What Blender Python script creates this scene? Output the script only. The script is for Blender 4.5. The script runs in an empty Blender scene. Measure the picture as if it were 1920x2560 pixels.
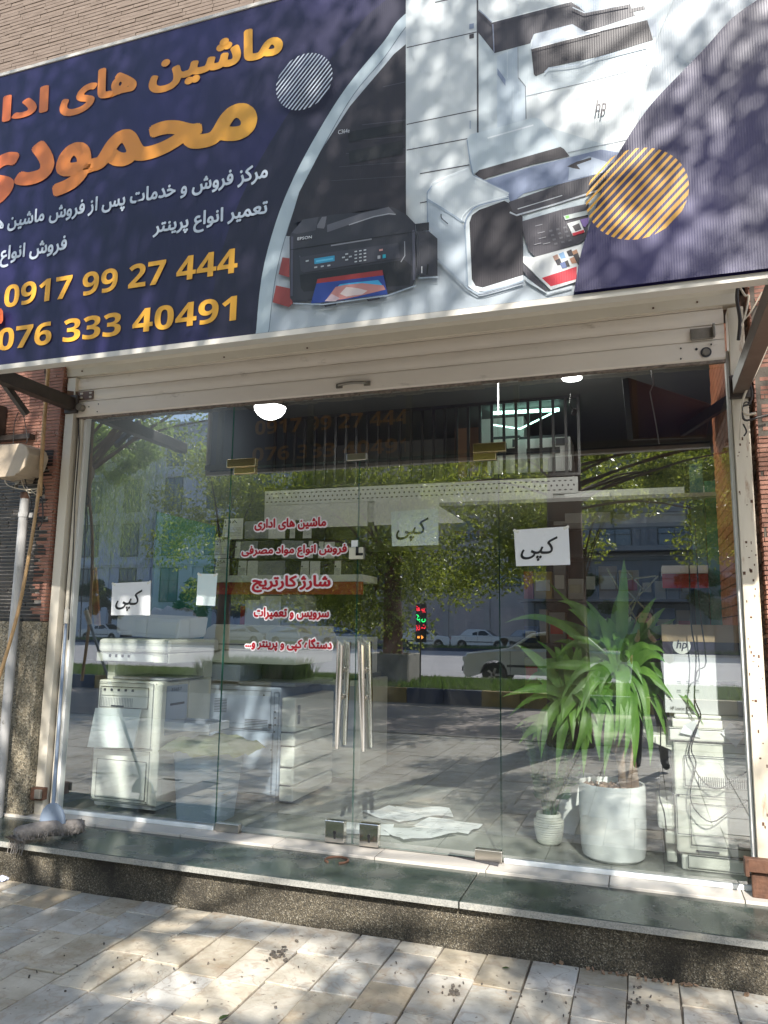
import bpy, bmesh, math, random
import numpy as np
from mathutils import Vector, Matrix, Euler
R = math.radians
random.seed(7)
S = bpy.context.scene
COL = S.collection

# ------------------------------------------------------------------ camera, world, sun, exposure
CAMPOS = Vector((0, -4.2, 1.45)); FPX = 1900.0
yw, pt, rl = R(18.78), R(8.6), R(0.838)
FW = Vector((-math.sin(yw)*math.cos(pt), math.cos(yw)*math.cos(pt), math.sin(pt)))
r0 = Vector((math.cos(yw), math.sin(yw), 0)); u0 = r0.cross(FW)
RT = r0*math.cos(rl)+u0*math.sin(rl); UP = -r0*math.sin(rl)+u0*math.cos(rl)
cd = bpy.data.cameras.new('camera'); cam = bpy.data.objects.new('camera', cd); COL.objects.link(cam)
m3 = Matrix((RT, UP, -FW)).transposed(); cam.matrix_world = Matrix.Translation(CAMPOS) @ m3.to_4x4()
cd.sensor_fit = 'VERTICAL'; cd.sensor_height = 32.0; cd.lens = 32.0*FPX/2560.0
cd.clip_start = 0.02; cd.clip_end = 600
S.camera = cam
SUN = Vector((0.2525, -0.758, 0.602)).normalized()
w = bpy.data.worlds.new('World'); S.world = w; w.use_nodes = True
wn = w.node_tree; bg = wn.nodes['Background']; sk = wn.nodes.new('ShaderNodeTexSky'); sk.sky_type = 'NISHITA'
sk.sun_disc = False; sk.sun_elevation = math.asin(SUN.z); sk.sun_rotation = math.atan2(SUN.x, SUN.y)
wn.links.new(sk.outputs[0], bg.inputs[0]); bg.inputs[1].default_value = 0.15
sl = bpy.data.lights.new('sun', 'SUN'); sl.energy = 4.4; sl.angle = R(0.53); sl.color = (1, .95, .87)
so = bpy.data.objects.new('sun', sl); COL.objects.link(so); so.rotation_euler = SUN.to_track_quat('Z', 'Y').to_euler(); so.location = (6, -20, 20)
S.view_settings.view_transform = 'Standard'; S.view_settings.look = 'None'; S.view_settings.gamma = 1
S.view_settings.exposure = 1.1
S.render.engine = 'CYCLES'
S.cycles.max_bounces = 8; S.cycles.transparent_max_bounces = 24; S.cycles.diffuse_bounces = 4; S.cycles.glossy_bounces = 4
S.cycles.caustics_reflective = False; S.cycles.use_denoising = True; S.cycles.sample_clamp_indirect = 6

# ------------------------------------------------------------------ pixel -> plane
def ray(px, py): return RT*(px-960)/FPX - UP*(py-1280)/FPX + FW
def onY(px, py, Y=0.0):
    d = ray(px, py); return CAMPOS + d*((Y-CAMPOS.y)/d.y)
def onZ(px, py, Z=0.0):
    d = ray(px, py); return CAMPOS + d*((Z-CAMPOS.z)/d.z)
KD = 1920/1659

# ------------------------------------------------------------------ materials
MATS = {}
def N(nt, t, **k):
    n = nt.nodes.new(t)
    for a, b in k.items():
        if a in n.inputs: n.inputs[a].default_value = b
        else: setattr(n, a, b)
    return n
def c4(c): return (c[0], c[1], c[2], 1)
def mat(name, col, rough=.5, metal=0, var=0, vs=4, bump=0, bs=60, emis=0, col2=None, rnd=0, trl=0, dirt=None, coat=0, stretch=None, spec=.5, alpha=1, ior=None):
    if name in MATS: return MATS[name]
    m = bpy.data.materials.new(name); MATS[name] = m; m.use_nodes = True; nt = m.node_tree
    p = nt.nodes['Principled BSDF']; p.inputs['Base Color'].default_value = c4(col); p.inputs['Roughness'].default_value = rough
    p.inputs['Metallic'].default_value = metal; p.inputs['Specular IOR Level'].default_value = spec
    if coat: p.inputs['Coat Weight'].default_value = coat; p.inputs['Coat Roughness'].default_value = .08
    tc = N(nt, 'ShaderNodeTexCoord'); mp = N(nt, 'ShaderNodeMapping'); nt.links.new(tc.outputs['Object'], mp.inputs[0])
    if stretch: mp.inputs['Scale'].default_value = stretch
    out = None
    if rnd:
        oi = N(nt, 'ShaderNodeObjectInfo'); vm = N(nt, 'ShaderNodeVectorMath', operation='SCALE'); vm.inputs[0].default_value = (37, 17, 5)
        nt.links.new(oi.outputs['Random'], vm.inputs['Scale']); nt.links.new(vm.outputs[0], mp.inputs['Location'])
    if var or col2:
        nz = N(nt, 'ShaderNodeTexNoise'); nz.inputs['Scale'].default_value = vs; nz.inputs['Detail'].default_value = 6; nz.inputs['Roughness'].default_value = .65
        nt.links.new(mp.outputs[0], nz.inputs['Vector'])
        rp = N(nt, 'ShaderNodeValToRGB'); rp.color_ramp.elements[0].position = .33; rp.color_ramp.elements[1].position = .68
        a = [max(0, x*(1-var)) for x in col]; b = col2 or [min(1, x*(1+var)) for x in col]
        rp.color_ramp.elements[0].color = c4(a if not col2 else col); rp.color_ramp.elements[1].color = c4(b)
        nt.links.new(nz.outputs['Fac'], rp.inputs[0]); out = rp.outputs[0]
    if dirt:
        dcol, ds, lo, hi = dirt
        nz = N(nt, 'ShaderNodeTexNoise'); nz.inputs['Scale'].default_value = ds; nz.inputs['Detail'].default_value = 8; nz.inputs['Roughness'].default_value = .7
        nt.links.new(mp.outputs[0], nz.inputs['Vector']); mr = N(nt, 'ShaderNodeMapRange'); mr.inputs[1].default_value = lo; mr.inputs[2].default_value = hi
        nt.links.new(nz.outputs['Fac'], mr.inputs[0]); mx = N(nt, 'ShaderNodeMix', data_type='RGBA'); nt.links.new(mr.outputs[0], mx.inputs[0])
        if out: nt.links.new(out, mx.inputs[6])
        else: mx.inputs[6].default_value = c4(col)
        mx.inputs[7].default_value = c4(dcol); out = mx.outputs[2]
    if rnd:
        hs = N(nt, 'ShaderNodeHueSaturation'); mr = N(nt, 'ShaderNodeMapRange'); mr.inputs[3].default_value = 1-rnd; mr.inputs[4].default_value = 1+rnd
        nt.links.new(oi.outputs['Random'], mr.inputs[0]); nt.links.new(mr.outputs[0], hs.inputs['Value'])
        if out: nt.links.new(out, hs.inputs['Color'])
        else: hs.inputs['Color'].default_value = c4(col)
        out = hs.outputs[0]
    if out: nt.links.new(out, p.inputs['Base Color'])
    if bump:
        nz = N(nt, 'ShaderNodeTexNoise'); nz.inputs['Scale'].default_value = bs; nz.inputs['Detail'].default_value = 5; nt.links.new(mp.outputs[0], nz.inputs['Vector'])
        bp = N(nt, 'ShaderNodeBump'); bp.inputs['Strength'].default_value = bump; bp.inputs['Distance'].default_value = .01
        nt.links.new(nz.outputs['Fac'], bp.inputs['Height']); nt.links.new(bp.outputs[0], p.inputs['Normal'])
    if emis: p.inputs['Emission Color'].default_value = c4(col); p.inputs['Emission Strength'].default_value = emis
    if trl:
        tr = N(nt, 'ShaderNodeBsdfTranslucent'); ms = N(nt, 'ShaderNodeMixShader'); ms.inputs[0].default_value = trl
        if out: nt.links.new(out, tr.inputs[0])
        else: tr.inputs[0].default_value = c4(col)
        nt.links.new(p.outputs[0], ms.inputs[1]); nt.links.new(tr.outputs[0], ms.inputs[2])
        nt.links.new(ms.outputs[0], nt.nodes['Material Output'].inputs[0])
    return m
def glassmat(name, tint, refl, ior=1.55):
    m = bpy.data.materials.new(name); MATS[name] = m; m.use_nodes = True; nt = m.node_tree
    for n in list(nt.nodes):
        if n.type == 'BSDF_PRINCIPLED': nt.nodes.remove(n)
    t = N(nt, 'ShaderNodeBsdfTransparent'); t.inputs[0].default_value = c4(tint)
    g = N(nt, 'ShaderNodeBsdfGlossy'); g.inputs['Roughness'].default_value = 0.0; g.inputs[0].default_value = (.95, .98, 1, 1)
    ms = N(nt, 'ShaderNodeMixShader')
    if refl:
        lw = N(nt, 'ShaderNodeLayerWeight'); lw.inputs['Blend'].default_value = .5   # same from both sides: facing = 1-|cos|
        pw = N(nt, 'ShaderNodeMath', operation='POWER'); pw.inputs[1].default_value = 4; nt.links.new(lw.outputs['Facing'], pw.inputs[0])
        mr = N(nt, 'ShaderNodeMath', operation='MULTIPLY_ADD'); mr.inputs[1].default_value = 1-refl; mr.inputs[2].default_value = refl; mr.use_clamp = True
        nt.links.new(pw.outputs[0], mr.inputs[0]); nt.links.new(mr.outputs[0], ms.inputs[0])
    else: ms.inputs[0].default_value = 0
    nt.links.new(t.outputs[0], ms.inputs[1]); nt.links.new(g.outputs[0], ms.inputs[2]); last = ms
    if refl:   # thin film of dust and wiped smears
        tc = N(nt, 'ShaderNodeTexCoord'); mp = N(nt, 'ShaderNodeMapping'); mp.inputs['Scale'].default_value = (2.2, 1, .9); mp.inputs['Rotation'].default_value = (0, .5, 0); nt.links.new(tc.outputs['Object'], mp.inputs[0])
        nz = N(nt, 'ShaderNodeTexNoise'); nz.inputs['Scale'].default_value = 2.2; nz.inputs['Detail'].default_value = 9; nz.inputs['Roughness'].default_value = .72; nz.inputs['Distortion'].default_value = .8; nt.links.new(mp.outputs[0], nz.inputs['Vector'])
        mr2 = N(nt, 'ShaderNodeMapRange'); mr2.inputs[1].default_value = .42; mr2.inputs[2].default_value = .8; mr2.inputs[3].default_value = .004; mr2.inputs[4].default_value = .035; nt.links.new(nz.outputs['Fac'], mr2.inputs[0])
        df = N(nt, 'ShaderNodeBsdfDiffuse'); df.inputs[0].default_value = (.6, .62, .6, 1); m5 = N(nt, 'ShaderNodeMixShader'); nt.links.new(mr2.outputs[0], m5.inputs[0]); nt.links.new(ms.outputs[0], m5.inputs[1]); nt.links.new(df.outputs[0], m5.inputs[2]); last = m5
    nt.links.new(last.outputs[0], nt.nodes['Material Output'].inputs[0])
    return m
GF = glassmat('window_glass_front', (.96, .98, .97), .28)
GBk = glassmat('window_glass_inner', (.97, 1, .99), 0)
GE = mat('glass_edge', (.03, .16, .13), .15)

def paving_mat():
    m = mat('paving_marble', (.36, .325, .265), .45, var=.1, vs=4.5, col2=(.60, .57, .51), rnd=.13, dirt=((.27, .19, .11), 5, .55, .78), bump=.25, bs=35)
    nt = m.node_tree; p = nt.nodes['Principled BSDF']
    src = p.inputs['Base Color'].links[0].from_socket
    oi = N(nt, 'ShaderNodeObjectInfo'); sb = N(nt, 'ShaderNodeMath', operation='MULTIPLY'); sb.inputs[1].default_value = 7.31
    fr = N(nt, 'ShaderNodeMath', operation='FRACT'); nt.links.new(oi.outputs['Random'], sb.inputs[0]); nt.links.new(sb.outputs[0], fr.inputs[0])
    rp = N(nt, 'ShaderNodeValToRGB'); rp.color_ramp.interpolation = 'CONSTANT'; e = rp.color_ramp.elements
    e[0].color = (1, 1, 1, 1); e[1].position = .3; e[1].color = (1.0, .93, .8, 1)
    for ps, c in ((.52, (.9, .93, .95, 1)), (.78, (1.0, .84, .62, 1)), (.86, (1, .97, .9, 1))):
        x = e.new(ps); x.color = c
    nt.links.new(fr.outputs[0], rp.inputs[0]); mx = N(nt, 'ShaderNodeMix', data_type='RGBA', blend_type='MULTIPLY'); mx.inputs[0].default_value = .8
    nt.links.new(src, mx.inputs[6]); nt.links.new(rp.outputs[0], mx.inputs[7])
    # veins
    tc = N(nt, 'ShaderNodeTexCoord'); mp = N(nt, 'ShaderNodeMapping'); nt.links.new(tc.outputs['Object'], mp.inputs[0])
    vm = N(nt, 'ShaderNodeVectorMath', operation='SCALE'); vm.inputs[0].default_value = (91, 57, 5); nt.links.new(oi.outputs['Random'], vm.inputs['Scale']); nt.links.new(vm.outputs[0], mp.inputs['Location'])
    wv = N(nt, 'ShaderNodeTexNoise'); wv.inputs['Scale'].default_value = 5; wv.inputs['Detail'].default_value = 9; wv.inputs['Distortion'].default_value = 1.6
    nt.links.new(mp.outputs[0], wv.inputs['Vector'])
    rr = N(nt, 'ShaderNodeValToRGB'); ee = rr.color_ramp.elements; ee[0].position = .47; ee[0].color = (0, 0, 0, 1); ee[1].position = .5; ee[1].color = (1, 1, 1, 1)
    x = ee.new(.53); x.color = (0, 0, 0, 1)
    nt.links.new(wv.outputs['Fac'], rr.inputs[0]); ml = N(nt, 'ShaderNodeMath', operation='MULTIPLY'); ml.inputs[1].default_value = .6; nt.links.new(rr.outputs[0], ml.inputs[0])
    m2 = N(nt, 'ShaderNodeMix', data_type='RGBA'); nt.links.new(ml.outputs[0], m2.inputs[0]); nt.links.new(mx.outputs[2], m2.inputs[6]); m2.inputs[7].default_value = (.34, .26, .19, 1)
    # small dark pits
    vo = N(nt, 'ShaderNodeTexNoise'); vo.inputs['Scale'].default_value = 34; vo.inputs['Detail'].default_value = 3; nt.links.new(mp.outputs[0], vo.inputs['Vector'])
    mr = N(nt, 'ShaderNodeMapRange'); mr.inputs[1].default_value = .66; mr.inputs[2].default_value = .72; nt.links.new(vo.outputs['Fac'], mr.inputs[0])
    m4 = N(nt, 'ShaderNodeMix', data_type='RGBA'); nt.links.new(mr.outputs[0], m4.inputs[0]); nt.links.new(m2.outputs[2], m4.inputs[6]); m4.inputs[7].default_value = (.16, .13, .1, 1)
    nt.links.new(m4.outputs[2], p.inputs['Base Color'])
    return m
PAVE = paving_mat()
def speckle(name, cols, scale, rough, bump, dirt=None, drop=None):
    m = mat(name, cols[0], rough); nt = m.node_tree; p = nt.nodes['Principled BSDF']
    tc = N(nt, 'ShaderNodeTexCoord'); vo = N(nt, 'ShaderNodeTexVoronoi'); vo.inputs['Scale'].default_value = scale; nt.links.new(tc.outputs['Object'], vo.inputs['Vector'])
    sp = N(nt, 'ShaderNodeSeparateColor'); nt.links.new(vo.outputs['Color'], sp.inputs[0])
    rp = N(nt, 'ShaderNodeValToRGB'); e = rp.color_ramp.elements; e[0].color = c4(cols[0]); e[1].color = c4(cols[-1])
    for i, c in enumerate(cols[1:-1]): x = e.new((i+1)/(len(cols)-1)); x.color = c4(c)
    nt.links.new(sp.outputs[0], rp.inputs[0]); out = rp.outputs[0]
    if dirt:
        nz = N(nt, 'ShaderNodeTexNoise'); nz.inputs['Scale'].default_value = dirt[1]; nz.inputs['Detail'].default_value = 8; nt.links.new(tc.outputs['Object'], nz.inputs['Vector'])
        mr = N(nt, 'ShaderNodeMapRange'); mr.inputs[1].default_value = dirt[2]; mr.inputs[2].default_value = dirt[3]; nt.links.new(nz.outputs['Fac'], mr.inputs[0])
        mx = N(nt, 'ShaderNodeMix', data_type='RGBA'); nt.links.new(mr.outputs[0], mx.inputs[0]); nt.links.new(out, mx.inputs[6]); mx.inputs[7].default_value = c4(dirt[0]); out = mx.outputs[2]
        m3_ = N(nt, 'ShaderNodeMapRange'); m3_.inputs[3].default_value = rough; m3_.inputs[4].default_value = min(1, rough+.35); nt.links.new(mr.outputs[0], m3_.inputs[0]); nt.links.new(m3_.outputs[0], p.inputs['Roughness'])
    nt.links.new(out, p.inputs['Base Color'])
    if bump:
        bp = N(nt, 'ShaderNodeBump'); bp.inputs['Strength'].default_value = bump; bp.inputs['Distance'].default_value = .006
        nt.links.new(vo.outputs['Distance'], bp.inputs['Height']); nt.links.new(bp.outputs[0], p.inputs['Normal'])
    return m
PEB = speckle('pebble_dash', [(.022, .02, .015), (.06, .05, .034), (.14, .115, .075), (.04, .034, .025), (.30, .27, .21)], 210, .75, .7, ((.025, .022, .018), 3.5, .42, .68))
GRN = speckle('dark_green_granite', [(.018, .03, .026), (.035, .052, .045), (.075, .09, .08), (.016, .026, .022)], 210, .16, 0, ((.14, .14, .12), 5, .45, .8))
GRE = speckle('granite_edge', [(.2, .2, .185), (.29, .285, .26), (.35, .34, .31)], 220, .6, .2, ((.42, .39, .32), 9, .55, .7))
PEBW = speckle('pebble_dado', [(.09, .08, .06), (.2, .17, .12), (.3, .25, .17), (.4, .36, .28)], 110, .8, .8, ((.09, .085, .07), 3, .5, .75))

WHITEP = mat('cream_paint', (.66, .60, .50), .42, var=.05, vs=3, dirt=((.33, .26, .17), 6, .66, .85), bump=.03, bs=25)
CREAM2 = mat('shutter_paint', (.78, .70, .61), .4, var=.06, vs=2, dirt=((.38, .31, .24), 7, .62, .8), stretch=(.6, 1, 2))
RUST = mat('rusty_steel', (.10, .045, .025), .7, var=.5, vs=14, bump=.3, bs=60)
BSTEEL = mat('brown_steel', (.045, .034, .028), .5, var=.3, vs=8, dirt=((.2, .17, .13), 22, .66, .72))
STEELB = mat('bare_plate', (.26, .235, .2), .45, .6, var=.2, vs=12)
CHROME = mat('polished_steel', (.72, .68, .62), .12, 1, var=.05, vs=5)
SATIN = mat('satin_steel', (.58, .54, .48), .28, 1)
BRASSY = mat('gold_steel', (.72, .58, .32), .2, 1)
BLACK = mat('black_plastic', (.015, .015, .017), .4)
DGREY = mat('dark_grey', (.05, .05, .055), .5)
GREY = mat('grey_plastic', (.30, .31, .33), .5, var=.06)
COPY = mat('ivory_plastic', (.74, .73, .65), .4, var=.04, vs=3)
COPY2 = mat('ivory_panel', (.78, .77, .71), .42, var=.03)
BLUEG = mat('blue_grey_panel', (.40, .45, .55), .45, var=.05, vs=2)
CREAMP = mat('warm_ivory_plastic', (.60, .57, .45), .42, var=.04)
WH = mat('white_laminate', (.80, .80, .78), .5, var=.04, vs=2)
PAPER = mat('paper', (.87, .88, .90), .7, trl=.25)
INK = mat('black_ink', (.01, .01, .012), .6)
REDV = mat('red_vinyl', (.42, .006, .02), .35)
WHV = mat('white_vinyl', (.82, .78, .80), .4)
BRK = mat('red_brick', (.26, .115, .08), .75, col2=(.38, .19, .135), vs=12, dirt=((.55, .42, .34), 5, .6, .8), bump=.3, bs=80)
BRKB = mat('black_painted_brick', (.018, .015, .013), .5, col2=(.04, .035, .03), vs=10, dirt=((.3, .28, .26), 16, .68, .75), bump=.3, bs=80)
BRKU = mat('beige_brick', (.11, .08, .06), .8, col2=(.19, .145, .115), vs=7, bump=.3, bs=70, stretch=(1, 1, 8))
MORT = mat('mortar', (.13, .11, .09), .95, bump=.3)
MORTW = mat('mortar_pale', (.17, .135, .11), .95, bump=.3)
BRKI = mat('orange_brick', (.52, .18, .08), .6, var=.2, vs=8, rnd=.18, bump=.2)
BAM = mat('bamboo', (.42, .26, .12), .5, var=.3, vs=10)
WOOD = mat('brown_bark', (.12, .07, .045), .95, var=.4, vs=7, bump=1, bs=22, stretch=(1, 1, .25))
BARK2 = mat('red_painted_bark', (.2, .085, .055), .9, var=.4, vs=6, bump=.8, bs=25, stretch=(1, 1, .3))
LEAF = mat('tree_leaf', (.08, .14, .02), .35, col2=(.54, .58, .08), vs=13, trl=.62)  # sunlit and shaded leaf speckle put into the colour as strong noise
NOTE2 = mat('white_notice', (.93, .94, .93), .6)
TAPE = mat('clear_tape', (.75, .74, .66), .2)
LEAF2 = mat('willow_leaf', (.14, .24, .05), .4, col2=(.46, .58, .14), vs=5, trl=.5)
LEAF3 = mat('dark_leaf', (.05, .085, .025), .55, col2=(.08, .12, .03), vs=1.5, trl=.35)
YUC = mat('yucca_leaf', (.08, .21, .03), .42, col2=(.19, .36, .06), vs=8, trl=.35, stretch=(1, 1, .3), dirt=((.30, .26, .10), 9, .66, .74))
ZZL = mat('zz_leaf', (.045, .10, .035), .25, var=.3)
CER = mat('white_ceramic', (.82, .82, .81), .22, var=.03)
CER2 = mat('ribbed_white_ceramic', (.66, .66, .60), .5, var=.08, vs=9)
TRK = mat('yucca_bark', (.26, .17, .11), .85, var=.35, vs=12, bump=.8, bs=40)
STONE = mat('pot_gravel', (.35, .24, .18), .8, var=.6, vs=30)
ITILE = mat('shop_floor_tile', (.38, .375, .35), .2, var=.08, vs=2, rnd=.06)
THR = mat('threshold_tile', (.52, .48, .43), .35, var=.06, vs=3, dirt=((.3, .26, .2), 12, .6, .8))
WALLI = mat('shop_wall_paint', (.10, .12, .145), .7, var=.05, vs=1)
CEIL = mat('shop_ceiling_paint', (.13, .13, .125), .8)
RAIL = mat('railing_black', (.02, .018, .018), .4)
ORG = mat('terracotta_paint', (.36, .19, .11), .7)
REDP = mat('red_panel', (.48, .03, .02), .4)
ASPH = mat('asphalt', (.33, .285, .255), .9, var=.12, vs=1.3, bump=.5, bs=90, dirt=((.2, .17, .155), 2.2, .58, .75))
ROAD = mat('main_road', (.36, .35, .35), .85, var=.08, vs=.4, bump=.3, bs=60)
KBLUE = mat('kerb_blue', (.02, .035, .08), .7, var=.3); KYEL = mat('kerb_yellow', (.24, .16, .03), .7, var=.3)
SOIL = mat('median_soil', (.16, .13, .09), .95, var=.4, vs=3)
GRASS = mat('grass_blade', (.09, .17, .03), .6, col2=(.14, .22, .04), vs=2, trl=.4)
CONC = mat('concrete', (.30, .28, .25), .85, var=.15, vs=5, bump=.3)
BLD = mat('pale_blue_stone', (.50, .54, .62), .7, var=.06, vs=.5)
BLD2 = mat('pinkish_render', (.46, .41, .40), .8, var=.08, vs=.4)
BLD3 = mat('grey_shop_wall', (.22, .23, .25), .8, var=.1, vs=.4)
WFR = mat('dark_window_frame', (.02, .025, .03), .4); WPN = mat('window_pane', (.10, .14, .19), .08)
CWH = mat('car_white', (.68, .68, .67), .25, coat=.6); CBL = mat('car_silver_blue', (.28, .33, .42), .25, .3, coat=.6); CGR = mat('car_grey', (.35, .36, .38), .25, .3, coat=.6)
TYRE = mat('tyre_rubber', (.018, .018, .018), .85); RIMM = mat('wheel_rim', (.35, .35, .36), .3, .9); CGL = mat('car_window', (.02, .025, .03), .05)
LGT = mat('headlamp', (.7, .72, .75), .1); TLG = mat('tail_lamp', (.4, .02, .02), .2)
LIT = mat('lamp_light', (1, .98, .95), emis=7); LITG = mat('tube_light', (.55, 1, .85), emis=3)
SKIN = mat('skin', (.45, .27, .19), .5); CLOTH = mat('black_clothes', (.018, .018, .02), .85, bump=.2); HAIR = mat('black_hair', (.012, .01, .01), .5)
CARD = mat('cardboard', (.42, .31, .2), .8, var=.1); BIN = mat('blue_grey_plastic', (.38, .47, .58), .4, var=.05, trl=.1)
CLOTHY = mat('yellow_green_cloth', (.36, .40, .20), .9, col2=(.52, .54, .36), vs=5, bump=.4); PBAG = mat('clear_plastic_bag', (.55, .60, .68), .2, trl=.4, bump=.5, bs=25)
GLASSG = mat('green_glass_edge', (.05, .22, .17), .1); GLT = mat('turquoise_glass', (.10, .20, .20), .08)
MOP = mat('mop_yarn', (.20, .18, .165), .95, var=.3, vs=25, bump=.6, bs=90); MOPB = mat('mop_blue_plastic', (.22, .27, .35), .45)
BEIGE = mat('dusty_beige_enamel', (.42, .34, .25), .5, var=.12, vs=5); PIPE = mat('grey_pipe', (.42, .41, .40), .5, var=.1, vs=6, dirt=((.15, .14, .12), 10, .62, .7))
WIREW = mat('dirty_white_wire', (.5, .43, .33), .5); WIREB = mat('dark_wire', (.03, .025, .022), .5)
NAVY = None

# ------------------------------------------------------------------ mesh building
class MB:
    def __init__(s): s.v = []; s.f = []; s.m = []; s.sm = False
    def add(s, vs, fs, mi=0):
        b = len(s.v); s.v += [tuple(v) for v in vs]; s.f += [tuple(i+b for i in f) for f in fs]; s.m += [mi]*len(fs); return s
    def box(s, x0, x1, y0, y1, z0, z1, mi=0):
        vs = [(x, y, z) for z in (z0, z1) for y in (y0, y1) for x in (x0, x1)]
        return s.add(vs, [(0, 2, 3, 1), (4, 5, 7, 6), (0, 1, 5, 4), (2, 6, 7, 3), (0, 4, 6, 2), (1, 3, 7, 5)], mi)
    def obox(s, c, size, rot=(0, 0, 0), mi=0):
        M = Euler(rot).to_matrix(); h = Vector(size)/2; c = Vector(c)
        vs = [c + M @ Vector((x*h.x, y*h.y, z*h.z)) for z in (-1, 1) for y in (-1, 1) for x in (-1, 1)]
        return s.add(vs, [(0, 2, 3, 1), (4, 5, 7, 6), (0, 1, 5, 4), (2, 6, 7, 3), (0, 4, 6, 2), (1, 3, 7, 5)], mi)
    def hexa(s, bot, top, mi=0):   # two loops of n points
        n = len(bot); return s.add(list(bot)+list(top), [tuple(reversed(range(n))), tuple(range(n, 2*n))]+[(i, (i+1) % n, n+(i+1) % n, n+i) for i in range(n)], mi)
    def beam(s, a, b, wd, ht, up=(0, 0, 1), mi=0):
        a = Vector(a); b = Vector(b); d = (b-a).normalized(); x = d.cross(Vector(up))
        if x.length < 1e-4: x = Vector((1, 0, 0))
        x = x.normalized(); y = x.cross(d)
        q = [(-1, -1), (1, -1), (1, 1), (-1, 1)]
        return s.hexa([a+x*wd/2*i+y*ht/2*j for i, j in q], [b+x*wd/2*i+y*ht/2*j for i, j in q], mi)
    def tube(s, pts, r, seg=8, cap=True, mi=0):
        pts = [Vector(p) for p in pts]; n = len(pts); rr = r if isinstance(r, (list, tuple)) else [r]*n
        vs = []; pu = None
        for i, p in enumerate(pts):
            t = (pts[min(i+1, n-1)]-pts[max(i-1, 0)]).normalized()
            if pu is None: u = t.orthogonal().normalized()
            else: u = (pu - t*pu.dot(t)); u = u.normalized() if u.length > 1e-5 else t.orthogonal().normalized()
            pu = u; v = t.cross(u)
            for k in range(seg):
                a = 2*math.pi*k/seg; vs.append(p+(u*math.cos(a)+v*math.sin(a))*rr[i])
        fs = [(i*seg+k, i*seg+(k+1) % seg, (i+1)*seg+(k+1) % seg, (i+1)*seg+k) for i in range(n-1) for k in range(seg)]
        if cap: fs += [tuple(reversed(range(seg))), tuple(range((n-1)*seg, n*seg))]
        return s.add(vs, fs, mi)
    def lathe(s, prof, c=(0, 0, 0), seg=32, sx=1, sy=1, mi=0, cap=True):
        c = Vector(c); vs = []
        for r, z in prof:
            for k in range(seg):
                a = 2*math.pi*k/seg; vs.append(c+Vector((r*math.cos(a)*sx, r*math.sin(a)*sy, z)))
        n = len(prof); fs = [(i*seg+k, i*seg+(k+1) % seg, (i+1)*seg+(k+1) % seg, (i+1)*seg+k) for i in range(n-1) for k in range(seg)]
        if cap: fs += [tuple(reversed(range(seg))), tuple(range((n-1)*seg, n*seg))]
        return s.add(vs, fs, mi)
    def prism(s, poly, axis, a, b, mi=0):   # poly 2D, extruded along axis x / y / z between a and b
        f = {'x': lambda p, t: (t, p[0], p[1]), 'y': lambda p, t: (p[0], t, p[1]), 'z': lambda p, t: (p[0], p[1], t)}[axis]
        return s.hexa([f(p, a) for p in poly], [f(p, b) for p in poly], mi)
    def build(s, name, m, parent=None, bevel=0, smooth=False, local=False, **tags):
        off = Vector((0, 0, 0))
        if parent is not None and not local: off = ROOT.get(parent.name, Vector((0, 0, 0)))
        me = bpy.data.meshes.new(name); me.from_pydata([(v[0]-off.x, v[1]-off.y, v[2]-off.z) for v in s.v], [], s.f)
        ml = m if isinstance(m, (list, tuple)) else [m]
        for x in ml: me.materials.append(x)
        if len(ml) > 1: me.polygons.foreach_set('material_index', s.m)
        if not s.flat_ok(): pass
        bm = bmesh.new(); bm.from_mesh(me); bmesh.ops.recalc_face_normals(bm, faces=bm.faces); bm.to_mesh(me); bm.free()
        if smooth: me.polygons.foreach_set('use_smooth', [True]*len(me.polygons)); me.set_sharp_from_angle(angle=R(38))
        o = bpy.data.objects.new(name, me); COL.objects.link(o)
        if parent is not None: o.parent = parent; ROOT[o.name] = off
        if bevel: bv = o.modifiers.new('b', 'BEVEL'); bv.width = bevel; bv.segments = 2; bv.limit_method = 'ANGLE'
        for k, v in tags.items():
            if v: o[k] = v
        return o
    def flat_ok(s): return True
ROOT = {}
def thing(name, label, cat, loc=(0, 0, 0), group=None, rz=0):
    o = bpy.data.objects.new(name, None); COL.objects.link(o); o.location = loc; o.rotation_euler = (0, 0, rz); o.empty_display_size = .1
    o['label'] = label; o['category'] = cat
    if group: o['group'] = group
    ROOT[o.name] = Vector(loc); return o
def struct(name, mb, m, parent=None, kind='structure', **k):
    o = mb.build(name, m, parent, **k)
    if parent is None or kind == 'stuff': o['kind'] = kind
    return o
def part(p, name, m, x0, x1, y0, y1, z0, z1, bevel=0, **k):
    return MB().box(x0, x1, y0, y1, z0, z1).build(name, m, p, bevel=bevel, **k)
def npmesh(name, verts, nper, m, parent=None, quads=True):
    """many separate faces of nper verts each"""
    n = len(verts)//nper; me = bpy.data.meshes.new(name); me.vertices.add(len(verts)); me.vertices.foreach_set('co', np.asarray(verts, dtype=np.float32).ravel())
    me.loops.add(len(verts)); me.loops.foreach_set('vertex_index', np.arange(len(verts), dtype=np.int32))
    me.polygons.add(n); me.polygons.foreach_set('loop_start', np.arange(n, dtype=np.int32)*nper); me.update(); me.validate()
    me.materials.append(m); o = bpy.data.objects.new(name, me); COL.objects.link(o)
    if parent is not None: o.parent = parent; ROOT[o.name] = ROOT.get(parent.name, Vector((0, 0, 0)))
    return o

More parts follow.
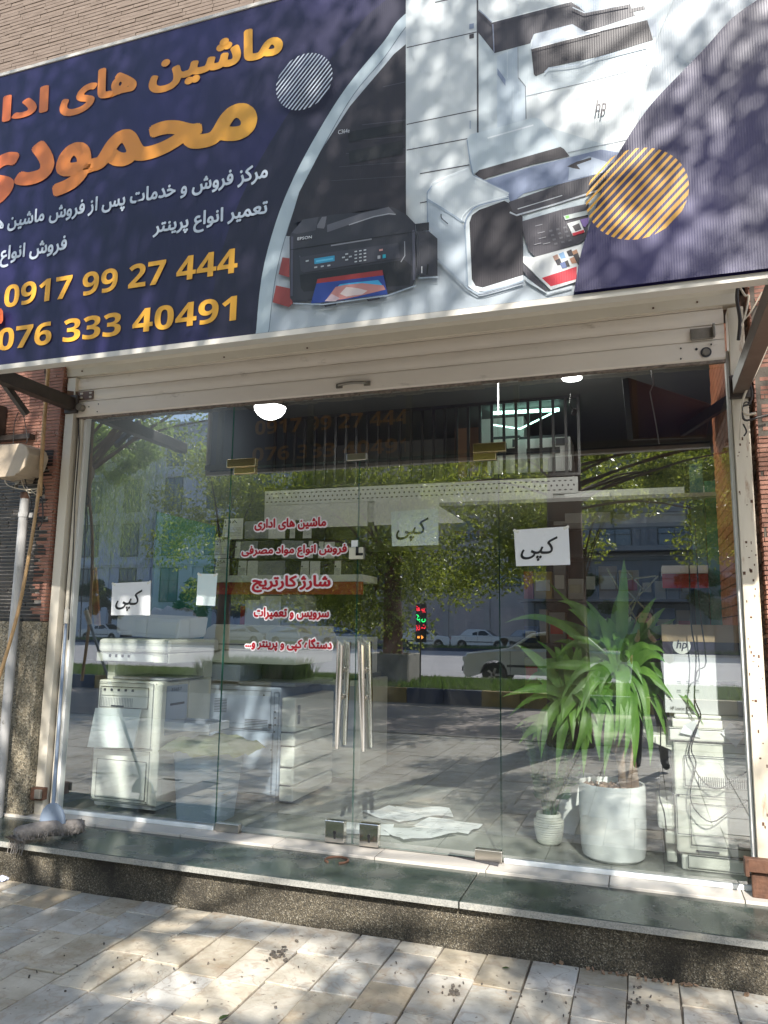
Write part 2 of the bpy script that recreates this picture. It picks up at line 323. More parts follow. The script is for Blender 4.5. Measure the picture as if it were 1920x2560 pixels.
# ------------------------------------------------------------------ persian text
AR = {'ا': ('\uFE8D', '\uFE8E', None, None), 'آ': ('\uFE81', '\uFE82', None, None)}
def _a4(ch, b): AR[ch] = tuple(chr(b+i) for i in range(4))
def _a2(ch, b): AR[ch] = (chr(b), chr(b+1), None, None)
for ch, b in (('ب', 0xFE8F), ('پ', 0xFB56), ('ت', 0xFE95), ('ج', 0xFE9D), ('ح', 0xFEA1), ('خ', 0xFEA5), ('س', 0xFEB1), ('ش', 0xFEB5), ('ص', 0xFEB9), ('ع', 0xFEC9), ('ف', 0xFED1), ('ک', 0xFB8E), ('گ', 0xFB92), ('ل', 0xFEDD), ('م', 0xFEE1), ('ن', 0xFEE5), ('ه', 0xFEE9), ('ی', 0xFBFC)): _a4(ch, b)
for ch, b in (('د', 0xFEA9), ('ر', 0xFEAD), ('ز', 0xFEAF), ('ژ', 0xFB8A), ('و', 0xFEED)): _a2(ch, b)
def shape(t):
    out = []
    for i, c in enumerate(t):
        if c not in AR: out.append(c); continue
        pv = i > 0 and t[i-1] in AR and AR[t[i-1]][2] is not None
        nx = i+1 < len(t) and t[i+1] in AR and AR[c][2] is not None
        k = (3 if nx else 1) if pv else (2 if nx else 0)
        out.append(c if k == 0 else AR[c][k])
    return ''.join(reversed(out))
def textgeo(t, offset=0.0, res=3):
    c = bpy.data.curves.new('t', 'FONT'); c.body = t; c.size = 1; c.resolution_u = res; c.offset = offset; c.fill_mode = 'FRONT'
    o = bpy.data.objects.new('t', c); COL.objects.link(o); dg = bpy.context.evaluated_depsgraph_get(); me = bpy.data.meshes.new_from_object(o.evaluated_get(dg))
    vs = [(v.co.x, v.co.y) for v in me.vertices]; fs = [tuple(p.vertices) for p in me.polygons]
    bpy.data.objects.remove(o); bpy.data.meshes.remove(me); bpy.data.curves.remove(c)
    par = list(range(len(vs)))
    def fd(a):
        while par[a] != a: par[a] = par[par[a]]; a = par[a]
        return a
    for f in fs:
        for k in f[1:]:
            a, b = fd(f[0]), fd(k)
            if a != b: par[a] = b
    ids = {}; lay = [ids.setdefault(fd(i), len(ids)) for i in range(len(vs))]
    return vs, fs, lay
def text(t, X0, X1, Z0, Z1, y, name, m, parent, offset=0, grow=0, shear=0, persian=True, face=-1, bold=0, bfit=None):
    """ink box fitted to X0..X1, Z0..Z1 on the plane y, facing -y; bold = stroke growth in em, built from shifted copies"""
    if persian: s = shape(t)
    elif persian is None: s = t
    else: s = ''.join(chr(0x1D7EC+int(c)) if c.isdigit() else chr(0x1D5D4+ord(c)-65) if c.isupper() else chr(0x1D5EE+ord(c)-97) if c.islower() else c for c in t)
    vs, fs, lay = textgeo(s, offset); bf = bold if bfit is None else bfit
    xs = [v[0]+shear*v[1] for v in vs]; zs = [v[1] for v in vs]
    ax, bx, az, bz = min(xs)-bf, max(xs)+bf, min(zs)-bf, max(zs)+bf
    kx = (X1-X0)/(bx-ax); kz = (Z1-Z0)/(bz-az); mb = MB(); nc = 1 if bold == 0 else (9 if bold < .035 else 13 if bold < .12 else 21)
    for c in range(nc):
        dx = dz = 0
        if c:
            a = 2*math.pi*c/(12 if nc == 21 else nc-1); bb = bold*(.5 if c > 12 else 1); dx, dz = bb*math.cos(a*(1.5 if c > 12 else 1)), bb*math.sin(a*(1.5 if c > 12 else 1))
        for fi, f in enumerate(fs):   # every triangle a hair apart, so that overlapping strokes never share a plane
            mb.add([(X0+(vs[i][0]+shear*vs[i][1]-ax+dx)*kx, y+face*(.0006*(lay[i] % 5)+.00005*c+.000011*(fi % 4)), Z0+(vs[i][1]-az+dz)*kz) for i in f], [tuple(range(len(f)))])
    off = ROOT.get(parent.name, Vector()) if parent else Vector()
    me = bpy.data.meshes.new(name); me.from_pydata([(v[0]-off.x, v[1]-off.y, v[2]-off.z) for v in mb.v], [], mb.f); me.materials.append(m)
    o = bpy.data.objects.new(name, me); COL.objects.link(o)
    if parent: o.parent = parent; ROOT[o.name] = off
    return o
#MARK1
# ================================================================== SETTING
# pavement: bed + individual marble slabs in columns running towards the shop
bed = struct('pavement', MB().box(-30, 30, -6.25, -.52, -.3, -.012), MORT)
stone_meshes = {}
def stone(wd, ln, v):
    key = (round(wd, 3), round(ln*25), v)
    if key in stone_meshes: return stone_meshes[key]
    ln = round(ln*25)/25; j = .0035; rr = random.Random(v*31+key[1])
    c = [(-wd/2+j, -ln/2+j), (wd/2-j, -ln/2+j), (wd/2-j, ln/2-j), (-wd/2+j, ln/2-j)]
    c = [(x+rr.uniform(-.005, .004), y+rr.uniform(-.007, .006)) for x, y in c]
    me = MB(); ch = [(x*.985, y*.99) for x, y in c]
    me.add([(x, y, -.03) for x, y in c]+[(x, y, -.003) for x, y in c]+[(x, y, 0) for x, y in ch],
           [(8, 9, 10, 11)]+[(i, (i+1) % 4, 4+(i+1) % 4, 4+i) for i in range(4)]+[(4+i, 4+(i+1) % 4, 8+(i+1) % 4, 8+i) for i in range(4)])
    m = bpy.data.meshes.new('paving_stone'); m.from_pydata(me.v, [], me.f); m.materials.append(PAVE); stone_meshes[key] = (m, ln); return stone_meshes[key]
def lay_stones(x0, x1, ya, yb, W, lens, rnd):
    i0 = math.floor(x0/W); cnt = 0
    for i in range(i0, math.ceil(x1/W)):
        cx = i*W-1.53+W/2+.0; y = ya-.0; first = rnd.uniform(.1, .33)
        while y > yb:
            L = first if first else rnd.uniform(*lens); first = None
            me, ln = stone(W, L, rnd.randint(0, 3))
            o = bpy.data.objects.new('paving_stone', me); COL.objects.link(o); o.parent = bed
            o.location = (cx, y-ln/2, rnd.uniform(-.004, .002)); o.rotation_euler = (rnd.uniform(-.009, .009), rnd.uniform(-.009, .009), rnd.uniform(-.008, .008))
            y -= ln; cnt += 1
    return cnt
CW = .2025
lay_stones(-2.1, 2.3, -.545, -2.25, CW, (.24, .40), random.Random(3))
# the rest of the paving (seen only mirrored): joined slabs
mb = MB(); rnd = random.Random(5)
for i in range(-45, 46):
    cx = i*CW*1.5-1.53; y = -2.27 - rnd.uniform(0, .1)
    inn = -2.1 < 0
    while y > -6.1:
        L = rnd.uniform(.35, .6); mb.box(cx-.148, cx+.148, max(y-L+.01, -6.15), y, -.03, rnd.uniform(-.004, 0)); y -= L
for i in range(-62, 60):
    cx = i*CW-1.53+CW/2
    if -3.9 < cx < 1.2: continue
    y = -.545
    while y > -2.2:
        L = rnd.uniform(.28, .38); mb.box(cx-CW/2+.004, cx+CW/2-.004, y-L+.006, y, -.03, rnd.uniform(-.004, 0)); y -= L
struct('slab_field', mb, PAVE, bed, kind='stuff')
# ground sheet + service road + median + main road
struct('ground', MB().box(-150, 150, -200, 60, -.6, -.30), SOIL)
struct('service_road', MB().box(-90, 90, -10.6, -6.2, -.3, -.03), ASPH)
struct('gutter_edge', MB().box(-90, 90, -6.32, -6.2, -.3, .004), CONC)
mo = struct('median', MB().box(-90, 90, -14.4, -10.75, -.3, .2), SOIL)
mb = MB(); mb2 = MB(); mb3 = MB()
kb = [MB(), MB()]
for i in range(-60, 40):
    x = i*.75; o = MB().box(x+.004, x+.746, -10.75, -10.6, -.28, .26).build('kerb_block', KBLUE if (i//2) % 2 else KYEL, mo, bevel=.012) if -26 < i < 22 else None
    mb.box(x, x+.745, -14.55, -14.4, -.28, .26)
struct('far_kerb_row', mb, CONC, mo, kind='stuff')
struct('main_road', MB().box(-150, 150, -44, -14.55, -.3, -.02), ROAD)
mb = MB()
for yy in (-21.5, -36.8):
    for i in range(-20, 14): mb.box(i*6, i*6+3, yy-.07, yy+.07, -.02, -.012)
struct('lane_marking', mb, mat('road_paint', (.7, .7, .66), .6), kind='structure')
fm = struct('far_median', MB().box(-120, 120, -47, -44, -.3, .12), SOIL)
mb = MB()
for i in range(-60, 40): mb.box(i*1.5, i*1.5+1.49, -44.15, -43.99, -.28, .17)
struct('far_median_kerb', mb, KBLUE, fm, kind='stuff')
struct('far_road', MB().box(-150, 150, -56, -47, -.3, -.02), ROAD)
struct('far_pavement', MB().box(-150, 150, -61, -56, -.3, .08), CONC)
def grass_patch(name, x0, x1, y0, y1, z, n, h, seed):
    g = np.random.default_rng(seed); px = g.uniform(x0, x1, n); py = g.uniform(y0, y1, n); a = g.uniform(0, 6.28, n); hh = h*g.uniform(.4, 1.2, n); lx = g.uniform(-.5, .5, n)*hh; ly = g.uniform(-.5, .5, n)*hh; wd = .012+.01*g.random(n)
    b1 = np.stack([px-wd*np.cos(a), py-wd*np.sin(a), np.full(n, z)], 1); b2 = np.stack([px+wd*np.cos(a), py+wd*np.sin(a), np.full(n, z)], 1); t = np.stack([px+lx, py+ly, z+hh], 1)
    o = npmesh(name, np.stack([b1, b2, t], 1).reshape(-1, 3), 3, GRASS); o['kind'] = 'stuff'; return o
grass_patch('grass', -16, 6, -14.2, -10.8, .2, 26000, .13, 1)
grass_patch('weeds', -9.6, -7.4, -12.6, -11, .2, 5000, .5, 2)
grass_patch('far_grass', -45, 10, -46.6, -44.3, .12, 15000, .25, 3)

# step in front of the shop: pebble-dash riser, two granite treads, threshold tiles
ZT = .222
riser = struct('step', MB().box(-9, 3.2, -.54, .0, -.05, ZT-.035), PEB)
def tread(x0, x1):
    o = MB().box(x0, x1, -.592, -.135, ZT-.033, ZT).build('step_tread', GRN, riser, bevel=.004); return o
tread(-9, -4.55); tread(-4.545, -.842); tread(-.836, 3.2)
for x0, x1 in ((-9, -4.55), (-4.545, -.842), (-.836, 3.2)):
    MB().box(x0+.001, x1-.001, -.5945, -.5925, ZT-.032, ZT-.003).build('tread_edge', GRE, riser)
xx = -4.4
while xx < 1.0:
    MB().box(xx, xx+.596, -.155, .012, ZT-.03, .236).build('threshold_tile', THR, riser, bevel=.003); xx += .6
# white packing strip under the fixed panes
strip = MB().box(-3.62, -2.47, -.012, .016, .2362, .262).build('glazing_strip', mat('white_silicone', (.75, .78, .78), .4, var=.08, vs=9), riser, bevel=.004)
MB().box(-.735, .45, -.012, .016, .2362, .262).build('glazing_strip', MATS['white_silicone'], riser, bevel=.004)

# ------------------------------------------------------------------ facade walls
def brickwork(parent, name, m, axis, a0, a1, z0, z1, face, course, ln, depth=.008, joint=.0055, outward=-1, seed=1, keep=None, rag=.0):
    rr = random.Random(seed); mb = MB(); z = z0; k = 0
    while z < z1:
        a = a0-rr.uniform(0, ln); zt = min(z+course-joint, z1)
        while a < a1:
            L = ln*rr.uniform(.75, 1.15); b0 = max(a, a0); b1 = min(a+L-joint*.8, a1); d = depth*rr.uniform(.55, 1.2)
            if b1-b0 > .01 and (keep is None or keep((b0+b1)/2, z)):
                if axis == 'x': mb.box(b0, b1, *sorted((face, face+outward*d)), z, zt)
                else: mb.box(*sorted((face, face+outward*d)), b0, b1, z, zt)
            a += L
        z += course; k += 1
    o = mb.build(name, m, parent); o['kind'] = 'stuff'; return o
# left wing
lw = thing('brick_pillar', 'red brick pillar with black painted middle and pebble dado, left of the shop window', 'pillar', (-4.6, 0, 0))
MB().box(-7.5, -3.765, -.10, .02, 1.455, 3.6).build('core', mat('dusty_mortar', (.38, .34, .31), .95), lw); 
MB().box(-7.5, -3.765, -.135, .02, ZT, 1.452).build('dado', PEBW, lw)
MB().box(-3.764, -3.745, -.145, .0, ZT, 1.45).build('dado_return', PEBW, lw)
brickwork(lw, 'red_bricks', BRK, 'x', -7.5, -3.76, 2.62, 3.6, -.1, .0235, .19, seed=2)
def kb_(a, z): return a < -3.835-.012*math.sin(z*40)
brickwork(lw, 'black_bricks', BRKB, 'x', -7.5, -3.79, 1.455, 2.615, -.1, .0245, .19, joint=.0075, seed=3, keep=kb_)
brickwork(lw, 'red_edge_bricks', BRK, 'x', -3.875, -3.76, 1.455, 2.615, -.1, .0235, .19, seed=4, keep=lambda a, z: a >= -3.835-.012*math.sin(z*40))
brickwork(lw, 'return_bricks', BRK, 'y', -.108, .1, 1.455, 3.6, -3.765, .0235, .06, outward=1, seed=5)
# right wing
rw = thing('brick_pillar', 'worn red brick pillar with hanging wires, right of the shop window', 'pillar', (1.0, 0, 0))
MB().box(.578, 3.2, -.09, .0, ZT, 3.6).build('core', MORT, rw)
MB().box(.546, .577, .02, .03, ZT, 3.6).build('rubble_joint', mat('crumbling_mortar', (.22, .17, .14), .95, var=.5, vs=18, bump=1, bs=30), rw)
brickwork(rw, 'red_bricks', BRK, 'x', .578, 3.2, 1.0, 2.42, -.09, .0235, .19, seed=6)
brickwork(rw, 'red_bricks', BRK, 'x', .60, 3.2, 2.45, 3.6, -.085, .0235, .21, seed=7)
brickwork(rw, 'return_bricks', BRK, 'y', -.098, .02, 1.0, 3.6, .578, .0235, .06, outward=-1, seed=8)
MB().box(.575, 3.2, -.11, -.09, ZT, .99).build('dado', CONC, rw)
# upper wall
uw = thing('upper_facade', 'beige brick upper facade above the shop sign', 'building', (-1.6, 0, 3.3))
MB().box(-7.5, 3.2, .0, .25, 3.605, 8.5).build('wall', MORTW, uw)
brickwork(uw, 'beige_bricks', BRKU, 'x', -7.4, .5, 4.6, 8.0, 0, .031, .27, seed=9)
MB().box(-3.93, .655, .02, .25, 3.22, 3.6).build('lintel', MORTW, uw)
MB().box(-7.5, -3.94, .03, .13, 0, 3.6).build('rear_wall', MORTW, uw)
# shop shell (interior)
ZF = .235
sf = struct('shop_floor', MB().box(-4.0, 2.6, .0, 6.1, .0, ZF-.012), MORT)
for i in range(-7, 5):
    for j in range(0, 8):
        x = i*.6+.06; y0 = .014+j*.6
        if -3.95 < x < 2.2: 
            o = MB().box(x+.0015, x+.5985, y0+.0015, y0+.5985, ZF-.02, ZF).build('floor_tile', ITILE, sf)
struct('shop_left_wall', MB().box(-3.93, -3.80, .03, 6.1, ZF-.02, 3.66), WALLI)
rwall = struct('shop_back_wall', MB().box(-4, 2.6, 6.0, 6.1, ZF-.02, 3.66), WALLI)
struct('shop_right_wall', MB().box(2.5, 2.6, 2.0, 6.0, ZF-.02, 3.66), WALLI)
struct('shop_ceiling', MB().box(-4.0, 2.6, .255, 6.1, 3.66, 3.76), CEIL)
struct('shop_ceiling_beam', MB().box(-3.8, .56, .255, .4, 3.22, 3.66), CEIL)
# orange interior brick pier at right
ip = struct('inner_brick_wall', MB().box(.572, .66, .605, 2.0, ZF, 3.66), MORT)
MB().box(.66, 2.5, 1.9, 2.0, ZF, 3.66).build('rear_return', WALLI, ip)
MB().box(.566, .575, .03, .604, ZF, 3.66).build('front_bed', MORT, ip)
bmesh_ = {}
mbs = MB(); z = ZF; k = 0; rr = random.Random(4)
base = MB().box(-.01, .004, -.111, .111, -.029, .029).build('brick', BRKI, ip, local=True); first = True
while z < 3.55:
    a = .03-(k % 2)*.115; n = 0
    while a < 2.0:
        b0 = max(a, .03); b1 = min(a+.224, 2.0)
        if b1-b0 > .2 and n < 3:
            if first: o = base; first = False
            else: o = base.copy(); COL.objects.link(o)
            o.location = (.562, (b0+b1)/2, z+.03)
            n += 1
        elif b1-b0 > .02: mbs.box(.554, .568, b0+.002, b1-.002, z+.001, z+.059)
        a += .23
    z += .066; k += 1
bw = mbs.build('far_bricks', BRKI, ip); bw['kind'] = 'stuff'

# ------------------------------------------------------------------ shutter, box, posts
PX = 1710
sh = thing('roller_shutter', 'cream roller shutter rolled up above the shop glass', 'shutter', (-1.6, 0, 2.86))
zs = [onY(PX, y, -.05).z for y in (781, 820, 858, 908)]
for i in range(3):
    zt, zb = zs[i], zs[i+1]; n = 7; prof = []
    for t in range(n):
        q = t/(n-1); prof.append((-.05-.010*math.sin(q*math.pi)-(.004 if t == n-1 else 0), zt-.002-(zt-zb-.004)*q))
    if i == 2: prof = [(-.056, zt-.002), (-.058, zt-.01), (-.058, zb+.012), (-.05, zb+.002)]
    pr = prof+[(-.03, prof[-1][1]), (-.03, prof[0][1])]
    MB().prism(pr, 'x', -3.685, .452).build('slat', CREAM2, sh, smooth=False)
MB().prism([(-.052, zs[0]+.10), (-.047, zs[0]+.003), (-.03, zs[0]+.003), (-.03, zs[0]+.10)], 'x', -3.685, .452).build('slat', CREAM2, sh)
zb = zs[3]
mb = MB(); rr = random.Random(9)
x = -3.68
while x < .45:
    L = rr.uniform(.03, .12); mb.box(x, min(x+L, .451), -.052, -.031, zb-.014+rr.uniform(-.003, .006), zb+.001); x += L
mb.build('worn_bottom_rubber', mat('worn_edge', (.2, .16, .13), .9, var=.5, vs=40), sh)
def rail_xz(px, py, Y=-.06): p = onY(px, py, Y); return p
# pull handle
p = rail_xz(883, 962); mb = MB(); mb.tube([(p.x-.09, -.058, p.z), (p.x-.085, -.085, p.z), (p.x, -.095, p.z+.003), (p.x+.085, -.085, p.z), (p.x+.09, -.058, p.z)], .009, 8)
mb.box(p.x-.11, p.x-.07, -.066, -.056, p.z-.014, p.z+.014); mb.box(p.x+.07, p.x+.11, -.066, -.056, p.z-.014, p.z+.014)
mb.build('pull_handle', STEELB, sh, smooth=True)
# left brown bracket plate
a = rail_xz(190, 982); b = rail_xz(234, 998)
mb = MB(); mb.box(a.x+.03, b.x, -.07, -.063, b.z-.0, a.z); mb.hexa([(a.x+.03, -.07, b.z), (a.x+.03, -.064, b.z), (a.x-.035, -.10, b.z+.005), (a.x-.035, -.108, b.z+.005)], [(a.x+.03, -.07, a.z), (a.x+.03, -.064, a.z), (a.x-.035, -.10, a.z+.005), (a.x-.035, -.108, a.z+.005)])
hp = mb.build('stop_bracket', mat('brown_paint', (.13, .065, .035), .4, var=.2), sh)
mb = MB()
for fx in (.35, .42, .85, .9):
    for fz in (.25, .75):
        xx_ = a.x+(b.x-a.x)*fx; zz_ = b.z+(a.z-b.z)*fz; mb.lathe([(.007, 0), (.007, .003)], (0, 0, 0), 10)
        nn = len(mb.v)-20; mb.v[nn:] = [(xx_+v[0], -.071-v[2], zz_+v[1]) for v in mb.v[nn:]]
mb.build('rivets', MATS['cream_paint'], hp)['kind'] = 'stuff'
# right bare plate
a = rail_xz(1725, 825); b = rail_xz(1781, 848)
hp = MB().box(a.x, b.x+.005, -.075, -.063, b.z, a.z).build('stop_bracket', STEELB, sh, bevel=.004)
MB().box(b.x+.0, b.x+.012, -.10, -.064, b.z+.004, a.z+.01).build('bent_lip', STEELB, hp, bevel=.002)
def disc_y(mb, x, z, r, y0, y1, seg=16, r2=None):
    r2 = r if r2 is None else r2
    return mb.hexa([(x+r*math.cos(2*math.pi*k/seg), y0, z+r*math.sin(2*math.pi*k/seg)) for k in range(seg)], [(x+r2*math.cos(2*math.pi*k/seg), y1, z+r2*math.sin(2*math.pi*k/seg)) for k in range(seg)])
# lock cylinders
p = rail_xz(203, 1021); mb = MB(); disc_y(mb, p.x+.012, p.z, .024, -.10, -.05); lk = mb.build('lock_cylinder', STEELB, sh, smooth=True)
p = rail_xz(1765, 881); mb = MB(); disc_y(mb, p.x, p.z, .027, -.066, -.057, 20); lk2 = mb.build('lock_cylinder', DGREY, sh)
mb = MB(); disc_y(mb, p.x, p.z, .017, -.074, -.064, 16, .02); mb.build('lock_core', STEELB, lk2, smooth=True)
mb = MB()
for px, py, r in ((1741, 873, .007), (1702, 871, .0045), (1702, 897, .0045), (1778, 861, .0045), (222, 1017, .004), (246, 1010, .004), (243, 1029, .004)):
    p = rail_xz(px, py); disc_y(mb, p.x, p.z, r, -.0615, -.058, 8)
mb.build('screw_holes', BLACK, sh)['kind'] = 'stuff'
# box (header) with folded front
z1 = onY(PX, 775, -.06).z; z2 = onY(PX, 748, -.075).z
hd = thing('shutter_box', 'folded cream metal shutter box under the printed sign', 'shutter box', (-1.6, 0, 3.1))
prof = [(-.06, z1), (-.072, z1+.002), (-.078, z2), (-.12, z2+.045), (-.62, z2+.16), (-.62, z2+.5), (.0, z2+.5), (.0, z1)]
MB().prism(prof, 'x', -3.865, .525).build('casing', WHITEP, hd)
mb = MB(); rr = random.Random(2)
for px, py in ((1738, 699), (1692, 713), (205, 928), (1243, 765), (1633, 770), (1743, 755), (360, 881), (460, 842), (560, 893), (768, 870)):
    p = onY(px, py, -.08); mb.obox((p.x, p.y, p.z), (.009, .006, .008))
mb.build('rust_spots', RUST, hd)['kind'] = 'stuff'
# posts
pl = thing('shutter_post', 'cream steel shutter guide post at the left end of the glass', 'post', (-3.72, 0, ZT))
MB().box(-3.738, -3.668, -.085, .03, ZT, 3.13).build('guide', WHITEP, pl, bevel=.003)
MB().box(-3.667, -3.646, -.03, .03, ZT, 2.9).build('dark_groove', BLACK, pl)
MB().box(-3.645, -3.622, -.05, .02, ZT, 2.9).build('inner_channel', WHITEP, pl, bevel=.002)
MB().box(-3.621, -3.60, -.028, .02, ZT, 2.87).build('glazing_channel', mat('white_aluminium', (.68, .68, .66), .35), pl, bevel=.002)
pts = [onY(px, py, -.06) for px, py in ((196, 1045), (198, 1110), (188, 1240), (182, 1400), (176, 1480), (171, 1600))]
MB().tube(pts, .004, 6).build('cable', WIREB, pl)
pr_ = thing('shutter_post', 'rust-streaked cream shutter guide post at the right end of the glass', 'post', (.5, 0, ZT))
RUSTY = mat('cream_rusting', (.62, .55, .44), .45, var=.06, dirt=((.26, .10, .03), 3.6, .58, .72), stretch=(6, 6, 1))
MB().box(.47, .545, -.075, .03, ZT+.01, 3.12).build('guide', RUSTY, pr_, bevel=.003)
MB().box(.452, .468, -.04, .02, ZT+.01, 2.9).build('glazing_channel', MATS['white_aluminium'], pr_, bevel=.002)
mb = MB(); rr = random.Random(12)
for i in range(46):
    x = rr.uniform(.478, .538); z = rr.uniform(.5, 2.5); mb.obox((x, -.0757, z), (rr.uniform(.003, .012), .0012, rr.uniform(.003, .016)))
mb.build('paint_chips', RUST, pr_)['kind'] = 'stuff'
# brown hasp at the foot of the right post
q = onY(1877, 2160, -.1)
h_ = thing('shutter_hasp', 'brown rusty steel hasp at the foot of the right shutter post', 'hasp', (q.x, -.1, ZT))
mb = MB(); mb.box(q.x-.018, q.x+.20, -.125, -.079, q.z-.03, q.z+.028); mb.box(q.x-.03, q.x-.012, -.15, -.08, q.z-.045, q.z+.03); mb.build('plate', RUST, h_, bevel=.003)
MB().box(q.x+.0, q.x+.13, -.1, -.078, ZT+.012, q.z-.035).build('corroded_foot', RUST, h_, bevel=.006)
q = onY(103, 1985, -.1)
h_ = thing('shutter_hasp', 'small rusty hasp at the foot of the left shutter post beside the mop', 'hasp', (q.x, -.1, ZT))
mb = MB(); mb.box(q.x-.06, q.x+.03, -.13, -.077, q.z-.035, q.z+.04); mb.build('plate', RUST, h_, bevel=.004)
MB().box(q.x-.012, q.x+.035, -.15, -.131, q.z-.02, q.z+.035).build('lug', STEELB, h_, bevel=.003)
# ================================================================== GLASS FRONT
def pane(parent, name, x0, x1, z0, z1, y0=-.005, y1=.005):
    mb = MB(); v = [(x, y, z) for z in (z0, z1) for y in (y0, y1) for x in (x0, x1)]
    mb.add(v, [(0, 1, 5, 4)], 0); mb.add(v, [(2, 6, 7, 3)], 1); mb.add(v, [(0, 2, 3, 1), (4, 5, 7, 6), (0, 4, 6, 2), (1, 3, 7, 5)], 2)
    return mb.build(name, [GF, GBk, GE], parent)
XL, X1, X2, X3, XR = -3.612, -2.462, -1.587, -.746, .455
ZTOP, ZD = 2.872, 2.437
g1 = thing('fixed_window', 'fixed glass pane left of the glass doors, in front of the ivory copier', 'window', (-3.0, 0, .24))
pane(g1, 'pane', XL, X1-.003, .262, ZTOP)
g2 = thing('transom_window', 'glass transom pane above the double glass doors', 'window', (-1.6, 0, ZD))
pane(g2, 'pane', X1+.002, X3-.002, ZD+.006, ZTOP)
g3 = thing('fixed_window', 'fixed glass pane right of the doors, in front of the potted yucca', 'window', (-.15, 0, .24))
pane(g3, 'pane', X3+.003, XR, .262, ZTOP)
dl = thing('glass_door', 'left leaf of the frameless glass double door, carrying the red vinyl lettering', 'door', (-2.0, 0, .25), 'leaves of the glass double door')
pane(dl, 'pane', X1+.003, X2-.003, .248, ZD)
dr = thing('glass_door', 'right leaf of the frameless glass double door, without lettering', 'door', (-1.2, 0, .25), 'leaves of the glass double door')
pane(dr, 'pane', X2+.003, X3-.003, .248, ZD)
# patch fittings
def fit(par, pxl, pxr, pyt, pyb, m, name='patch_fitting', **k):
    a = onY(pxl, (pyt+pyb)/2, -.02); b = onY(pxr, (pyt+pyb)/2, -.02); t = onY((pxl+pxr)/2, pyt, -.02); d = onY((pxl+pxr)/2, pyb, -.02)
    return MB().box(a.x, b.x, -.022, .022, d.z, t.z).build(name, m, par, bevel=.003, **k)
f = fit(dl, 538, 597, 2059, 2081, SATIN)
f = fit(dr, 1187, 1255, 2126, 2154, SATIN)
for dd, (l, r, t, b) in ((dl, (812, 860, 2052, 2106)), (dr, (898, 946, 2060, 2117))):
    f = fit(dd, l, r, t, b, CHROME, 'floor_lock'); a = onY((l+r)/2, (t+b)/2+8, -.025)
    mb = MB(); disc_y(mb, a.x, a.z+.012, .010, -.026, -.0215, 14); mb.box(a.x-.0055, a.x+.0055, -.0255, -.0215, a.z-.022, a.z+.01); mb.build('keyhole', BLACK, f)
# top corner patches (gold-ish mirror), L and R hinges
def hinge(par, sx, flip, px0, px1, py0, py1):
    a = onY(px0, py1, -.02); b = onY(px1, py0, -.02); zc = ZD
    p1 = MB().box(a.x, b.x, -.02, .02, zc+.004, zc+.058).build('top_patch', BRASSY, par, bevel=.003)
    if flip: MB().box(a.x+.001, b.x-.055, -.022, .022, zc-.042, zc+.001).build('door_patch', BRASSY, par, bevel=.003)
    else: MB().box(a.x+.055, b.x-.001, -.022, .022, zc-.042, zc+.001).build('door_patch', BRASSY, par, bevel=.003)
hinge(g2, 0, False, 565, 638, 1150, 1192); hinge(g2, 0, True, 1182, 1264, 1112, 1156)
a = onY(870, 1140, -.02); MB().box(a.x-.01, a.x+.115, -.018, .018, ZD+.002, ZD+.045).build('stop_patch', SATIN, g2, bevel=.003)
mb = MB()
for px, py in ((876, 1170), (917, 1168)): p = onY(px, py, -.012); disc_y(mb, p.x, p.z, .009, -.012, -.006, 14)
mb.build('bolt_cap', SATIN, dl)
# handles: pairs of tapered tubes with cut tops
def handle(par, pt_, pb_, yf, yb, ptb, pbb):
    T = onY(*pt_, yf); B = onY(*pb_, yf); hz = []
    mb = MB(); mb.tube([B, B.lerp(T, .5), T], [.0125, .019, .021], 20); h = mb.build('handle', CHROME, par, smooth=True)
    # cut top: slanted cap
    me = h.data
    for v in me.vertices:
        if v.co.z > T.z-ROOT[h.name].z-.001: v.co.z += -(v.co.x-(T.x-ROOT[h.name].x))*.9+.0
    T2 = onY(*ptb, yb); B2 = onY(*pbb, yb)
    mb = MB(); mb.tube([B2, B2.lerp(T2, .5), T2], [.0125, .018, .020], 20); h2 = mb.build('inner_handle', CHROME, par, smooth=True)
    mb = MB()
    for q in (.48, .74):
        p = B.lerp(T, q); p2 = B2.lerp(T2, q); mb.tube([p, (p.x, 0, p.z), p2], .008, 10); mb.tube([(p.x+.0, -.012, p.z), (p.x, .014, p.z)], .017, 14)
    mb.build('standoff', SATIN, par, smooth=True)
handle(dl, (851, 1607), (842, 1872), -.055, .055, (870, 1604), (862, 1862))
handle(dr, (902, 1607), (908, 1878), -.055, .055, (921, 1604), (928, 1868))
# small electric lock box on the door seam with a white tab above
lk = thing('door_lock_box', 'small ivory lock box stuck over the door seam beside the red lettering', 'lock', (X2, -.01, 1.85))
a = onY(873, 1398, -.02); b = onY(908, 1368, -.02)
MB().box(a.x, b.x, -.03, -.008, a.z, b.z).build('body', CREAMP, lk, bevel=.004)
MB().box(a.x+.045, a.x+.062, -.034, -.029, a.z+.02, b.z+.003).build('slot', BLACK, lk); MB().box(a.x+.045, a.x+.09, -.034, -.029, a.z+.02, a.z+.035).build('slot', BLACK, lk)
a = onY(877, 1367, -.02); b = onY(893, 1350, -.02); MB().box(a.x, b.x, -.013, -.008, a.z, b.z).build('tab', WH, lk)
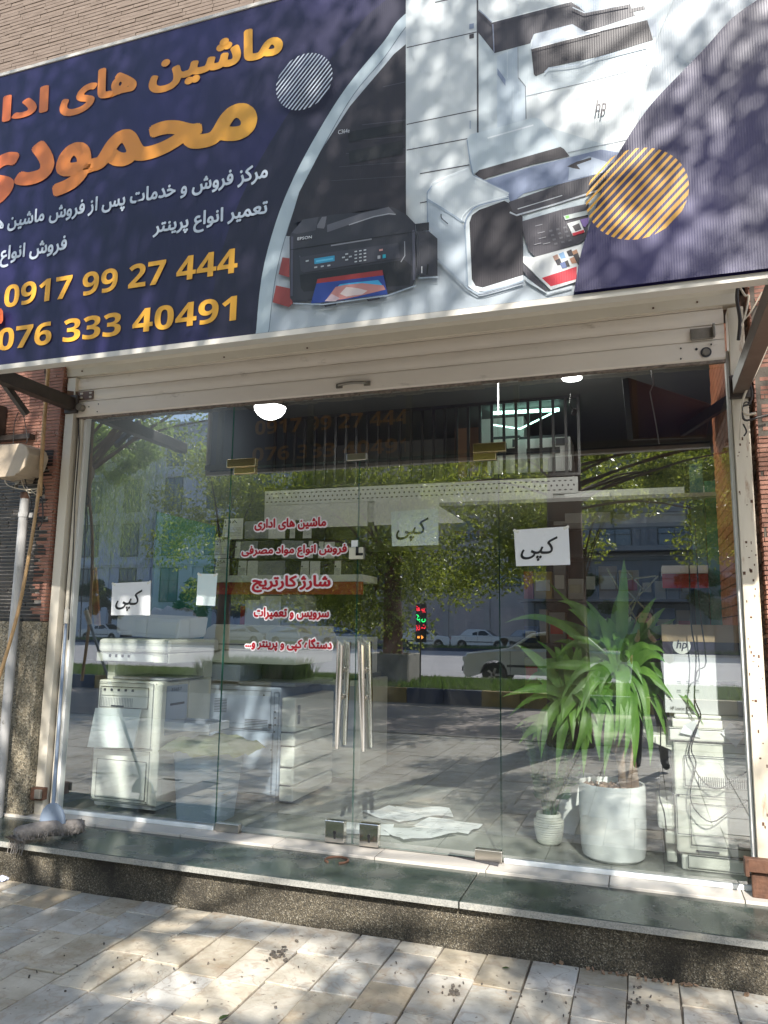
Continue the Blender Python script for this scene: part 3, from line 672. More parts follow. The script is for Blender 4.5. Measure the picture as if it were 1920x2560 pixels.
# papers with black lettering
def sheet(name, label, pts, y, m=PAPER, word=None, group=None, back=False):
    P = [onY(px*KD, py*KD, y) for px, py in pts]   # TL TR BR BL
    c = sum(P, Vector())/4; t = thing(name, label, 'paper sign' if word else 'paper', (c.x, y, c.z), group)
    n = 5; mb = MB(); vs = []; rr = random.Random(len(label))
    for i in range(n+1):
        for j in range(n+1):
            u, v = i/n, j/n; p = P[0].lerp(P[1], u).lerp(P[3].lerp(P[2], u), v); e = max(abs(u-.5), abs(v-.5))*2
            vs.append((p.x, y-(.0018*e**6 if not back else 0)-rr.uniform(0, .0003), p.z))
    fs = [(i*(n+1)+j, (i+1)*(n+1)+j, (i+1)*(n+1)+j+1, i*(n+1)+j+1) for i in range(n) for j in range(n)]
    mb.add(vs, fs); o = mb.build('sheet', m, t, smooth=True)
    for k_ in (0, 1):
        c_ = P[k_].lerp(P[3-k_], .03)+Vector((.012 if k_ == 0 else -.012, (-.0022 if not back else .0022), 0)); MB().obox(c_, (.032, .0006, .014), (0, .5 if k_ == 0 else -.5, 0)).build('tape', TAPE, t)
    if word:
        w_ = P[1].x-P[0].x; h = P[0].z-P[3].z
        text('کپی', P[0].x+w_*.12, P[0].x+w_*.80, P[3].z+h*.13, P[3].z+h*.80, y-.003, 'lettering', INK, t, shear=.32, bold=.012)
    return t
G_ = 'white copy notices on the shop glass'
sheet('paper_sign', 'white sheet with black lettering above the left copier, leftmost on the glass', [(243, 1260), (326, 1256), (324, 1329), (240, 1329)], -.0075, word=1, group=G_)
sheet('paper_sign', 'white sheet with black lettering on the right door leaf', [(844, 1105), (947, 1098), (947, 1177), (847, 1180)], .0085, NOTE2, word=1, group=G_, back=True)
sheet('paper_sign', 'white sheet with black lettering above the yucca on the right pane', [(1110, 1145), (1228, 1137), (1232, 1220), (1115, 1223)], -.0075, word=1, group=G_)
sheet('paper_notice', 'small faded pale blue notice without lettering on the left pane', [(428, 1239), (470, 1240), (465, 1309), (424, 1307)], -.0075, mat('faded_notice', (.62, .74, .74), .7, col2=(.70, .78, .76), vs=14))
# red vinyl lettering with white outline (on the door leaf and beside it)
vl = thing('vinyl_lettering', 'five lines of red persian lettering outlined in white on the left door leaf', 'lettering', (-2.1, -.006, 1.6))
def g4(x, y): return (600+x*.18083, 1250+y*.18083)
for s, L, Rr, T, B, of, gr in (('ماشین های اداری', (205, 340), (1193, 320), (1115, 235), (350, 425), .012, .03), ('فروش انواع مواد مصرفی', (25, 730), (1480, 690), (1450, 606), (210, 805), .012, .03),
                       ('شارژ کارتریج', (170, 1180), (1255, 1150), (1210, 1038), (200, 1278), .02, .035), ('سرویس و تعمیرات', (195, 1560), (1235, 1560), (640, 1487), (380, 1652), .012, .035), ('دستگاه کپی و پرینتر و...', (80, 2010), (1275, 2000), (1105, 1915), (560, 2090), .012, .035)):
    l, r, t, b = (onY(*g4(*q), -.006) for q in (L, Rr, T, B))
    text(s, l.x, r.x, b.z, t.z, -.0056, 'white_outline', WHV, vl, bold=.165, bfit=.035)
    text(s, l.x, r.x, b.z, t.z, -.0097, 'red_letters', REDV, vl, bold=.042, bfit=.035)

# ================================================================== SIGN
YS = -1.35
sg = thing('shop_sign', 'wide printed banner sign with persian shop name, phone numbers and printers', 'sign', (-1.3, YS, 2.7))
def bannermat(name, col, col2=None, rough=.38, var=0, grad=None, trl=.12, noise=1.1):
    m = bpy.data.materials.new(name); MATS[name] = m; m.use_nodes = True; nt = m.node_tree; p = nt.nodes['Principled BSDF']
    p.inputs['Roughness'].default_value = .42; p.inputs['Specular IOR Level'].default_value = .55
    tc = N(nt, 'ShaderNodeTexCoord'); out = None
    if col2:
        if grad: # printed gradient along x, object space
            sx = N(nt, 'ShaderNodeSeparateXYZ'); nt.links.new(tc.outputs['Object'], sx.inputs[0]); mr = N(nt, 'ShaderNodeMapRange'); mr.inputs[1].default_value = grad[0]; mr.inputs[2].default_value = grad[1]; nt.links.new(sx.outputs[0], mr.inputs[0]); fac = mr.outputs[0]
        else:
            nz = N(nt, 'ShaderNodeTexNoise'); nz.inputs['Scale'].default_value = noise; nz.inputs['Detail'].default_value = 3; nt.links.new(tc.outputs['Object'], nz.inputs['Vector']); mr = N(nt, 'ShaderNodeMapRange'); mr.inputs[1].default_value = .4; mr.inputs[2].default_value = .75; nt.links.new(nz.outputs['Fac'], mr.inputs[0]); fac = mr.outputs[0]
        mx = N(nt, 'ShaderNodeMix', data_type='RGBA'); nt.links.new(fac, mx.inputs[0]); mx.inputs[6].default_value = c4(col); mx.inputs[7].default_value = c4(col2); out = mx.outputs[2]; nt.links.new(out, p.inputs['Base Color'])
    else: p.inputs['Base Color'].default_value = c4(col)
    # fine vertical ribs of the twin-wall sheet
    wv = N(nt, 'ShaderNodeTexWave'); wv.inputs['Scale'].default_value = 34; wv.bands_direction = 'X'; nt.links.new(tc.outputs['Object'], wv.inputs['Vector'])
    bp = N(nt, 'ShaderNodeBump'); bp.inputs['Strength'].default_value = .07; bp.inputs['Distance'].default_value = .003; nt.links.new(wv.outputs['Fac'], bp.inputs['Height']); nt.links.new(bp.outputs[0], p.inputs['Normal'])
    tr = N(nt, 'ShaderNodeBsdfTranslucent'); ms = N(nt, 'ShaderNodeMixShader'); ms.inputs[0].default_value = trl
    if out: nt.links.new(out, tr.inputs[0])
    else: tr.inputs[0].default_value = c4(col)
    nt.links.new(p.outputs[0], ms.inputs[1]); nt.links.new(tr.outputs[0], ms.inputs[2]); nt.links.new(ms.outputs[0], nt.nodes['Material Output'].inputs[0])
    return m
S_NAVY = bannermat('banner_navy', (.011, .009, .042), (.027, .021, .115))  # lighter violet blotches painted in for sun dapples on the navy
S_PALE = bannermat('banner_pale_grey', (.36, .41, .46), (.47, .52, .57), noise=.8)
SXL, SXR, SZ0, SZ1 = -3.45, .93, 2.722, 4.37
MB().box(SXL, SXR, YS, YS+.012, SZ0, SZ1).build('banner_sheet', S_NAVY, sg)
fr = MB(); 
fr.box(SXL-.01, SXR+.01, YS-.006, YS+.05, SZ0-.026, SZ0-.001); fr.box(SXL-.01, SXR+.01, YS-.006, YS+.05, SZ1+.001, SZ1+.018); fr.box(SXL-.02, SXL-.001, YS-.006, YS+.05, SZ0-.026, SZ1+.018); fr.box(SXR+.001, SXR+.02, YS-.006, YS+.05, SZ0-.026, SZ1+.018)
fr.build('edge_trim', mat('white_trim', (.55, .52, .47), .4), sg)
for i in range(6):
    x = SXL+.1+i*(SXR-SXL-.2)/5; MB().box(x-.02, x+.02, YS+.014, YS+.054, SZ0, SZ1).build('frame_tube', BSTEEL, sg)
for z in (SZ0+.03, 3.5, SZ1-.03): MB().box(SXL, SXR, YS+.055, YS+.095, z-.02, z+.02).build('frame_tube', BSTEEL, sg)
_lay = [0]
PM = {}
def pm(col, **k):
    key = tuple(col)
    if key not in PM: PM[key] = bannermat('print_%02d' % len(PM), col, **k)
    return PM[key]
TF = {'A': (0, 0, .57866), 'B': (960, 0, .57866), '1': (680, 480, .26522), '2': (1000, 0, .30139), '3': (1050, 300, .30139), 'S': (0, 0, 1)}
def art(name, fr_, pts, col, m=None, z=None):
    ox, oy, s = TF[fr_]; _lay[0] += 1; y = YS-.0008-.00015*_lay[0]
    P = [onY(ox+a*s, oy+b*s, y) for a, b in pts]
    P = [(min(max(p.x, SXL+.002), SXR-.002), y, min(max(p.z, SZ0+.002), SZ1-.002)) for p in P]
    mb = MB(); mb.add(P, [tuple(range(len(P)))]); off = ROOT[sg.name]
    me = bpy.data.meshes.new(name); me.from_pydata([(v[0]-off.x, v[1]-off.y, v[2]-off.z) for v in mb.v], [], mb.f); me.materials.append(m or pm(col))
    bm = bmesh.new(); bm.from_mesh(me); bmesh.ops.triangulate(bm, faces=bm.faces, ngon_method='BEAUTY'); bm.to_mesh(me); bm.free()
    o = bpy.data.objects.new(name, me); COL.objects.link(o); o.parent = sg; ROOT[o.name] = off; return o
def line(name, fr_, pts, wd, col):
    """thin stroke in sign pixels"""
    P = [Vector((a, b)) for a, b in pts]; L = []; Rr = []
    for i, p in enumerate(P):
        d = (P[min(i+1, len(P)-1)]-P[max(i-1, 0)]).normalized(); n = Vector((-d.y, d.x))*wd/2; L.append(tuple(p+n)); Rr.append(tuple(p-n))
    return art(name, fr_, L+Rr[::-1], col)
PALE = (.50, .55, .60); DK = (.022, .018, .025); DK2 = (.045, .042, .055); GRYP = (.30, .34, .38); WHP = (.54, .58, .60); BLU = (.20, .25, .36); RD = (.26, .05, .045); RD2 = (.55, .02, .04); SH = (.34, .40, .47)
outer = [(320, -220), (165, -10), (60, 90), (0, 178)]; inner = [(390, -220), (228, -10), (100, 110), (0, 250)]
tb = lambda p: (p[0]*.57866+960, p[1]*.57866)
ta = lambda p: (p[0]*.57866, p[1]*.57866)
outerA = [(1500, 372), (1380, 560), (1270, 765), (1190, 965), (1130, 1200), (1103, 1475)]; innerA = [(1530, 405), (1420, 590), (1320, 790), (1245, 985), (1190, 1200), (1157, 1475)]
OUT = [tb(p) for p in outer]+[ta(p) for p in outerA]; INN = [tb(p) for p in inner]+[ta(p) for p in innerA]
RB = [tb(p) for p in [(1980, -260), (1640, -20), (1500, 82), (1380, 215), (1200, 400), (1130, 482), (1050, 600), (980, 725), (930, 852), (880, 1000), (845, 1120), (815, 1310)]]
def sm2(P):
    W = []; P = [Vector(p) for p in P]
    for k in range(len(P)-1):
        p0, p1, p2, p3 = P[max(k-1, 0)], P[k], P[k+1], P[min(k+2, len(P)-1)]
        for q in range(4):
            u = q/4; v = .5*((2*p1)+(p2-p0)*u+(2*p0-5*p1+4*p2-p3)*u*u+(3*p1-p0-3*p2+p3)*u**3); W.append((v.x, v.y))
    return W+[tuple(P[-1])]
OUT, INN, RB = sm2(OUT), sm2(INN), sm2(RB)
# dark halo left of the ring, ring, inside
dark = [(p[0]-70-18*i*.075, p[1]-10) for i, p in enumerate(OUT)]
art('dark_band', 'S', dark+OUT[::-1], (.012, .010, .03))
art('picture_ground', 'S', INN+[(x, y) for x, y in RB[::-1]], PALE, m=S_PALE)
art('ring', 'S', OUT+INN[::-1], (.42, .50, .55))
line('ring_edge', 'S', INN, 2.0, (.15, .18, .22))
# black copier at the back left
art('printed_copier', 'S', [(1015, 165), (1015, 640), (830, 600), (715, 590), (748, 480), (800, 380), (875, 265), (960, 165), (985, 135), (1015, 110)], DK)
for y in (205, 300, 340, 372, 405, 440): line('copier_seam', 'S', [(1013, y), (960-(y-200)*.55, y+12)], 1.6, (.06, .06, .075))
art('copier_recess', 'S', [(870, 330), (1008, 305), (1008, 330), (872, 356)], (.008, .008, .01)); art('copier_recess', 'S', [(872, 378), (1008, 350), (1008, 385), (874, 410)], (.012, .012, .014))
# tall white copier
art('printed_cabinet', 'S', [(1015, -130), (1192, -180), (1192, 560), (1015, 590)], WHP)
art('printed_cabinet_side', '2', [(648, -400), (648, 1105), (805, 1060), (800, 470), (650, 280)], (.55, .60, .62))
for (x0, y0, x1, y1) in ((55, 395, 635, 265), (55, 1032, 635, 912), (55, 1245, 560, 1150), (290, 20, 420, -10)): line('cabinet_seam', '2', [(x0, y0), (x1, y1)], 8, DK2)
line('cabinet_seam', '2', [(642, -300), (645, 1100)], 14, DK2)
line('cabinet_seam', '3', [(0, 445), (410, 372)], 8, DK2); line('cabinet_seam', '3', [(0, 688), (60, 676)], 8, DK2)
art('cabinet_badge', '2', [(575, 285), (613, 277), (613, 315), (575, 322)], DK); art('cabinet_badge', '2', [(575, 200), (613, 192), (613, 235), (575, 242)], BLU); line('cabinet_handle', '2', [(583, 1000), (583, 1068)], 12, (.36, .42, .5))
# laser printer (middle): body, dark bands
art('laser_body', 'S', [(1197, -60), (1197, 560), (1545, 600), (1600, 200), (1700, -40), (1500, -160)], (.44, .50, .54))
art('laser_white_front', '2', [(1050, 795), (1900, 590), (2100, 540), (1900, 1260), (1050, 1000)], WHP)
art('laser_side', '2', [(803, 470), (975, 385), (975, 650), (1035, 715), (1045, 990), (806, 1060)], (.40, .47, .54))
art('laser_lid', '2', [(650, -300), (1400, -300), (1470, 0), (760, 185), (650, 80)], WHP)
art('laser_dark_band', '2', [(650, 85), (765, 185), (1420, 15), (1530, 90), (1900, 20), (1950, 130), (1545, 265), (1430, 200), (1110, 285), (1080, 360), (785, 440), (650, 270)], DK2)
art('laser_corner', '2', [(1430, -200), (1900, -200), (2140, -20), (1540, 105), (1420, 0)], (.36, .42, .50))
art('laser_tray', '2', [(1090, 330), (1120, 280), (1430, 200), (1545, 268), (2130, 150), (2130, 300), (1090, 410)], (.40, .45, .52))
art('laser_mouth', '2', [(1088, 405), (1665, 255), (2050, 165), (2100, 330), (1665, 465), (1230, 560), (1200, 600), (1125, 632), (1110, 615)], DK)
line('laser_keys', '2', [(1900, 90), (2030, 62)], 30, DK2)
line('laser_seam', '2', [(1050, 797), (1550, 680), (1900, 590)], 6, (.2, .23, .27)); line('laser_seam', '2', [(983, 645), (1040, 715), (1046, 985)], 8, (.15, .17, .2)); line('laser_seam', '2', [(978, 385), (980, 650)], 5, (.25, .28, .33))
art('laser_slot', '2', [(808, 565), (875, 660), (875, 715), (808, 620)], BLU)
line('laser_seam', '3', [(1225, 270), (1659, 175), (1800, 145)], 6, (.25, .28, .32))
# photo inkjet (front right)
art('inkjet_lid', '3', [(385, 165), (420, 120), (960, -20), (1010, 0), (1180, 225), (470, 430), (440, 455)], (.46, .53, .58))
line('lid_edge', '3', [(560, 150), (940, 42)], 12, (.66, .70, .74)); line('lid_edge', '3', [(390, 165), (415, 340), (440, 455)], 9, (.25, .32, .42))
art('inkjet_lid_shadow', '3', [(455, 450), (490, 415), (1165, 222), (1195, 240), (1240, 300), (930, 370), (560, 480), (520, 500)], DK)
art('inkjet_tray', '3', [(540, 500), (930, 385), (1280, 300), (1500, 245), (1659, 270), (1580, 420), (1200, 520), (860, 610), (760, 690)], (.17, .21, .32))
art('tray_shine', '3', [(1240, 380), (1400, 300), (1560, 350), (1500, 440), (1230, 500)], (.34, .40, .50)); art('tray_arm', '3', [(1220, 385), (1300, 345), (1420, 310), (1420, 330), (1300, 372), (1330, 410), (1270, 400)], DK)
art('inkjet_left_top', '3', [(60, 600), (90, 545), (130, 510), (400, 395), (440, 460), (740, 605), (720, 640), (500, 700), (420, 760), (370, 850), (330, 830), (60, 660)], (.58, .63, .66))
art('inkjet_left_side', '3', [(62, 655), (340, 830), (375, 910), (400, 1400), (170, 1170), (80, 1060)], (.42, .48, .54))
art('inkjet_white_front', '3', [(370, 905), (380, 820), (420, 745), (500, 695), (735, 635), (740, 660), (850, 1000), (855, 1330), (540, 1420), (470, 1415), (400, 1370)], (.60, .65, .68))
art('inkjet_black_front', '3', [(410, 850), (430, 790), (490, 745), (700, 670), (740, 690), (850, 800), (860, 1285), (520, 1390), (460, 1375), (430, 1320)], DK)
art('inkjet_band', '3', [(735, 680), (1200, 520), (1560, 430), (1620, 540), (1480, 600), (850, 790), (770, 760)], DK2)
line('inkjet_rim', '3', [(745, 765), (800, 790), (1100, 705), (1490, 580)], 14, (.45, .48, .52)); line('inkjet_rim', '3', [(810, 738), (1100, 650), (1180, 625)], 7, (.5, .52, .55))
art('control_panel', '3', [(845, 840), (1180, 740), (1400, 690), (1390, 960), (1330, 1020), (960, 1140), (900, 1080), (860, 960)], (.05, .045, .06))
for i in range(4):
    for j in range(3): x = 1070+j*58-i*-14; y = 915+i*36-j*14; art('printed_key', '3', [(x, y), (x+26, y-7), (x+30, y+8), (x+4, y+15)], (.12, .12, .14))
for (x, y) in ((955, 880), (975, 940), (985, 985), (1020, 1030), (945, 1035)): line('key_caption', '3', [(x, y), (x+60, y-15)], 6, (.3, .3, .33))
art('screen', '3', [(1222, 858), (1325, 828), (1368, 930), (1268, 960)], (.65, .66, .66)); art('screen_red', '3', [(1262, 940), (1358, 910), (1366, 932), (1272, 962)], RD2); art('screen_figures', '3', [(1262, 880), (1320, 855), (1340, 905), (1290, 925)], (.06, .05, .06)); art('screen_violet', '3', [(1328, 826), (1400, 808), (1400, 850), (1370, 890), (1350, 880)], (.2, .12, .36))
art('screen_bar', '3', [(1190, 795), (1390, 748), (1398, 785), (1205, 830)], (.46, .5, .5)); art('bar_green', '3', [(1205, 797), (1235, 790), (1240, 812), (1210, 820)], (.2, .5, .12))
art('out_tray', '3', [(850, 1180), (1060, 1410), (1040, 1430), (905, 1320), (855, 1250)], DK2); art('tray_lip', '3', [(860, 1290), (905, 1325), (1050, 1430), (1262, 1372), (1266, 1388), (1060, 1444), (890, 1345)], (.55, .6, .63))
art('printed_page', '3', [(855, 1130), (940, 1140), (1340, 1030), (1330, 1330), (1085, 1410), (855, 1180)], (.62, .63, .63)); art('page_red', '3', [(1010, 1310), (1300, 1215), (1300, 1320), (1085, 1380)], RD2)
for k, (x, y, c) in enumerate(((1100, 1130, (.35, .2, .15)), (1150, 1110, (.2, .35, .55)), (1120, 1165, DK), (1215, 1090, DK), (1260, 1090, (.35, .18, .1)), (1185, 1180, DK), (1240, 1150, (.4, .2, .12)), (1270, 1120, DK), (1160, 1190, (.1, .14, .3)), (1290, 1160, DK))): art('page_figure', '3', [(x, y), (x+40, y-18), (x+60, y+35), (x+20, y+42)], c)
for pts_, wd_, cl_ in (([(62, 600), (60, 660), (78, 1060), (170, 1175), (400, 1405)], 8, (.24, .30, .38)), ([(62, 655), (340, 832), (372, 905), (395, 1370)], 9, (.30, .37, .45)), ([(340, 832), (372, 770), (470, 700), (735, 625)], 7, (.74, .78, .80)), ([(372, 905), (382, 825), (425, 755), (500, 705), (735, 648)], 9, (.22, .28, .38)), ([(400, 1372), (470, 1418), (540, 1425), (858, 1335)], 12, (.72, .76, .78)), ([(395, 1385), (465, 1436), (545, 1442), (860, 1350)], 7, (.12, .14, .19)), ([(100, 545), (60, 600)], 8, (.30, .38, .50)), ([(400, 395), (130, 505), (90, 545)], 4, (.72, .76, .78)), ([(175, 780), (180, 815), (232, 862)], 9, (.03, .04, .06)), ([(440, 455), (740, 602)], 6, (.26, .32, .42))):
    line('inkjet_edge', '3', sm2(pts_) if len(pts_) > 2 else pts_, wd_, cl_)
for pts_, wd_, cl_ in (([(1200, 600), (1235, 563), (1400, 545), (1490, 530), (1665, 470), (2050, 370)], 9, (.36, .42, .50)), ([(760, 185), (1420, 12)], 6, (.74, .78, .80)), ([(770, 200), (780, 430)], 10, (.20, .22, .30)), ([(655, 80), (762, 185)], 8, (.20, .25, .34)), ([(1430, 60), (1530, 105), (1900, 30)], 10, (.55, .60, .66)), ([(1095, 330), (1085, 400)], 6, (.7, .74, .76)), ([(1090, 405), (1660, 258)], 6, (.62, .66, .70)), ([(1540, 262), (1900, 175)], 7, (.66, .70, .74)), ([(940, 715), (935, 1000)], 5, (.50, .56, .60)), ([(890, 420), (890, 650)], 5, (.52, .57, .61))):
    line('laser_edge', '2', pts_, wd_, cl_)
line('ground_shadow', '3', [(150, 1160), (400, 1400), (480, 1440), (860, 1335)], 14, SH)
# tank printer (front left)
art('maroon_square', '1', [(98, 615), (165, 625), (165, 805), (62, 775)], RD); art('maroon_square', '1', [(38, 880), (175, 910), (195, 1050), (160, 1085), (5, 1040)], RD); 
art('tank_back', '1', [(200, 290), (230, 110), (480, 30), (1260, -10), (1265, 210), (1130, 140), (840, 180)], DK)
art('tank_body', '1', [(165, 430), (185, 385), (290, 260), (560, 215), (840, 190), (1130, 140), (1265, 210), (1350, 300), (1362, 810), (1320, 895), (1080, 945), (380, 1020), (210, 1045), (170, 1000)], (.032, .032, .042))
art('tank_lower', '1', [(260, 780), (1250, 640), (1320, 700), (1300, 880), (300, 940), (270, 900)], (.012, .012, .016))
art('tank_top', '1', [(185, 385), (290, 260), (440, 235), (410, 360), (240, 395)], (.06, .06, .075)); art('tank_feeder', '1', [(520, 310), (860, 195), (1100, 140), (1160, 200), (960, 240), (720, 310), (520, 380)], (.11, .11, .13))
line('feeder_edge', '1', [(725, 310), (960, 232), (1100, 205), (1165, 210)], 10, (.32, .33, .36)); art('feeder_bracket', '1', [(425, 315), (470, 235), (515, 230), (500, 320), (490, 345), (425, 340)], (.14, .14, .16))
line('scanner_line', '1', [(555, 505), (940, 443)], 13, (.24, .24, .27)); line('body_edge', '1', [(1335, 360), (1340, 830)], 26, (.09, .09, .12)); line('body_edge', '1', [(1250, 465), (1252, 600), (1215, 660)], 9, (.26, .27, .3)); line('body_edge', '1', [(190, 420), (185, 980)], 22, (.07, .07, .1))
line('body_seam', '1', [(170, 545), (600, 480), (1345, 375)], 5, (.01, .01, .012)); line('panel_rim', '1', [(262, 600), (280, 740), (1200, 600)], 6, (.12, .12, .15))
art('tank_panel', '1', [(260, 615), (600, 560), (1190, 480), (1210, 620), (300, 760), (270, 740)], (.05, .05, .065))
art('lcd', '1', [(398, 628), (590, 598), (590, 650), (400, 680)], (.04, .3, .5)); art('lcd_text', '1', [(415, 645), (575, 620), (575, 636), (415, 662)], (.12, .5, .7))
for i in range(4):
    for j in range(3): x = 778+j*43; y = 562+i*32-j*7; art('white_key', '1', [(x, y-5), (x+24, y-9), (x+24, y+2), (x, y+6)], (.55, .57, .6))
for x, y in ((398, 705), (460, 696), (522, 688), (690, 580), (660, 612), (725, 604), (690, 634), (318, 645)): art('white_key', '1', [(x, y), (x+28, y-5), (x+28, y+9), (x, y+14)], (.45, .47, .5))
art('red_key', '1', [(1010, 540), (1045, 535), (1045, 553), (1010, 558)], (.6, .3, .27)); art('blue_key', '1', [(1042, 590), (1072, 587), (1074, 620), (1042, 626)], (.02, .35, .45)); art('grey_key', '1', [(995, 600), (1022, 597), (1022, 628), (995, 632)], (.4, .4, .42))
art('ink_tank', '1', [(1360, 430), (1370, 365), (1480, 370), (1560, 440), (1560, 790), (1400, 800), (1365, 770)], (.035, .035, .045)); art('ink_tank', '1', [(1350, 300), (1480, 285), (1480, 362), (1360, 372)], (.015, .015, .02)); line('tank_bright', '1', [(1412, 700), (1412, 765)], 9, (.6, .6, .62)); line('tank_bright', '1', [(1470, 680), (1460, 780)], 12, (.005, .005, .005))
art('photo_print', '1', [(430, 820), (1040, 735), (1090, 965), (365, 1055)], (.02, .05, .25)); art('photo_header', '1', [(430, 820), (1040, 735), (1050, 785), (418, 862)], (.3, .03, .03)); art('photo_glow', '1', [(560, 950), (640, 870), (800, 850), (1000, 830), (1060, 900), (900, 960), (640, 1000)], (.05, .35, .62)); art('photo_shape', '1', [(500, 1030), (600, 895), (690, 875), (850, 860), (1050, 880), (1070, 920), (800, 985), (620, 1020)], (.5, .22, .2)); art('photo_shape', '1', [(640, 960), (700, 895), (800, 905), (900, 930), (850, 965), (700, 985)], (.62, .52, .5)); art('photo_shape', '1', [(495, 1030), (560, 960), (640, 1000), (600, 1030)], (.55, .42, .45))
art('tray_foot', '1', [(480, 1050), (610, 1035), (605, 1065), (500, 1085)], DK); art('tray_foot', '1', [(880, 1000), (1010, 985), (1020, 1010), (905, 1030)], DK)
line('ground_shadow', '1', [(200, 1050), (480, 1060), (1090, 975), (1360, 880)], 12, SH); line('ground_shadow', '1', [(1380, 812), (1570, 800)], 9, SH)
# dark right field outline printed over
art('right_field', 'S', RB+[(2300, 900), (2300, -260)], (.03, .022, .06), m=S_NAVY)
# striped circles
def stripes(fr_, c, rx, ry, ang, n, wfun, col, name):
    ox, oy, s = TF[fr_]; _lay[0] += 1; y = YS-.0008-.00015*_lay[0]; C = onY(ox+c[0]*s, oy+c[1]*s, y); r = abs(onY(ox+(c[0]+rx)*s, oy+c[1]*s, y).x-onY(ox+(c[0]-rx)*s, oy+c[1]*s, y).x)/2
    d = Vector((math.cos(ang), 0, math.sin(ang))); nn = Vector((-d.z, 0, d.x)); mb = MB()
    for k in range(n):
        t = -r+(k+.5)*2*r/n; wd = wfun(k/(n-1))*2*r/n; a, b = t-wd/2, t+wd/2
        ha = math.sqrt(max(0, r*r-a*a)); hb = math.sqrt(max(0, r*r-b*b))
        mb.add([C+nn*a-d*ha, C+nn*a+d*ha, C+nn*b+d*hb, C+nn*b-d*hb], [(0, 1, 2, 3)])
    return mb.build(name, pm(col), sg)
stripes('A', (1313, 352), 121, 124, R(48), 16, lambda q: .38, (.55, .60, .68), 'striped_circle')
stripes('B', (1090, 836), 224, 205, R(45), 15, lambda q: .62-.3*q, (.75, .38, .05), 'striped_circle')
# lettering
S_GOLD = bannermat('banner_gold', (.72, .16, .05), (.74, .42, .03), grad=(-1.95, .15)); S_OR = bannermat('banner_orange', (.78, .40, .04)); S_WT = bannermat('banner_white', (.58, .64, .72))
yT = YS-.001
_lay_t = YS-.0006
def tfit(s, L, Rr, T, B, m, offset=.0, fr_='A', name='lettering', persian=True, shear=0, zz=None, y=None):
    ox, oy, k = TF[fr_]; y = y if y is not None else YS-.003; q = [onY(ox+p[0]*k, oy+p[1]*k, y) for p in (L, Rr, T, B)]
    z0, z1 = (q[3].z, q[2].z) if zz is None else zz
    text(s, q[0].x, q[1].x, z0, z1, y, name, m, sg, bold=max(0, offset), persian=persian, shear=shear); return z0, z1
zz = tfit('ماشین', (642, 370), (1223, 185), (1060, 130), (700, 400), S_GOLD, .045)
tfit('های', (258, 460), (592, 345), (400, 308), (320, 498), S_GOLD, .045)
tfit('اداری', (-240, 560), (214, 400), (208, 366), (20, 560), S_GOLD, .045)
tfit('محمودی', (-190, 790), (1113, 490), (1040, 405), (335, 832), S_GOLD, .045)
tfit('مرکز فروش و خدمات پس از فروش ماشین های', (-75, 985), (1157, 755), (1048, 722), (1005, 822), S_WT, .03)
tfit('تعمیر انواع پرینتر', (660, 1010), (1157, 900), (1140, 862), (1015, 978), S_WT, .03)
tfit('فروش انواع', (0, 1120), (290, 1050), (270, 1018), (235, 1118), S_WT, .03)
zn = tfit('0917 99 27 444', (20, 1270), (1027, 1120), (985, 1076), (985, 1184), S_OR, .006, persian=False, name='phone_number')
zn2 = tfit('076 333 40491', (-8, 1450), (1022, 1330), (990, 1280), (990, 1388), S_OR, .006, persian=False, name='phone_number')
tfit('EPSON', (243, 440), (376, 425), (370, 410), (370, 438), pm((.55, .57, .6)), .02, '1', persian=None, name='printed_mark', y=YS-.021)
tfit('hp', (912, 465), (962, 465), (925, 432), (945, 500), pm((.05, .04, .05)), .02, 'B', persian=None, name='printed_mark', shear=.25, y=YS-.021)
tfit('C364e', (1462, 570), (1510, 562), (1500, 556), (1480, 578), pm((.55, .57, .6)), .0, 'A', persian=None, name='printed_mark', y=YS-.021)
for s, zr, L, Rr in (('0917 99 27 444', zn, (20, 1270), (1027, 1120)), ('076 333 40491', zn2, (-8, 1450), (1022, 1330))):
    k = .57866; a = onY(L[0]*k, L[1]*k, YS); b = onY(Rr[0]*k, Rr[1]*k, YS)
    text(s, a.x, b.x, zr[0], zr[1], YS+.0135, 'show_through_number', bannermat('show_through_orange%d' % len(MATS), (.5, .25, .06), trl=.3), sg, bold=.006, persian=False, face=1)
art('phone_icon', 'A', [(-90, 1335), (5, 1332), (13, 1345), (13, 1385), (5, 1398), (-90, 1405)], (.75, .14, .03))
# steel brackets carrying the sign
def bracket(label, x, ztop, h, m, x2=None):
    t = thing('sign_bracket', label, 'bracket', (x, -.08, ztop-h), 'steel brackets under the sign'); x2 = x if x2 is None else x2
    mb = MB(); mb.hexa([(x-.035, -.08, ztop-h), (x+.035, -.08, ztop-h), (x+.035, -.08, ztop), (x-.035, -.08, ztop)], [(x2-.035, YS+.06, ztop-h), (x2+.035, YS+.06, ztop-h), (x2+.035, YS+.06, ztop), (x2-.035, YS+.06, ztop)])
    mb.build('beam', m, t, bevel=.003); MB().box(x-.05, x+.055, -.10, -.076, ztop-h-.025, ztop+.02).build('weld_plate', BSTEEL, t, bevel=.006); return t
a = onY(181, 1012, -.08); tb1 = bracket('dark brown steel beam running from the left shutter post to the sign', a.x, a.z+.045, .085, BSTEEL)
a = onY(1843, 965, -.08); tb2 = bracket('brown and cream steel beam running from the right shutter post to the sign', a.x+.01, a.z+.035, .08, mat('brown_cream_steel', (.09, .06, .045), .5, col2=(.13, .10, .08), vs=6, dirt=((.4, .36, .28), 25, .7, .74)))
p = [onY(-30, 900, -.75), onY(66, 1035, -.45)]
mb = MB(); mb.beam(p[0], p[1], .035, .035); mb.build('diagonal_brace', BSTEEL, tb1)
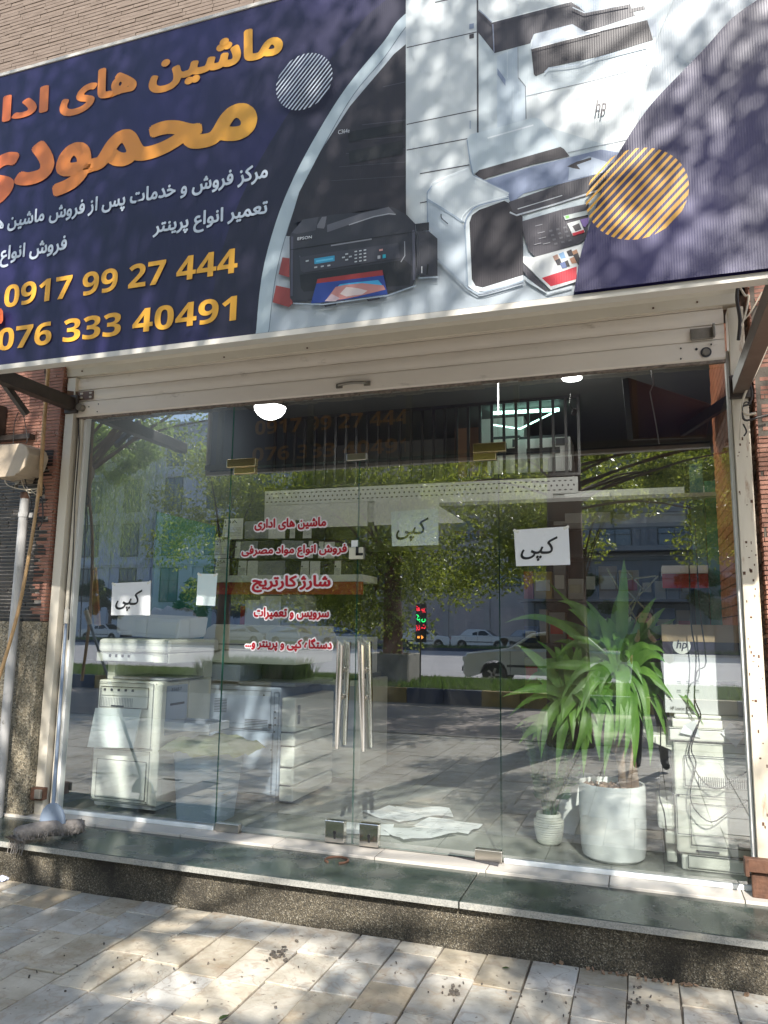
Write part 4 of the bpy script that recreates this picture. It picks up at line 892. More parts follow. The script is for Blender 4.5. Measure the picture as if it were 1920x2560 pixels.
p = [onY(-40, 962, -.3), onY(50, 985, -.3), onY(115, 1022, -.12)]
mb = MB(); mb.box(p[0].x-.3, -3.96, -.16, -.11, 2.70, 2.735); mb.box(-4.30, -4.22, -.30, -.12, 2.72, 2.95); mb.build('wall_channel', BSTEEL, tb1)
# ================================================================== SHOP INTERIOR
def xz(px, py, Y): p = onY(px, py, Y); return p.x, p.z
# --- loft
YL = 3.0
lf = thing('loft', 'white fronted loft floor with black railing at the back of the shop', 'loft', (-2.4, YL, 2.5))
lx0, lx1 = -3.8, onY(1445, 1215, YL).x; lz = onY(1000, 1212, YL).z; lz2 = onY(1000, 1250, YL).z; lz3 = onY(1000, 1312, YL).z
MB().box(lx0, lx1+1.2, YL+.03, 5.9, lz3+.04, lz2+.02).build('slab', WH, lf)
# lattice strip: panel with star cut pattern (recessed pieces)
MB().box(lx0, lx1, YL, YL+.012, lz2, lz).build('lattice_board', WH, lf)
mb = MB(); x = lx0+.03; hh = lz-lz2; k = 0; rr = random.Random(8)
while x < lx1-.03:
    for zf, wd, ht in ((.22, .036, .014), (.5, .02, .026), (.78, .036, .014)):
        xo = x+(.026 if zf == .5 else 0); z = lz2+hh*zf
        mb.hexa([(xo-wd/2, YL-.002, z), (xo, YL-.002, z-ht/2), (xo+wd/2, YL-.002, z), (xo, YL-.002, z+ht/2)], [(xo-wd/2, YL+.001, z), (xo, YL+.001, z-ht/2), (xo+wd/2, YL+.001, z), (xo, YL+.001, z+ht/2)])
    x += .052; k += 1
o = mb.build('lattice_cuts', DGREY, lf); o['kind'] = 'stuff'
sx = onY(850*1.0, 1290, YL).x; 
MB().box(lx0+.0, onY(918, 1290, YL).x, YL+.005, YL+.03, lz3, lz2-.004).build('fascia_panel', WH, lf)
MB().box(onY(937, 1290, YL).x, onY(1384, 1290, YL).x, YL-.02, YL+.03, lz3, lz2-.004).build('fascia_panel', WH, lf)
a = onY(1411, 1235, 2.6); b = onY(1527, 1305, 2.6)
MB().box(a.x, b.x, 2.6, 3.0, b.z, a.z).build('fascia_box', WH, lf, bevel=.004)
a = onY(1531, 1240, 2.75); b = onY(1728, 1304, 2.75)
MB().box(a.x, b.x, 2.75, 3.0, b.z, a.z).build('fascia_box', WH, lf, bevel=.004)
MB().box(onY(1384, 1290, 3.1).x, b.x+.1, 3.1, 3.14, b.z+.05, a.z).build('fascia_panel', WH, lf)
# railing
rt = onY(900, 1032, YL).z; rx1 = onY(1449, 998, YL).x
mb = MB(); mb.box(lx0, rx1, YL-.02, YL+.015, rt-.03, rt); mb.box(lx0, rx1, YL-.015, YL+.01, lz+.01, lz+.035)
rl_ = mb.build('railing_rails', RAIL, lf); nb = int((rx1-lx0)/.118)
for i in range(nb+1):
    x = rx1-.015-i*.118
    if x > lx0: MB().box(x-.013, x+.013, YL-.012, YL+.012, lz+.035, rt-.03).build('baluster', RAIL, rl_)
# orange column, walls behind the railing
oc = onY(1137, 980, 3.9); oc2 = onY(1226, 980, 3.9)
c_ = thing('loft_column', 'terracotta painted column behind the loft railing', 'column', (oc.x, 3.9, lz)); MB().box(oc.x, oc2.x, 3.9, 4.3, lz3, 3.66).build('shaft', ORG, c_)
c_ = thing('loft_partition', 'plain grey partition wall behind the loft railing', 'partition', (-3, 4.4, lz)); MB().box(-3.8, oc.x, 4.3, 4.4, lz3, 3.66).build('board', mat('warm_grey_paint', (.20, .19, .185), .8), c_)
# printers behind the railing
def printer(name, label, x, y, z, w_, d, h, mb_, group=None, dark=DGREY):
    t = thing(name, label, 'printer', (x, y, z), group)
    B = lambda n, m, a, b, c, dd, e, f, bv=.006: MB().box(x+a, x+b, y+c, y+dd, z+e, z+f).build(n, m, t, bevel=bv)
    B('body', mb_, -w_/2, w_/2, 0, d, 0.02, h*.45); B('upper_body', mb_, -w_/2+.01, w_/2-.01, .02, d, h*.45+.003, h*.92); B('top_cover', dark, -w_/2+.03, w_/2-.03, .04, d-.02, h*.92+.002, h, .004)
    B('paper_mouth', BLACK, -w_*.3, w_*.3, -.004, .0, h*.50, h*.66, 0); B('front_cover', mb_, -w_*.32, w_*.32, -.008, -.001, h*.08, h*.42, .002); B('control_panel', dark, w_*.22, w_*.42, -.006, .018, h*.70, h*.88, .002); B('base', dark, -w_/2+.02, w_/2-.02, .02, d-.02, 0, .019, 0)
    return t
zz1 = lz+.02
p = onY(1358, 1130, 3.3); printer('laser_printer', 'white laser printer with dark mouth standing behind the loft railing at its right end', p.x, 3.3, p.z-.22, .55, .4, .40, WH)
p = onY(1262, 1150, 3.35); printer('laser_printer', 'beige printer behind the loft railing beside the terracotta column', p.x, 3.35, p.z-.16, .36, .4, .42, COPY)
p = onY(1262, 1080, 3.6); t = thing('storage_box', 'pale carton stacked high behind the loft railing', 'box', (p.x, 3.6, p.z-.2)); MB().box(p.x-.28, p.x+.2, 3.6, 4.0, p.z-.22, p.z+.2).build('carton', WH, t, bevel=.004)
# --- lamps
def lamp_disc(label, px, py, Z, r, dome):
    p = onZ(px, py, Z); t = thing('ceiling_lamp', label, 'lamp', (p.x, p.y, 3.66))
    if dome:
        MB().lathe([(r, Z+.02), (r*1.02, Z+.06), (r*1.02, 3.66)], (p.x, p.y, 0), 32).build('ring', DGREY, t, smooth=True)
        MB().lathe([(.01, Z-r*.62), (r*.4, Z-r*.57), (r*.75, Z-r*.36), (r*.95, Z-r*.08), (r, Z+.019)], (p.x, p.y, 0), 32).build('diffuser', LIT, t, smooth=True)
    else:
        MB().lathe([(r, 3.63), (r*1.1, 3.635), (r*1.1, 3.659)], (p.x, p.y, 0), 32).build('ring', WH, t, smooth=True)
        MB().lathe([(r*.99, 3.622), (r*.99, 3.629)], (p.x, p.y, 0), 32).build('diffuser', LIT, t)
    L = bpy.data.lights.new('lamp_glow', 'POINT'); L.energy = 4 if dome else 15; L.shadow_soft_size = .15; L.color = (1, .97, .92)
    l = bpy.data.objects.new('lamp_glow', L); COL.objects.link(l); l.location = (p.x, p.y-.8, Z-r-.25)
lamp_disc('glowing white dome ceiling lamp behind the transom glass', 675, 1024, 3.47, .15, True)
lamp_disc('flat round ceiling lamp near the television', 1430, 948, 3.62, .085, False)
t = thing('fluorescent_tube', 'glowing greenish tube lamp seen through the right end of the railing', 'lamp', (-1, 4, 3.9))
a = onY(1228, 1033, 3.25); b = onY(1398, 1024, 3.25); MB().tube([a, b], .018, 10).build('tube', LITG, t)
c = onY(1300, 1060, 3.25); MB().tube([a+Vector((0, 0, -.12)), c+Vector((0, 0, -.05)), b], .008, 6).build('glowing_cord', LITG, t)
# recessed lamps under the loft
for i, (px, py) in enumerate(((1468, 1315), (1474, 1337), (1478, 1356), (1482, 1373))):
    p = onZ(px, py, lz3); t = thing('downlight', 'small unlit recessed downlight under the loft, %s in its row from the glass' % ('first', 'second', 'third', 'fourth')[i], 'downlight', (p.x, p.y, lz3), 'downlights under the loft')
    MB().lathe([(.075, lz3-.006), (.06, lz3-.010), (.055, lz3+.0)], (p.x, p.y, 0), 20).build('rim', WH, t, smooth=True)
MB().box(-1.6, 2.4, 1.95, 5.9, lz3, lz3+.03).build('under_ceiling', mat('soffit_paint', (.34, .34, .33), .6), lf)
# --- television on the right wall
tv = thing('television', 'black wall mounted television hanging high at the right of the shop', 'television', (.2, 1.1, 2.8))
q = [onY(1570, 943, .95), onY(1778, 1010, 1.75), onY(1766, 1093, 1.75), onY(1584, 1099, 1.0)]
n_ = (q[1]-q[0]).cross(q[3]-q[0]).normalized()*.05
MB().hexa(q, [v+n_ for v in q]).build('screen_body', BLACK, tv, bevel=.006)
ins = [q[i].lerp(sum(q, Vector())/4, .05)-n_*.03 for i in range(4)]
MB().hexa(ins, [v-n_*.04 for v in ins]).build('screen', mat('tv_glass', (.012, .012, .014), .45), tv)
a = onX_ = onY(1800, 1030, .9)
mb = MB(); mb.beam((.30, 1.35, a.z+.0), (.55, .75, a.z+.03), .03, .07); mb.box(.535, .553, .6, .72, a.z-.12, a.z+.16); mb.build('wall_arm', BLACK, tv)
for k, pts in enumerate(([(1628, 925), (1634, 960), (1625, 980), (1640, 1060), (1648, 1110)], [(1427, 985), (1424, 1010), (1436, 1030)])):
    t = thing('hanging_cable', ('loose cable hanging over the television' , 'short loose cable with a plug hanging from the ceiling')[k], 'cable', onY(*pts[0], .8))
    MB().tube([onY(x, y, .85 if k == 0 else 1.4) for x, y in pts], .004, 6).build('cord', GREY if k == 0 else WIREB, t)
    if k: p = onY(*pts[-1], 1.4); MB().obox(p, (.03, .02, .05), (.2, .5, 0)).build('plug', WIREB, t, bevel=.004)
# glass and dark pillars beyond the inner brick wall
t = thing('glass_shelf_unit', 'turquoise glass display cabinet edge beside the inner brick wall', 'cabinet', (.3, 2.1, ZF))
a = onY(1738, 1500, 2.1); b = onY(1772, 1500, 2.1); MB().box(a.x, b.x, 2.1, 2.13, ZF, 2.75).build('glass_panel', GLT, t)
a = onY(1775, 1500, 2.05); MB().box(a.x, a.x+.10, 2.05, 2.09, ZF, 2.6).build('glass_edge', GLASSG, t)
a = onY(1724, 1500, 2.2); b = onY(1737, 1500, 2.2); MB().box(a.x, b.x, 2.2, 2.25, ZF, 2.75).build('post', BLACK, t)
# --- shelf units
def shelf(name, label, px0, px1, py, Y, depth=.4, red=True):
    a = onY(px0, py, Y); b = onY(px1, py, Y); t = thing(name, label, 'shelf', ((a.x+b.x)/2, Y, a.z))
    MB().box(a.x, b.x, Y, Y+depth, a.z-.03, a.z+.03).build('board', WH, t, bevel=.002)
    if red: MB().box(a.x, b.x, Y+.02, Y+.035, a.z-.14, a.z-.031).build('red_valance', REDP, t)
    return t, a.x, b.x, a.z
t, xa, xb, za = shelf('wall_shelf', 'white shelf with red valance under the black cartridge boxes', 432, 905, 1448, 1.9)
a = onY(418, 1320, 1.88); b = onY(440, 1530, 1.88)
MB().box(a.x, b.x, 1.88, 2.3, ZF, onY(430, 1313, 1.88).z).build('red_side', REDP, t)
t2, xc, xd, zc = shelf('wall_shelf', 'white shelf with red valance at the right rear of the shop', 1655, 1770, 1424, 1.97, .3)
# cartridge boxes on the shelf
def carton(label, px0, px1, pyt, pyb, Y, d, m, lab=None, txt=None, group=None, mark=None):
    a = onY(px0, pyt, Y); b = onY(px1, pyb, Y); t = thing('cartridge_box', label, 'box', ((a.x+b.x)/2, Y, b.z), group)
    MB().box(a.x, b.x, Y, Y+d, b.z, a.z).build('carton', m, t, bevel=.002)
    if lab:
        l0, l1 = lab; w_ = b.x-a.x; h = a.z-b.z
        MB().prism([(a.x+w_*(l0-.06), b.z+.002), (a.x+w_*l1, b.z+.002), (a.x+w_*l1, a.z-.002), (a.x+w_*l0, a.z-.002)], 'y', Y-.002, Y-.0005).build('white_label', WH, t)
        if txt: text(txt, a.x+w_*(l0+.02), a.x+w_*(l0+(l1-l0)*.7), a.z-h*.24, a.z-h*.08, Y-.003, 'label_text', INK, t, persian=None, bold=.0)
        mb = MB(); disc_y(mb, a.x+w_*(l0+.05), a.z-h*.34, .008, Y-.0035, Y-.002, 10)
        for i in range(6): mb.box(a.x+w_*l0, a.x+w_*(l1-.05), Y-.003, Y-.002, a.z-h*(.46+.07*i)-.001, a.z-h*(.46+.07*i)+.001)
        mb.build('label_lines', DGREY, t)
    if mark: text(mark, a.x+.02, a.x+.05, a.z-(a.z-b.z)*.35, a.z-(a.z-b.z)*.12, Y-.001, 'printed_mark', WH, t, persian=None, shear=.25)
    return t
GR = 'cartridge boxes on the shelf'
carton('black cartridge box labelled 13A on top of the stack', 527, 608, 1298, 1348, 1.9, .3, BLACK, (.42, .98), '13A', GR, 'hp')
carton('black cartridge box labelled 05A, upper one of two, left on the shelf', 489, 573, 1345, 1396, 1.9, .3, BLACK, (.60, .99), '05A', GR, 'hp')
carton('black cartridge box labelled 05A, lower one of two, left on the shelf', 489, 573, 1398, 1444, 1.9, .3, BLACK, (.62, .99), '05A', GR, 'hp')
ORD = 'first second third fourth fifth sixth seventh eighth ninth tenth eleventh twelfth'.split(); rr = random.Random(21); kk = 0
for row, (yt, yb) in enumerate(((1300, 1346), (1350, 1396), (1400, 1444))):
    px = 612 if row == 0 else 577; kk = -1
    words = ('top', 'middle', 'bottom')[row]
    cols = ('black', 'white and black', 'grey', 'dark', 'pale', 'charcoal')
    while px < (760 if row == 0 else 850):
        w_ = rr.choice((20, 26, 34, 42)); m = rr.choice((BLACK, BLACK, DGREY, GREY, WH)); dark_ = m in (BLACK, DGREY)
        kk += 1; o = carton('%s carton of the %s shelf row behind the lettering, %s from its left end' % ('black' if m is BLACK else 'charcoal' if m is DGREY else 'grey' if m is GREY else 'white', words, ORD[kk % 12]), px, px+w_-1.5, yt+rr.uniform(0, 5), yb, 1.92, .28, m, (.5, .95) if (dark_ and w_ > 24) else None, None, GR); px += w_
# lower shelf boxes (blue, red, white) right of the faded notice
for px0, px1, yt, m, d_ in ((573, 600, 1502, mat('navy_box', (.03, .05, .16), .5), 'navy blue'), (601, 612, 1515, REDP, 'red'), (613, 650, 1500, WH, 'white'), (651, 700, 1490, COPY, 'ivory'), (705, 760, 1488, GREY, 'grey')):
    carton('%s supply box standing upright behind the second copier' % d_, px0, px1, yt, 1566, 1.75, .25, m, None, None, 'boxes behind the second copier')
t, _, _, _ = shelf('wall_shelf', 'lower white shelf behind the second copier', 560, 800, 1570, 1.75, .3, red=False)
a = onY(560, 1575, 1.8)
MB().box(a.x, a.x+1.3, 1.8, 2.2, ZF, a.z-.04).build('cabinet_front', WH, t)
# rear wall clutter (dark shelving with goods, right)
t = thing('rack', 'dark rack of stationery at the right rear behind the yucca', 'rack', (-.2, 2.9, ZF))
for z in (.9, 1.3, 1.7, 2.1): MB().box(-1.1, .9, 2.9, 3.3, z, z+.025).build('shelf_board', DGREY, t)
MB().box(-1.1, .9, 3.3, 3.33, ZF, 2.4).build('back_board', DGREY, t)
rr = random.Random(33)
CC = [CARD, REDP, GREY, WH, mat('olive_pack', (.16, .18, .06), .6), mat('ochre_pack', (.42, .30, .06), .5), MATS['navy_box'], BLACK]
cn = ['brown', 'red', 'grey', 'white', 'olive', 'ochre', 'navy', 'black']
for zi, z in enumerate((.925, 1.325, 1.725)):
    x = -1.05; kk = -1
    while x < .8:
        w_ = rr.uniform(.07, .2); h = rr.uniform(.15, .33); ci = rr.randrange(8)
        kk += 1; tt = thing('goods_box', '%s pack, %s from the left on the %s board of the dark rack' % (cn[ci], ORD[kk] if kk < 12 else 'last but one' if kk == 12 else 'last', ('lower', 'middle', 'upper')[zi]), 'box', (x+w_/2, 2.95, z), 'packs on the dark rack')
        MB().box(x, x+w_-.008, 2.95+rr.uniform(0, .05), 3.2, z+.001, z+h).build('pack', CC[ci], tt, bevel=.003)
        if w_ > .11: MB().box(x+.015, x+w_-.025, 2.946, 2.949, z+h*.3, z+h*.7).build('pack_label', rr.choice((WH, CREAMP, REDP)), tt)
        x += w_+.005
# gold diamond lattice rack
t = thing('lattice_rack', 'gold metal diamond lattice behind the yucca crown', 'rack', (-.3, 2.4, 1.2))
mb = MB()
for x0, y0, x1, y1 in ((1518, 1422, 1604, 1573), (1604, 1468, 1560, 1573), (1560, 1450, 1640, 1440), (1564, 1425, 1612, 1478), (1610, 1476, 1645, 1440), (1565, 1520, 1618, 1468), (1566, 1475, 1618, 1528), (1563, 1575, 1615, 1520), (1567, 1530, 1602, 1572)):
    mb.beam(onY(x0, y0, 2.4), onY(x1, y1, 2.4), .012, .012, up=(0, 1, 0))
mb.build('bars', BRASSY, t)
# left: hanging yellow and red flag edge, small white frame
t = thing('folded_flag', 'narrow yellow and red banner hanging behind the left edge of the glass', 'banner', (-3.6, .5, 1.3))
P = [(233, 1428), (238, 1418), (243, 1490), (248, 1565), (236, 1562), (229, 1500)]
mb = MB(); V = [onY(x, y, .35) for x, y in P]; mb.hexa(V, [v+Vector((0, .02, 0)) for v in V]); mb.build('cloth', mat('yellow_red_cloth', (.55, .42, .12), .8, col2=(.42, .10, .07), vs=7), t)
t = thing('display_frame', 'white empty card frame standing behind the left copy notice', 'frame', (-3.4, .9, 1.5))
q = [onY(x, y, .9) for x, y in ((299, 1364), (342, 1372), (338, 1465), (292, 1465))]; r_ = [onY(x, y, .9) for x, y in ((306, 1376), (333, 1380), (331, 1432), (303, 1428))]
mb = MB()
for i in range(4):
    j = (i+1) % 4; mb.hexa([q[i], q[j], r_[j], r_[i]], [v+Vector((0, .006, 0)) for v in (q[i], q[j], r_[j], r_[i])])
mb.build('frame', WH, t)
t = thing('glass_partition', 'green edged glass partition behind the left pane', 'partition', (-3.3, 1.0, ZF)); a = onY(385, 1400, 1.0)
MB().box(a.x-.008, a.x+.008, 1.0, 1.9, ZF, 2.35).build('glass_edge', GLASSG, t)

# --- copiers
def seams(par, rects, y, w_=.0035, m=DGREY):
    for x0, x1, z0, z1 in rects:
        mb = MB()
        for a, b, c, d in ((x0, x1, z0, z0+w_), (x0, x1, z1-w_, z1), (x0, x0+w_, z0+w_, z1-w_), (x1-w_, x1, z0+w_, z1-w_)): mb.box(a, b, y-.001, y, c, d)
        mb.build('panel_seam', m, par)
def copier_parts(t, boxes):
    for nm, m, x0, x1, y0, y1, z0, z1, bv in boxes: MB().box(x0, x1, y0, y1, z0, z1).build(nm, m, t, bevel=bv)
# copier A (left, front face towards the glass)
A = thing('photocopier', 'ivory floor copier with its document lid raised, at the far left behind the glass', 'photocopier', (-3.2, .12, ZF))
def Ax(x, y=.12): return onY(x*.3858, 1400+800*.3858, .12).x
YA = .12
def za_(y): return onY(800*.3858, 1400+y*.3858, YA).z
xL, xR = onY(229, 1900, YA).x, onY(380, 1900, YA).x
xR2 = onY(392, 1900, YA).x
YB = YA+.62
copier_parts(A, [
 ('body', COPY, xL, xR2, YA+.02, YB, ZF+.06, za_(782), .01), ('lower_front', COPY2, xL+.01, xR-.005, YA, YA+.019, ZF+.075, za_(1225), .006), ('lower_panel', COPY2, xL+.06, xR-.035, YA-.014, YA-.001, ZF+.10, za_(1300), .004),
 ('upper_front', COPY2, xL+.02, xR-.005, YA+.0, YA+.019, za_(1215), za_(790), .006), ('slot_panel', COPY, xL+.05, xR-.05, YA-.010, YA-.001, za_(880), za_(822), .003), ('vent_panel', COPY2, xL+.05, xR-.05, YA-.007, YA-.001, za_(955), za_(888), .002), ('side_strip', COPY, xR+.001, xR2+.02, YA-.01, YA+.04, ZF+.07, za_(800), .006),
 ('output_slot', BLACK, xL+.13, xL+.23, YA-.009, YA-.0075, za_(952), za_(943), 0), ('base_plinth', GREY, xL+.02, xR2-.01, YA+.03, YB-.02, ZF+.035, ZF+.06, 0),
 ('side_band', COPY2, xR2+.001, xR2+.012, YA+.05, YB-.02, ZF+.1, za_(1160), .004), ('side_door', BLUEG, xR2+.001, xR2+.01, YA+.06, YA+.30, za_(1130), za_(810), .003), ('side_door', COPY, xR2+.001, xR2+.01, YA+.32, YB-.03, za_(1130), za_(790), .003), ('side_grip', BLACK, xR2+.0105, xR2+.014, YA+.10, YA+.26, za_(940), za_(925), 0),
 ('scanner_base', COPY, xL-.02, xR2+.05, YA+.0, YB+.02, za_(662), za_(600), .006), ('scanner_top', COPY2, xL-.015, xR2+.045, YA+.005, YB+.01, za_(597), za_(512), .02), ('scanner_recess', WH, xL+.04, xR-.03, YA-.006, YA-.001, za_(655), za_(600), .003), ('rear_column', COPY, xL+.0, xL+.06, YA+.1, YB, za_(781), za_(663), .004), ('rear_column', COPY, xL+.08, xR2, YB-.12, YB, za_(781), za_(663), .004),
 ('output_tray', GREY, xL+.06, xR2+.02, YA+.08, YB-.14, za_(778), za_(765), .004), ])
seams(A, [(xL+.055, xR-.03, ZF+.095, za_(1295)), (xL+.012, xR-.008, ZF+.078, za_(1228)), (xL+.022, xR-.007, za_(1212), za_(793)), (xL+.045, xR-.045, za_(958), za_(820)), (xL-.018, xR2+.048, za_(661), za_(601))], YA-.0145)
for sx in (xL+.03, xR-.02): MB().box(sx-.004, sx+.004, YA-.016, YA-.0145, ZF+.085, ZF+.093).build('screw', DGREY, A)
mb = MB()
for i in range(5): mb.box(xL+.07+i*.055, xL+.085+i*.055, YA-.016, YA-.0105, za_(850), za_(835))
for i in range(4): mb.box(xL+.09+i*.05, xL+.105+i*.05, YA-.012, YA-.0065, za_(630), za_(612))
mb.build('guide_rib', DGREY, A)
mb = MB()
for i in range(20): mb.box(xL+.055+i*.0125, xL+.0585+i*.0125, YA-.009, YA-.0073, za_(950), za_(893))
mb.build('vent_fins', GREY, A)
# tilted bypass tray (front flap)
q = [onY(*c_, YA-.03) for c_ in ((238, 1770), (352, 1773), (345, 1868), (231, 1865))]
q[2] += Vector((0, -.05, 0)); q[3] += Vector((0, -.05, 0))
MB().hexa(q, [v+Vector((0, .012, 0)) for v in q]).build('bypass_flap', mat('pale_flap', (.66, .70, .70), .35, var=.03), A, bevel=.002)
# raised lid
q = [onY(*c_, YA+.30) for c_ in ((292, 1540), (452, 1548), (445, 1592), (440, 1600), (300, 1588), (290, 1580))]
MB().hexa(q, [v+Vector((.10, .20, .02)) for v in q]).build('document_lid', COPY2, A, bevel=.01)
q = [onY(*c_, YA+.295) for c_ in ((340, 1550), (446, 1556), (438, 1590), (340, 1582))]; MB().hexa(q, [v-Vector((0, .008, 0)) for v in q]).build('lid_recess', COPY, A, bevel=.003)
mb = MB()
for cx in (xL+.08, xR2-.07):
    for cy in (YA+.08, YB-.08):
        n0 = len(mb.v); mb.lathe([(.028, -.012), (.028, .012)], (0, 0, 0), 14); mb.v[n0:] = [(cx+v[2], cy+v[0], ZF+.029+v[1]) for v in mb.v[n0:]]
mb.build('caster', BLACK, A)
tx = text('35657', xR2+.10, xR2+.20, za_(845), za_(825), YA+.02, 'number_print', INK, A, persian=None)
for v in tx.data.vertices: v.co = Vector((xR2+.0135-ROOT[A.name].x, YA+.10+(v.co.x+ROOT[A.name].x-xR2-.10)*1.2-ROOT[A.name].y, v.co.z))
t = thing('plastic_bag', 'crumpled clear plastic bag lying on the raised copier lid', 'bag', (-3.1, .7, 1.5)); rr = random.Random(3)
P = [(378, 1560), (372, 1535), (385, 1518), (402, 1528), (418, 1514), (440, 1525), (462, 1518), (482, 1530), (480, 1556), (440, 1562)]; V = [onY(x, y, .75) for x, y in P]
c = sum(V, Vector())/len(V); mb = MB(); mb.hexa(V, [v.lerp(c, .3)+Vector((0, .12+rr.uniform(-.03, .05), rr.uniform(-.02, .02))) for v in V]); mb.build('film', PBAG, t)
# bin in front with cloth
b_ = thing('waste_bin', 'translucent blue grey plastic bin between the two copiers', 'bin', (-2.72, .25, ZF))
bx0, bx1 = onY(419, 2000, .10).x, onY(552, 2000, .10).x; bz = onY(490, 1868, .10).z; 
mb = MB(); n = 24
def rrect(x0, x1, y0, y1, r, z): 
    out = []
    for (cx, cy, a0) in ((x1-r, y1-r, 0), (x0+r, y1-r, 90), (x0+r, y0+r, 180), (x1-r, y0+r, 270)):
        for k in range(5): a = R(a0+k*22.5); out.append((cx+r*math.cos(a), cy+r*math.sin(a), z))
    return out
mb.hexa(rrect(bx0+.035, bx1-.035, .12, .37, .05, ZF+.002), rrect(bx0, bx1, .09, .42, .06, bz)); mb.build('bucket', BIN, b_, smooth=True)
mb = MB(); mb.hexa(rrect(bx0-.008, bx1+.008, .082, .428, .06, bz-.02), rrect(bx0-.008, bx1+.008, .082, .428, .06, bz+.004)); mb.build('rim', BIN, b_, smooth=True)
t = thing('cloth', 'yellow green cloth heaped over the blue grey bin', 'cloth', (-2.7, .25, bz)); mb = MB(); n = 22; rr = random.Random(5); vs = []
for i in range(n):
    for j in range(12):
        u, v = i/(n-1), j/11; x = bx0-.05+(bx1-bx0+.16)*u; y = .04+.42*v; e = max(abs(u-.5), abs(v-.5))*2
        vs.append((x, y, bz+.045-.075*e**5+.010*math.sin(u*9+v*4)+.007*math.sin(v*13+u*23)+rr.uniform(-.007, .007)))
mb.add(vs, [(i*12+j, (i+1)*12+j, (i+1)*12+j+1, i*12+j+1) for i in range(n-1) for j in range(11)]); o = mb.build('fabric', CLOTHY, t, smooth=True); sd = o.modifiers.new('s', 'SOLIDIFY'); sd.thickness = .006
t = thing('document_tray', 'grey tray with holes lying on the cloth over the bin', 'tray', (-2.65, .25, bz+.1)); a = onY(425, 1812, .3); b = onY(560, 1835, .3)
mb = MB(); mb.box(a.x+.05, b.x-.02, .15, .40, bz+.085, bz+.10); mb.box(a.x+.05, b.x-.02, .15, .16, bz+.10, bz+.135); mb.box(a.x+.05, b.x-.02, .39, .40, bz+.10, bz+.135); mb.box(b.x-.03, b.x-.02, .16, .39, bz+.10, bz+.135); mb.box(a.x+.05, a.x+.06, .16, .39, bz+.10, bz+.135); mb.build('tray', mat('grey_tray', (.42, .44, .50), .4), t, bevel=.003)
t = thing('metal_rod', 'thin metal rod lying slanted on the floor in front of the blue grey bin', 'rod', onZ(418, 2022, ZF)); MB().tube([onZ(412, 2023, ZF+.012), onY(575, 1982, .16)], .006, 8).build('rod', SATIN, t, smooth=True)
# copier B
Bt = thing('photocopier', 'large blue grey and ivory copier with drawer front, behind the door lettering', 'photocopier', (-2.7, .8, ZF))
YC = .74; xr = onY(693, 1990, YC).x; xl = xr-.62; YD = YC+.72
zb_ = lambda py: onY(640, py, YC).z
copier_parts(Bt, [
 ('body', BLUEG, xl, xr, YC, YD, ZF+.05, zb_(1716), .012), ('service_panel', BLUEG, xl+.03, xr-.05, YC-.006, YC-.001, ZF+.06, zb_(1830), .004), ('side_panel', BLUEG, xl+.03, xr-.07, YC-.006, YC-.001, zb_(1822), zb_(1728), .004),
 ('top_tray', GREY, xl+.02, xr+.10, YC+.02, YD, zb_(1714), zb_(1705), .004), ('rear_tower', BLUEG, xl, xl+.28, YC+.02, YD, zb_(1716), zb_(1664), .01), ('column', COPY, xl+.01, xl+.30, YC+.25, YD, zb_(1664), zb_(1655), .004), ('dark_gap', DGREY, xl+.31, xr-.05, YC+.3, YD-.05, zb_(1704), zb_(1664), 0),
 ('scanner_base', COPY, xl+.02, xr+.10, YC+.02, YD-.02, zb_(1660), zb_(1628), .01), ('plinth', DGREY, xl+.03, xr-.03, YC+.03, YD-.03, ZF, ZF+.05, 0)])
q = [(xl+.0, zb_(1627)), (xr+.13, zb_(1627)), (xr+.14, zb_(1590)), (xr+.10, zb_(1568)), (xr-.1, zb_(1562)), (xl+.05, zb_(1562)), (xl+.0, zb_(1572)), (xl-.03, zb_(1600))]
MB().prism(q, 'y', YC+.0, YD-.04).build('document_feeder', CREAMP, Bt, bevel=.012); MB().box(xl, xr+.13, YC-.004, YC-.001, zb_(1613), zb_(1611)).build('feeder_seam', DGREY, Bt)
zz = [zb_(1740), zb_(1828), zb_(1862), zb_(1915), zb_(1960), zb_(2000)]
for i in range(5):
    z1_, z0_ = zz[i]-.004, zz[i+1]+.004
    MB().box(xr+.002, xr+.11, YC+.015, YD-.0, z0_, z1_).build('front_cover' if i == 0 else 'paper_drawer', COPY2, Bt, bevel=.012)
    MB().box(xr+.002, xr+.085, YC+.02, YD-.01, z0_-.007, z0_-.001).build('drawer_gap', DGREY, Bt)
seams(Bt, [(xl+.028, xr-.048, ZF+.058, zb_(1828)), (xl+.028, xr-.068, zb_(1824), zb_(1726)), (xr-.045, xr-.006, ZF+.06, zb_(1728))], YC-.0065, m=mat('seam_blue', (.12, .14, .18), .6))
mb = MB()
for i in range(9): mb.box(xl+.10, xl+.20, YC-.009, YC-.0062, zb_(1752)-i*.011, zb_(1752)-i*.011+.004)
for i in range(7): mb.box(xr-.27, xr-.09, YC-.009, YC-.0062, zb_(1800)-i*.011, zb_(1800)-i*.011+.004)
mb.build('vent_slats', DGREY, Bt)
mb = MB()
for px, py in ((662, 1738), (690, 1780), (690, 1795), (690, 1812), (688, 1830), (680, 1875)): p = onY(px-2, py, YC-.007); disc_y(mb, p.x, p.z, .006, YC-.010, YC-.006, 10)
p = onY(676, 1815, YC); mb.box(p.x-.012, p.x+.012, YC-.010, YC-.006, p.z-.015, p.z+.015); mb.build('screw', DGREY, Bt)
for py in (1775, 1800): p = onY(715, py, YC); MB().box(xr+.111, xr+.114, YC+.05, YC+.09, p.z-.03, p.z+.03).build('latch', GREY, Bt)
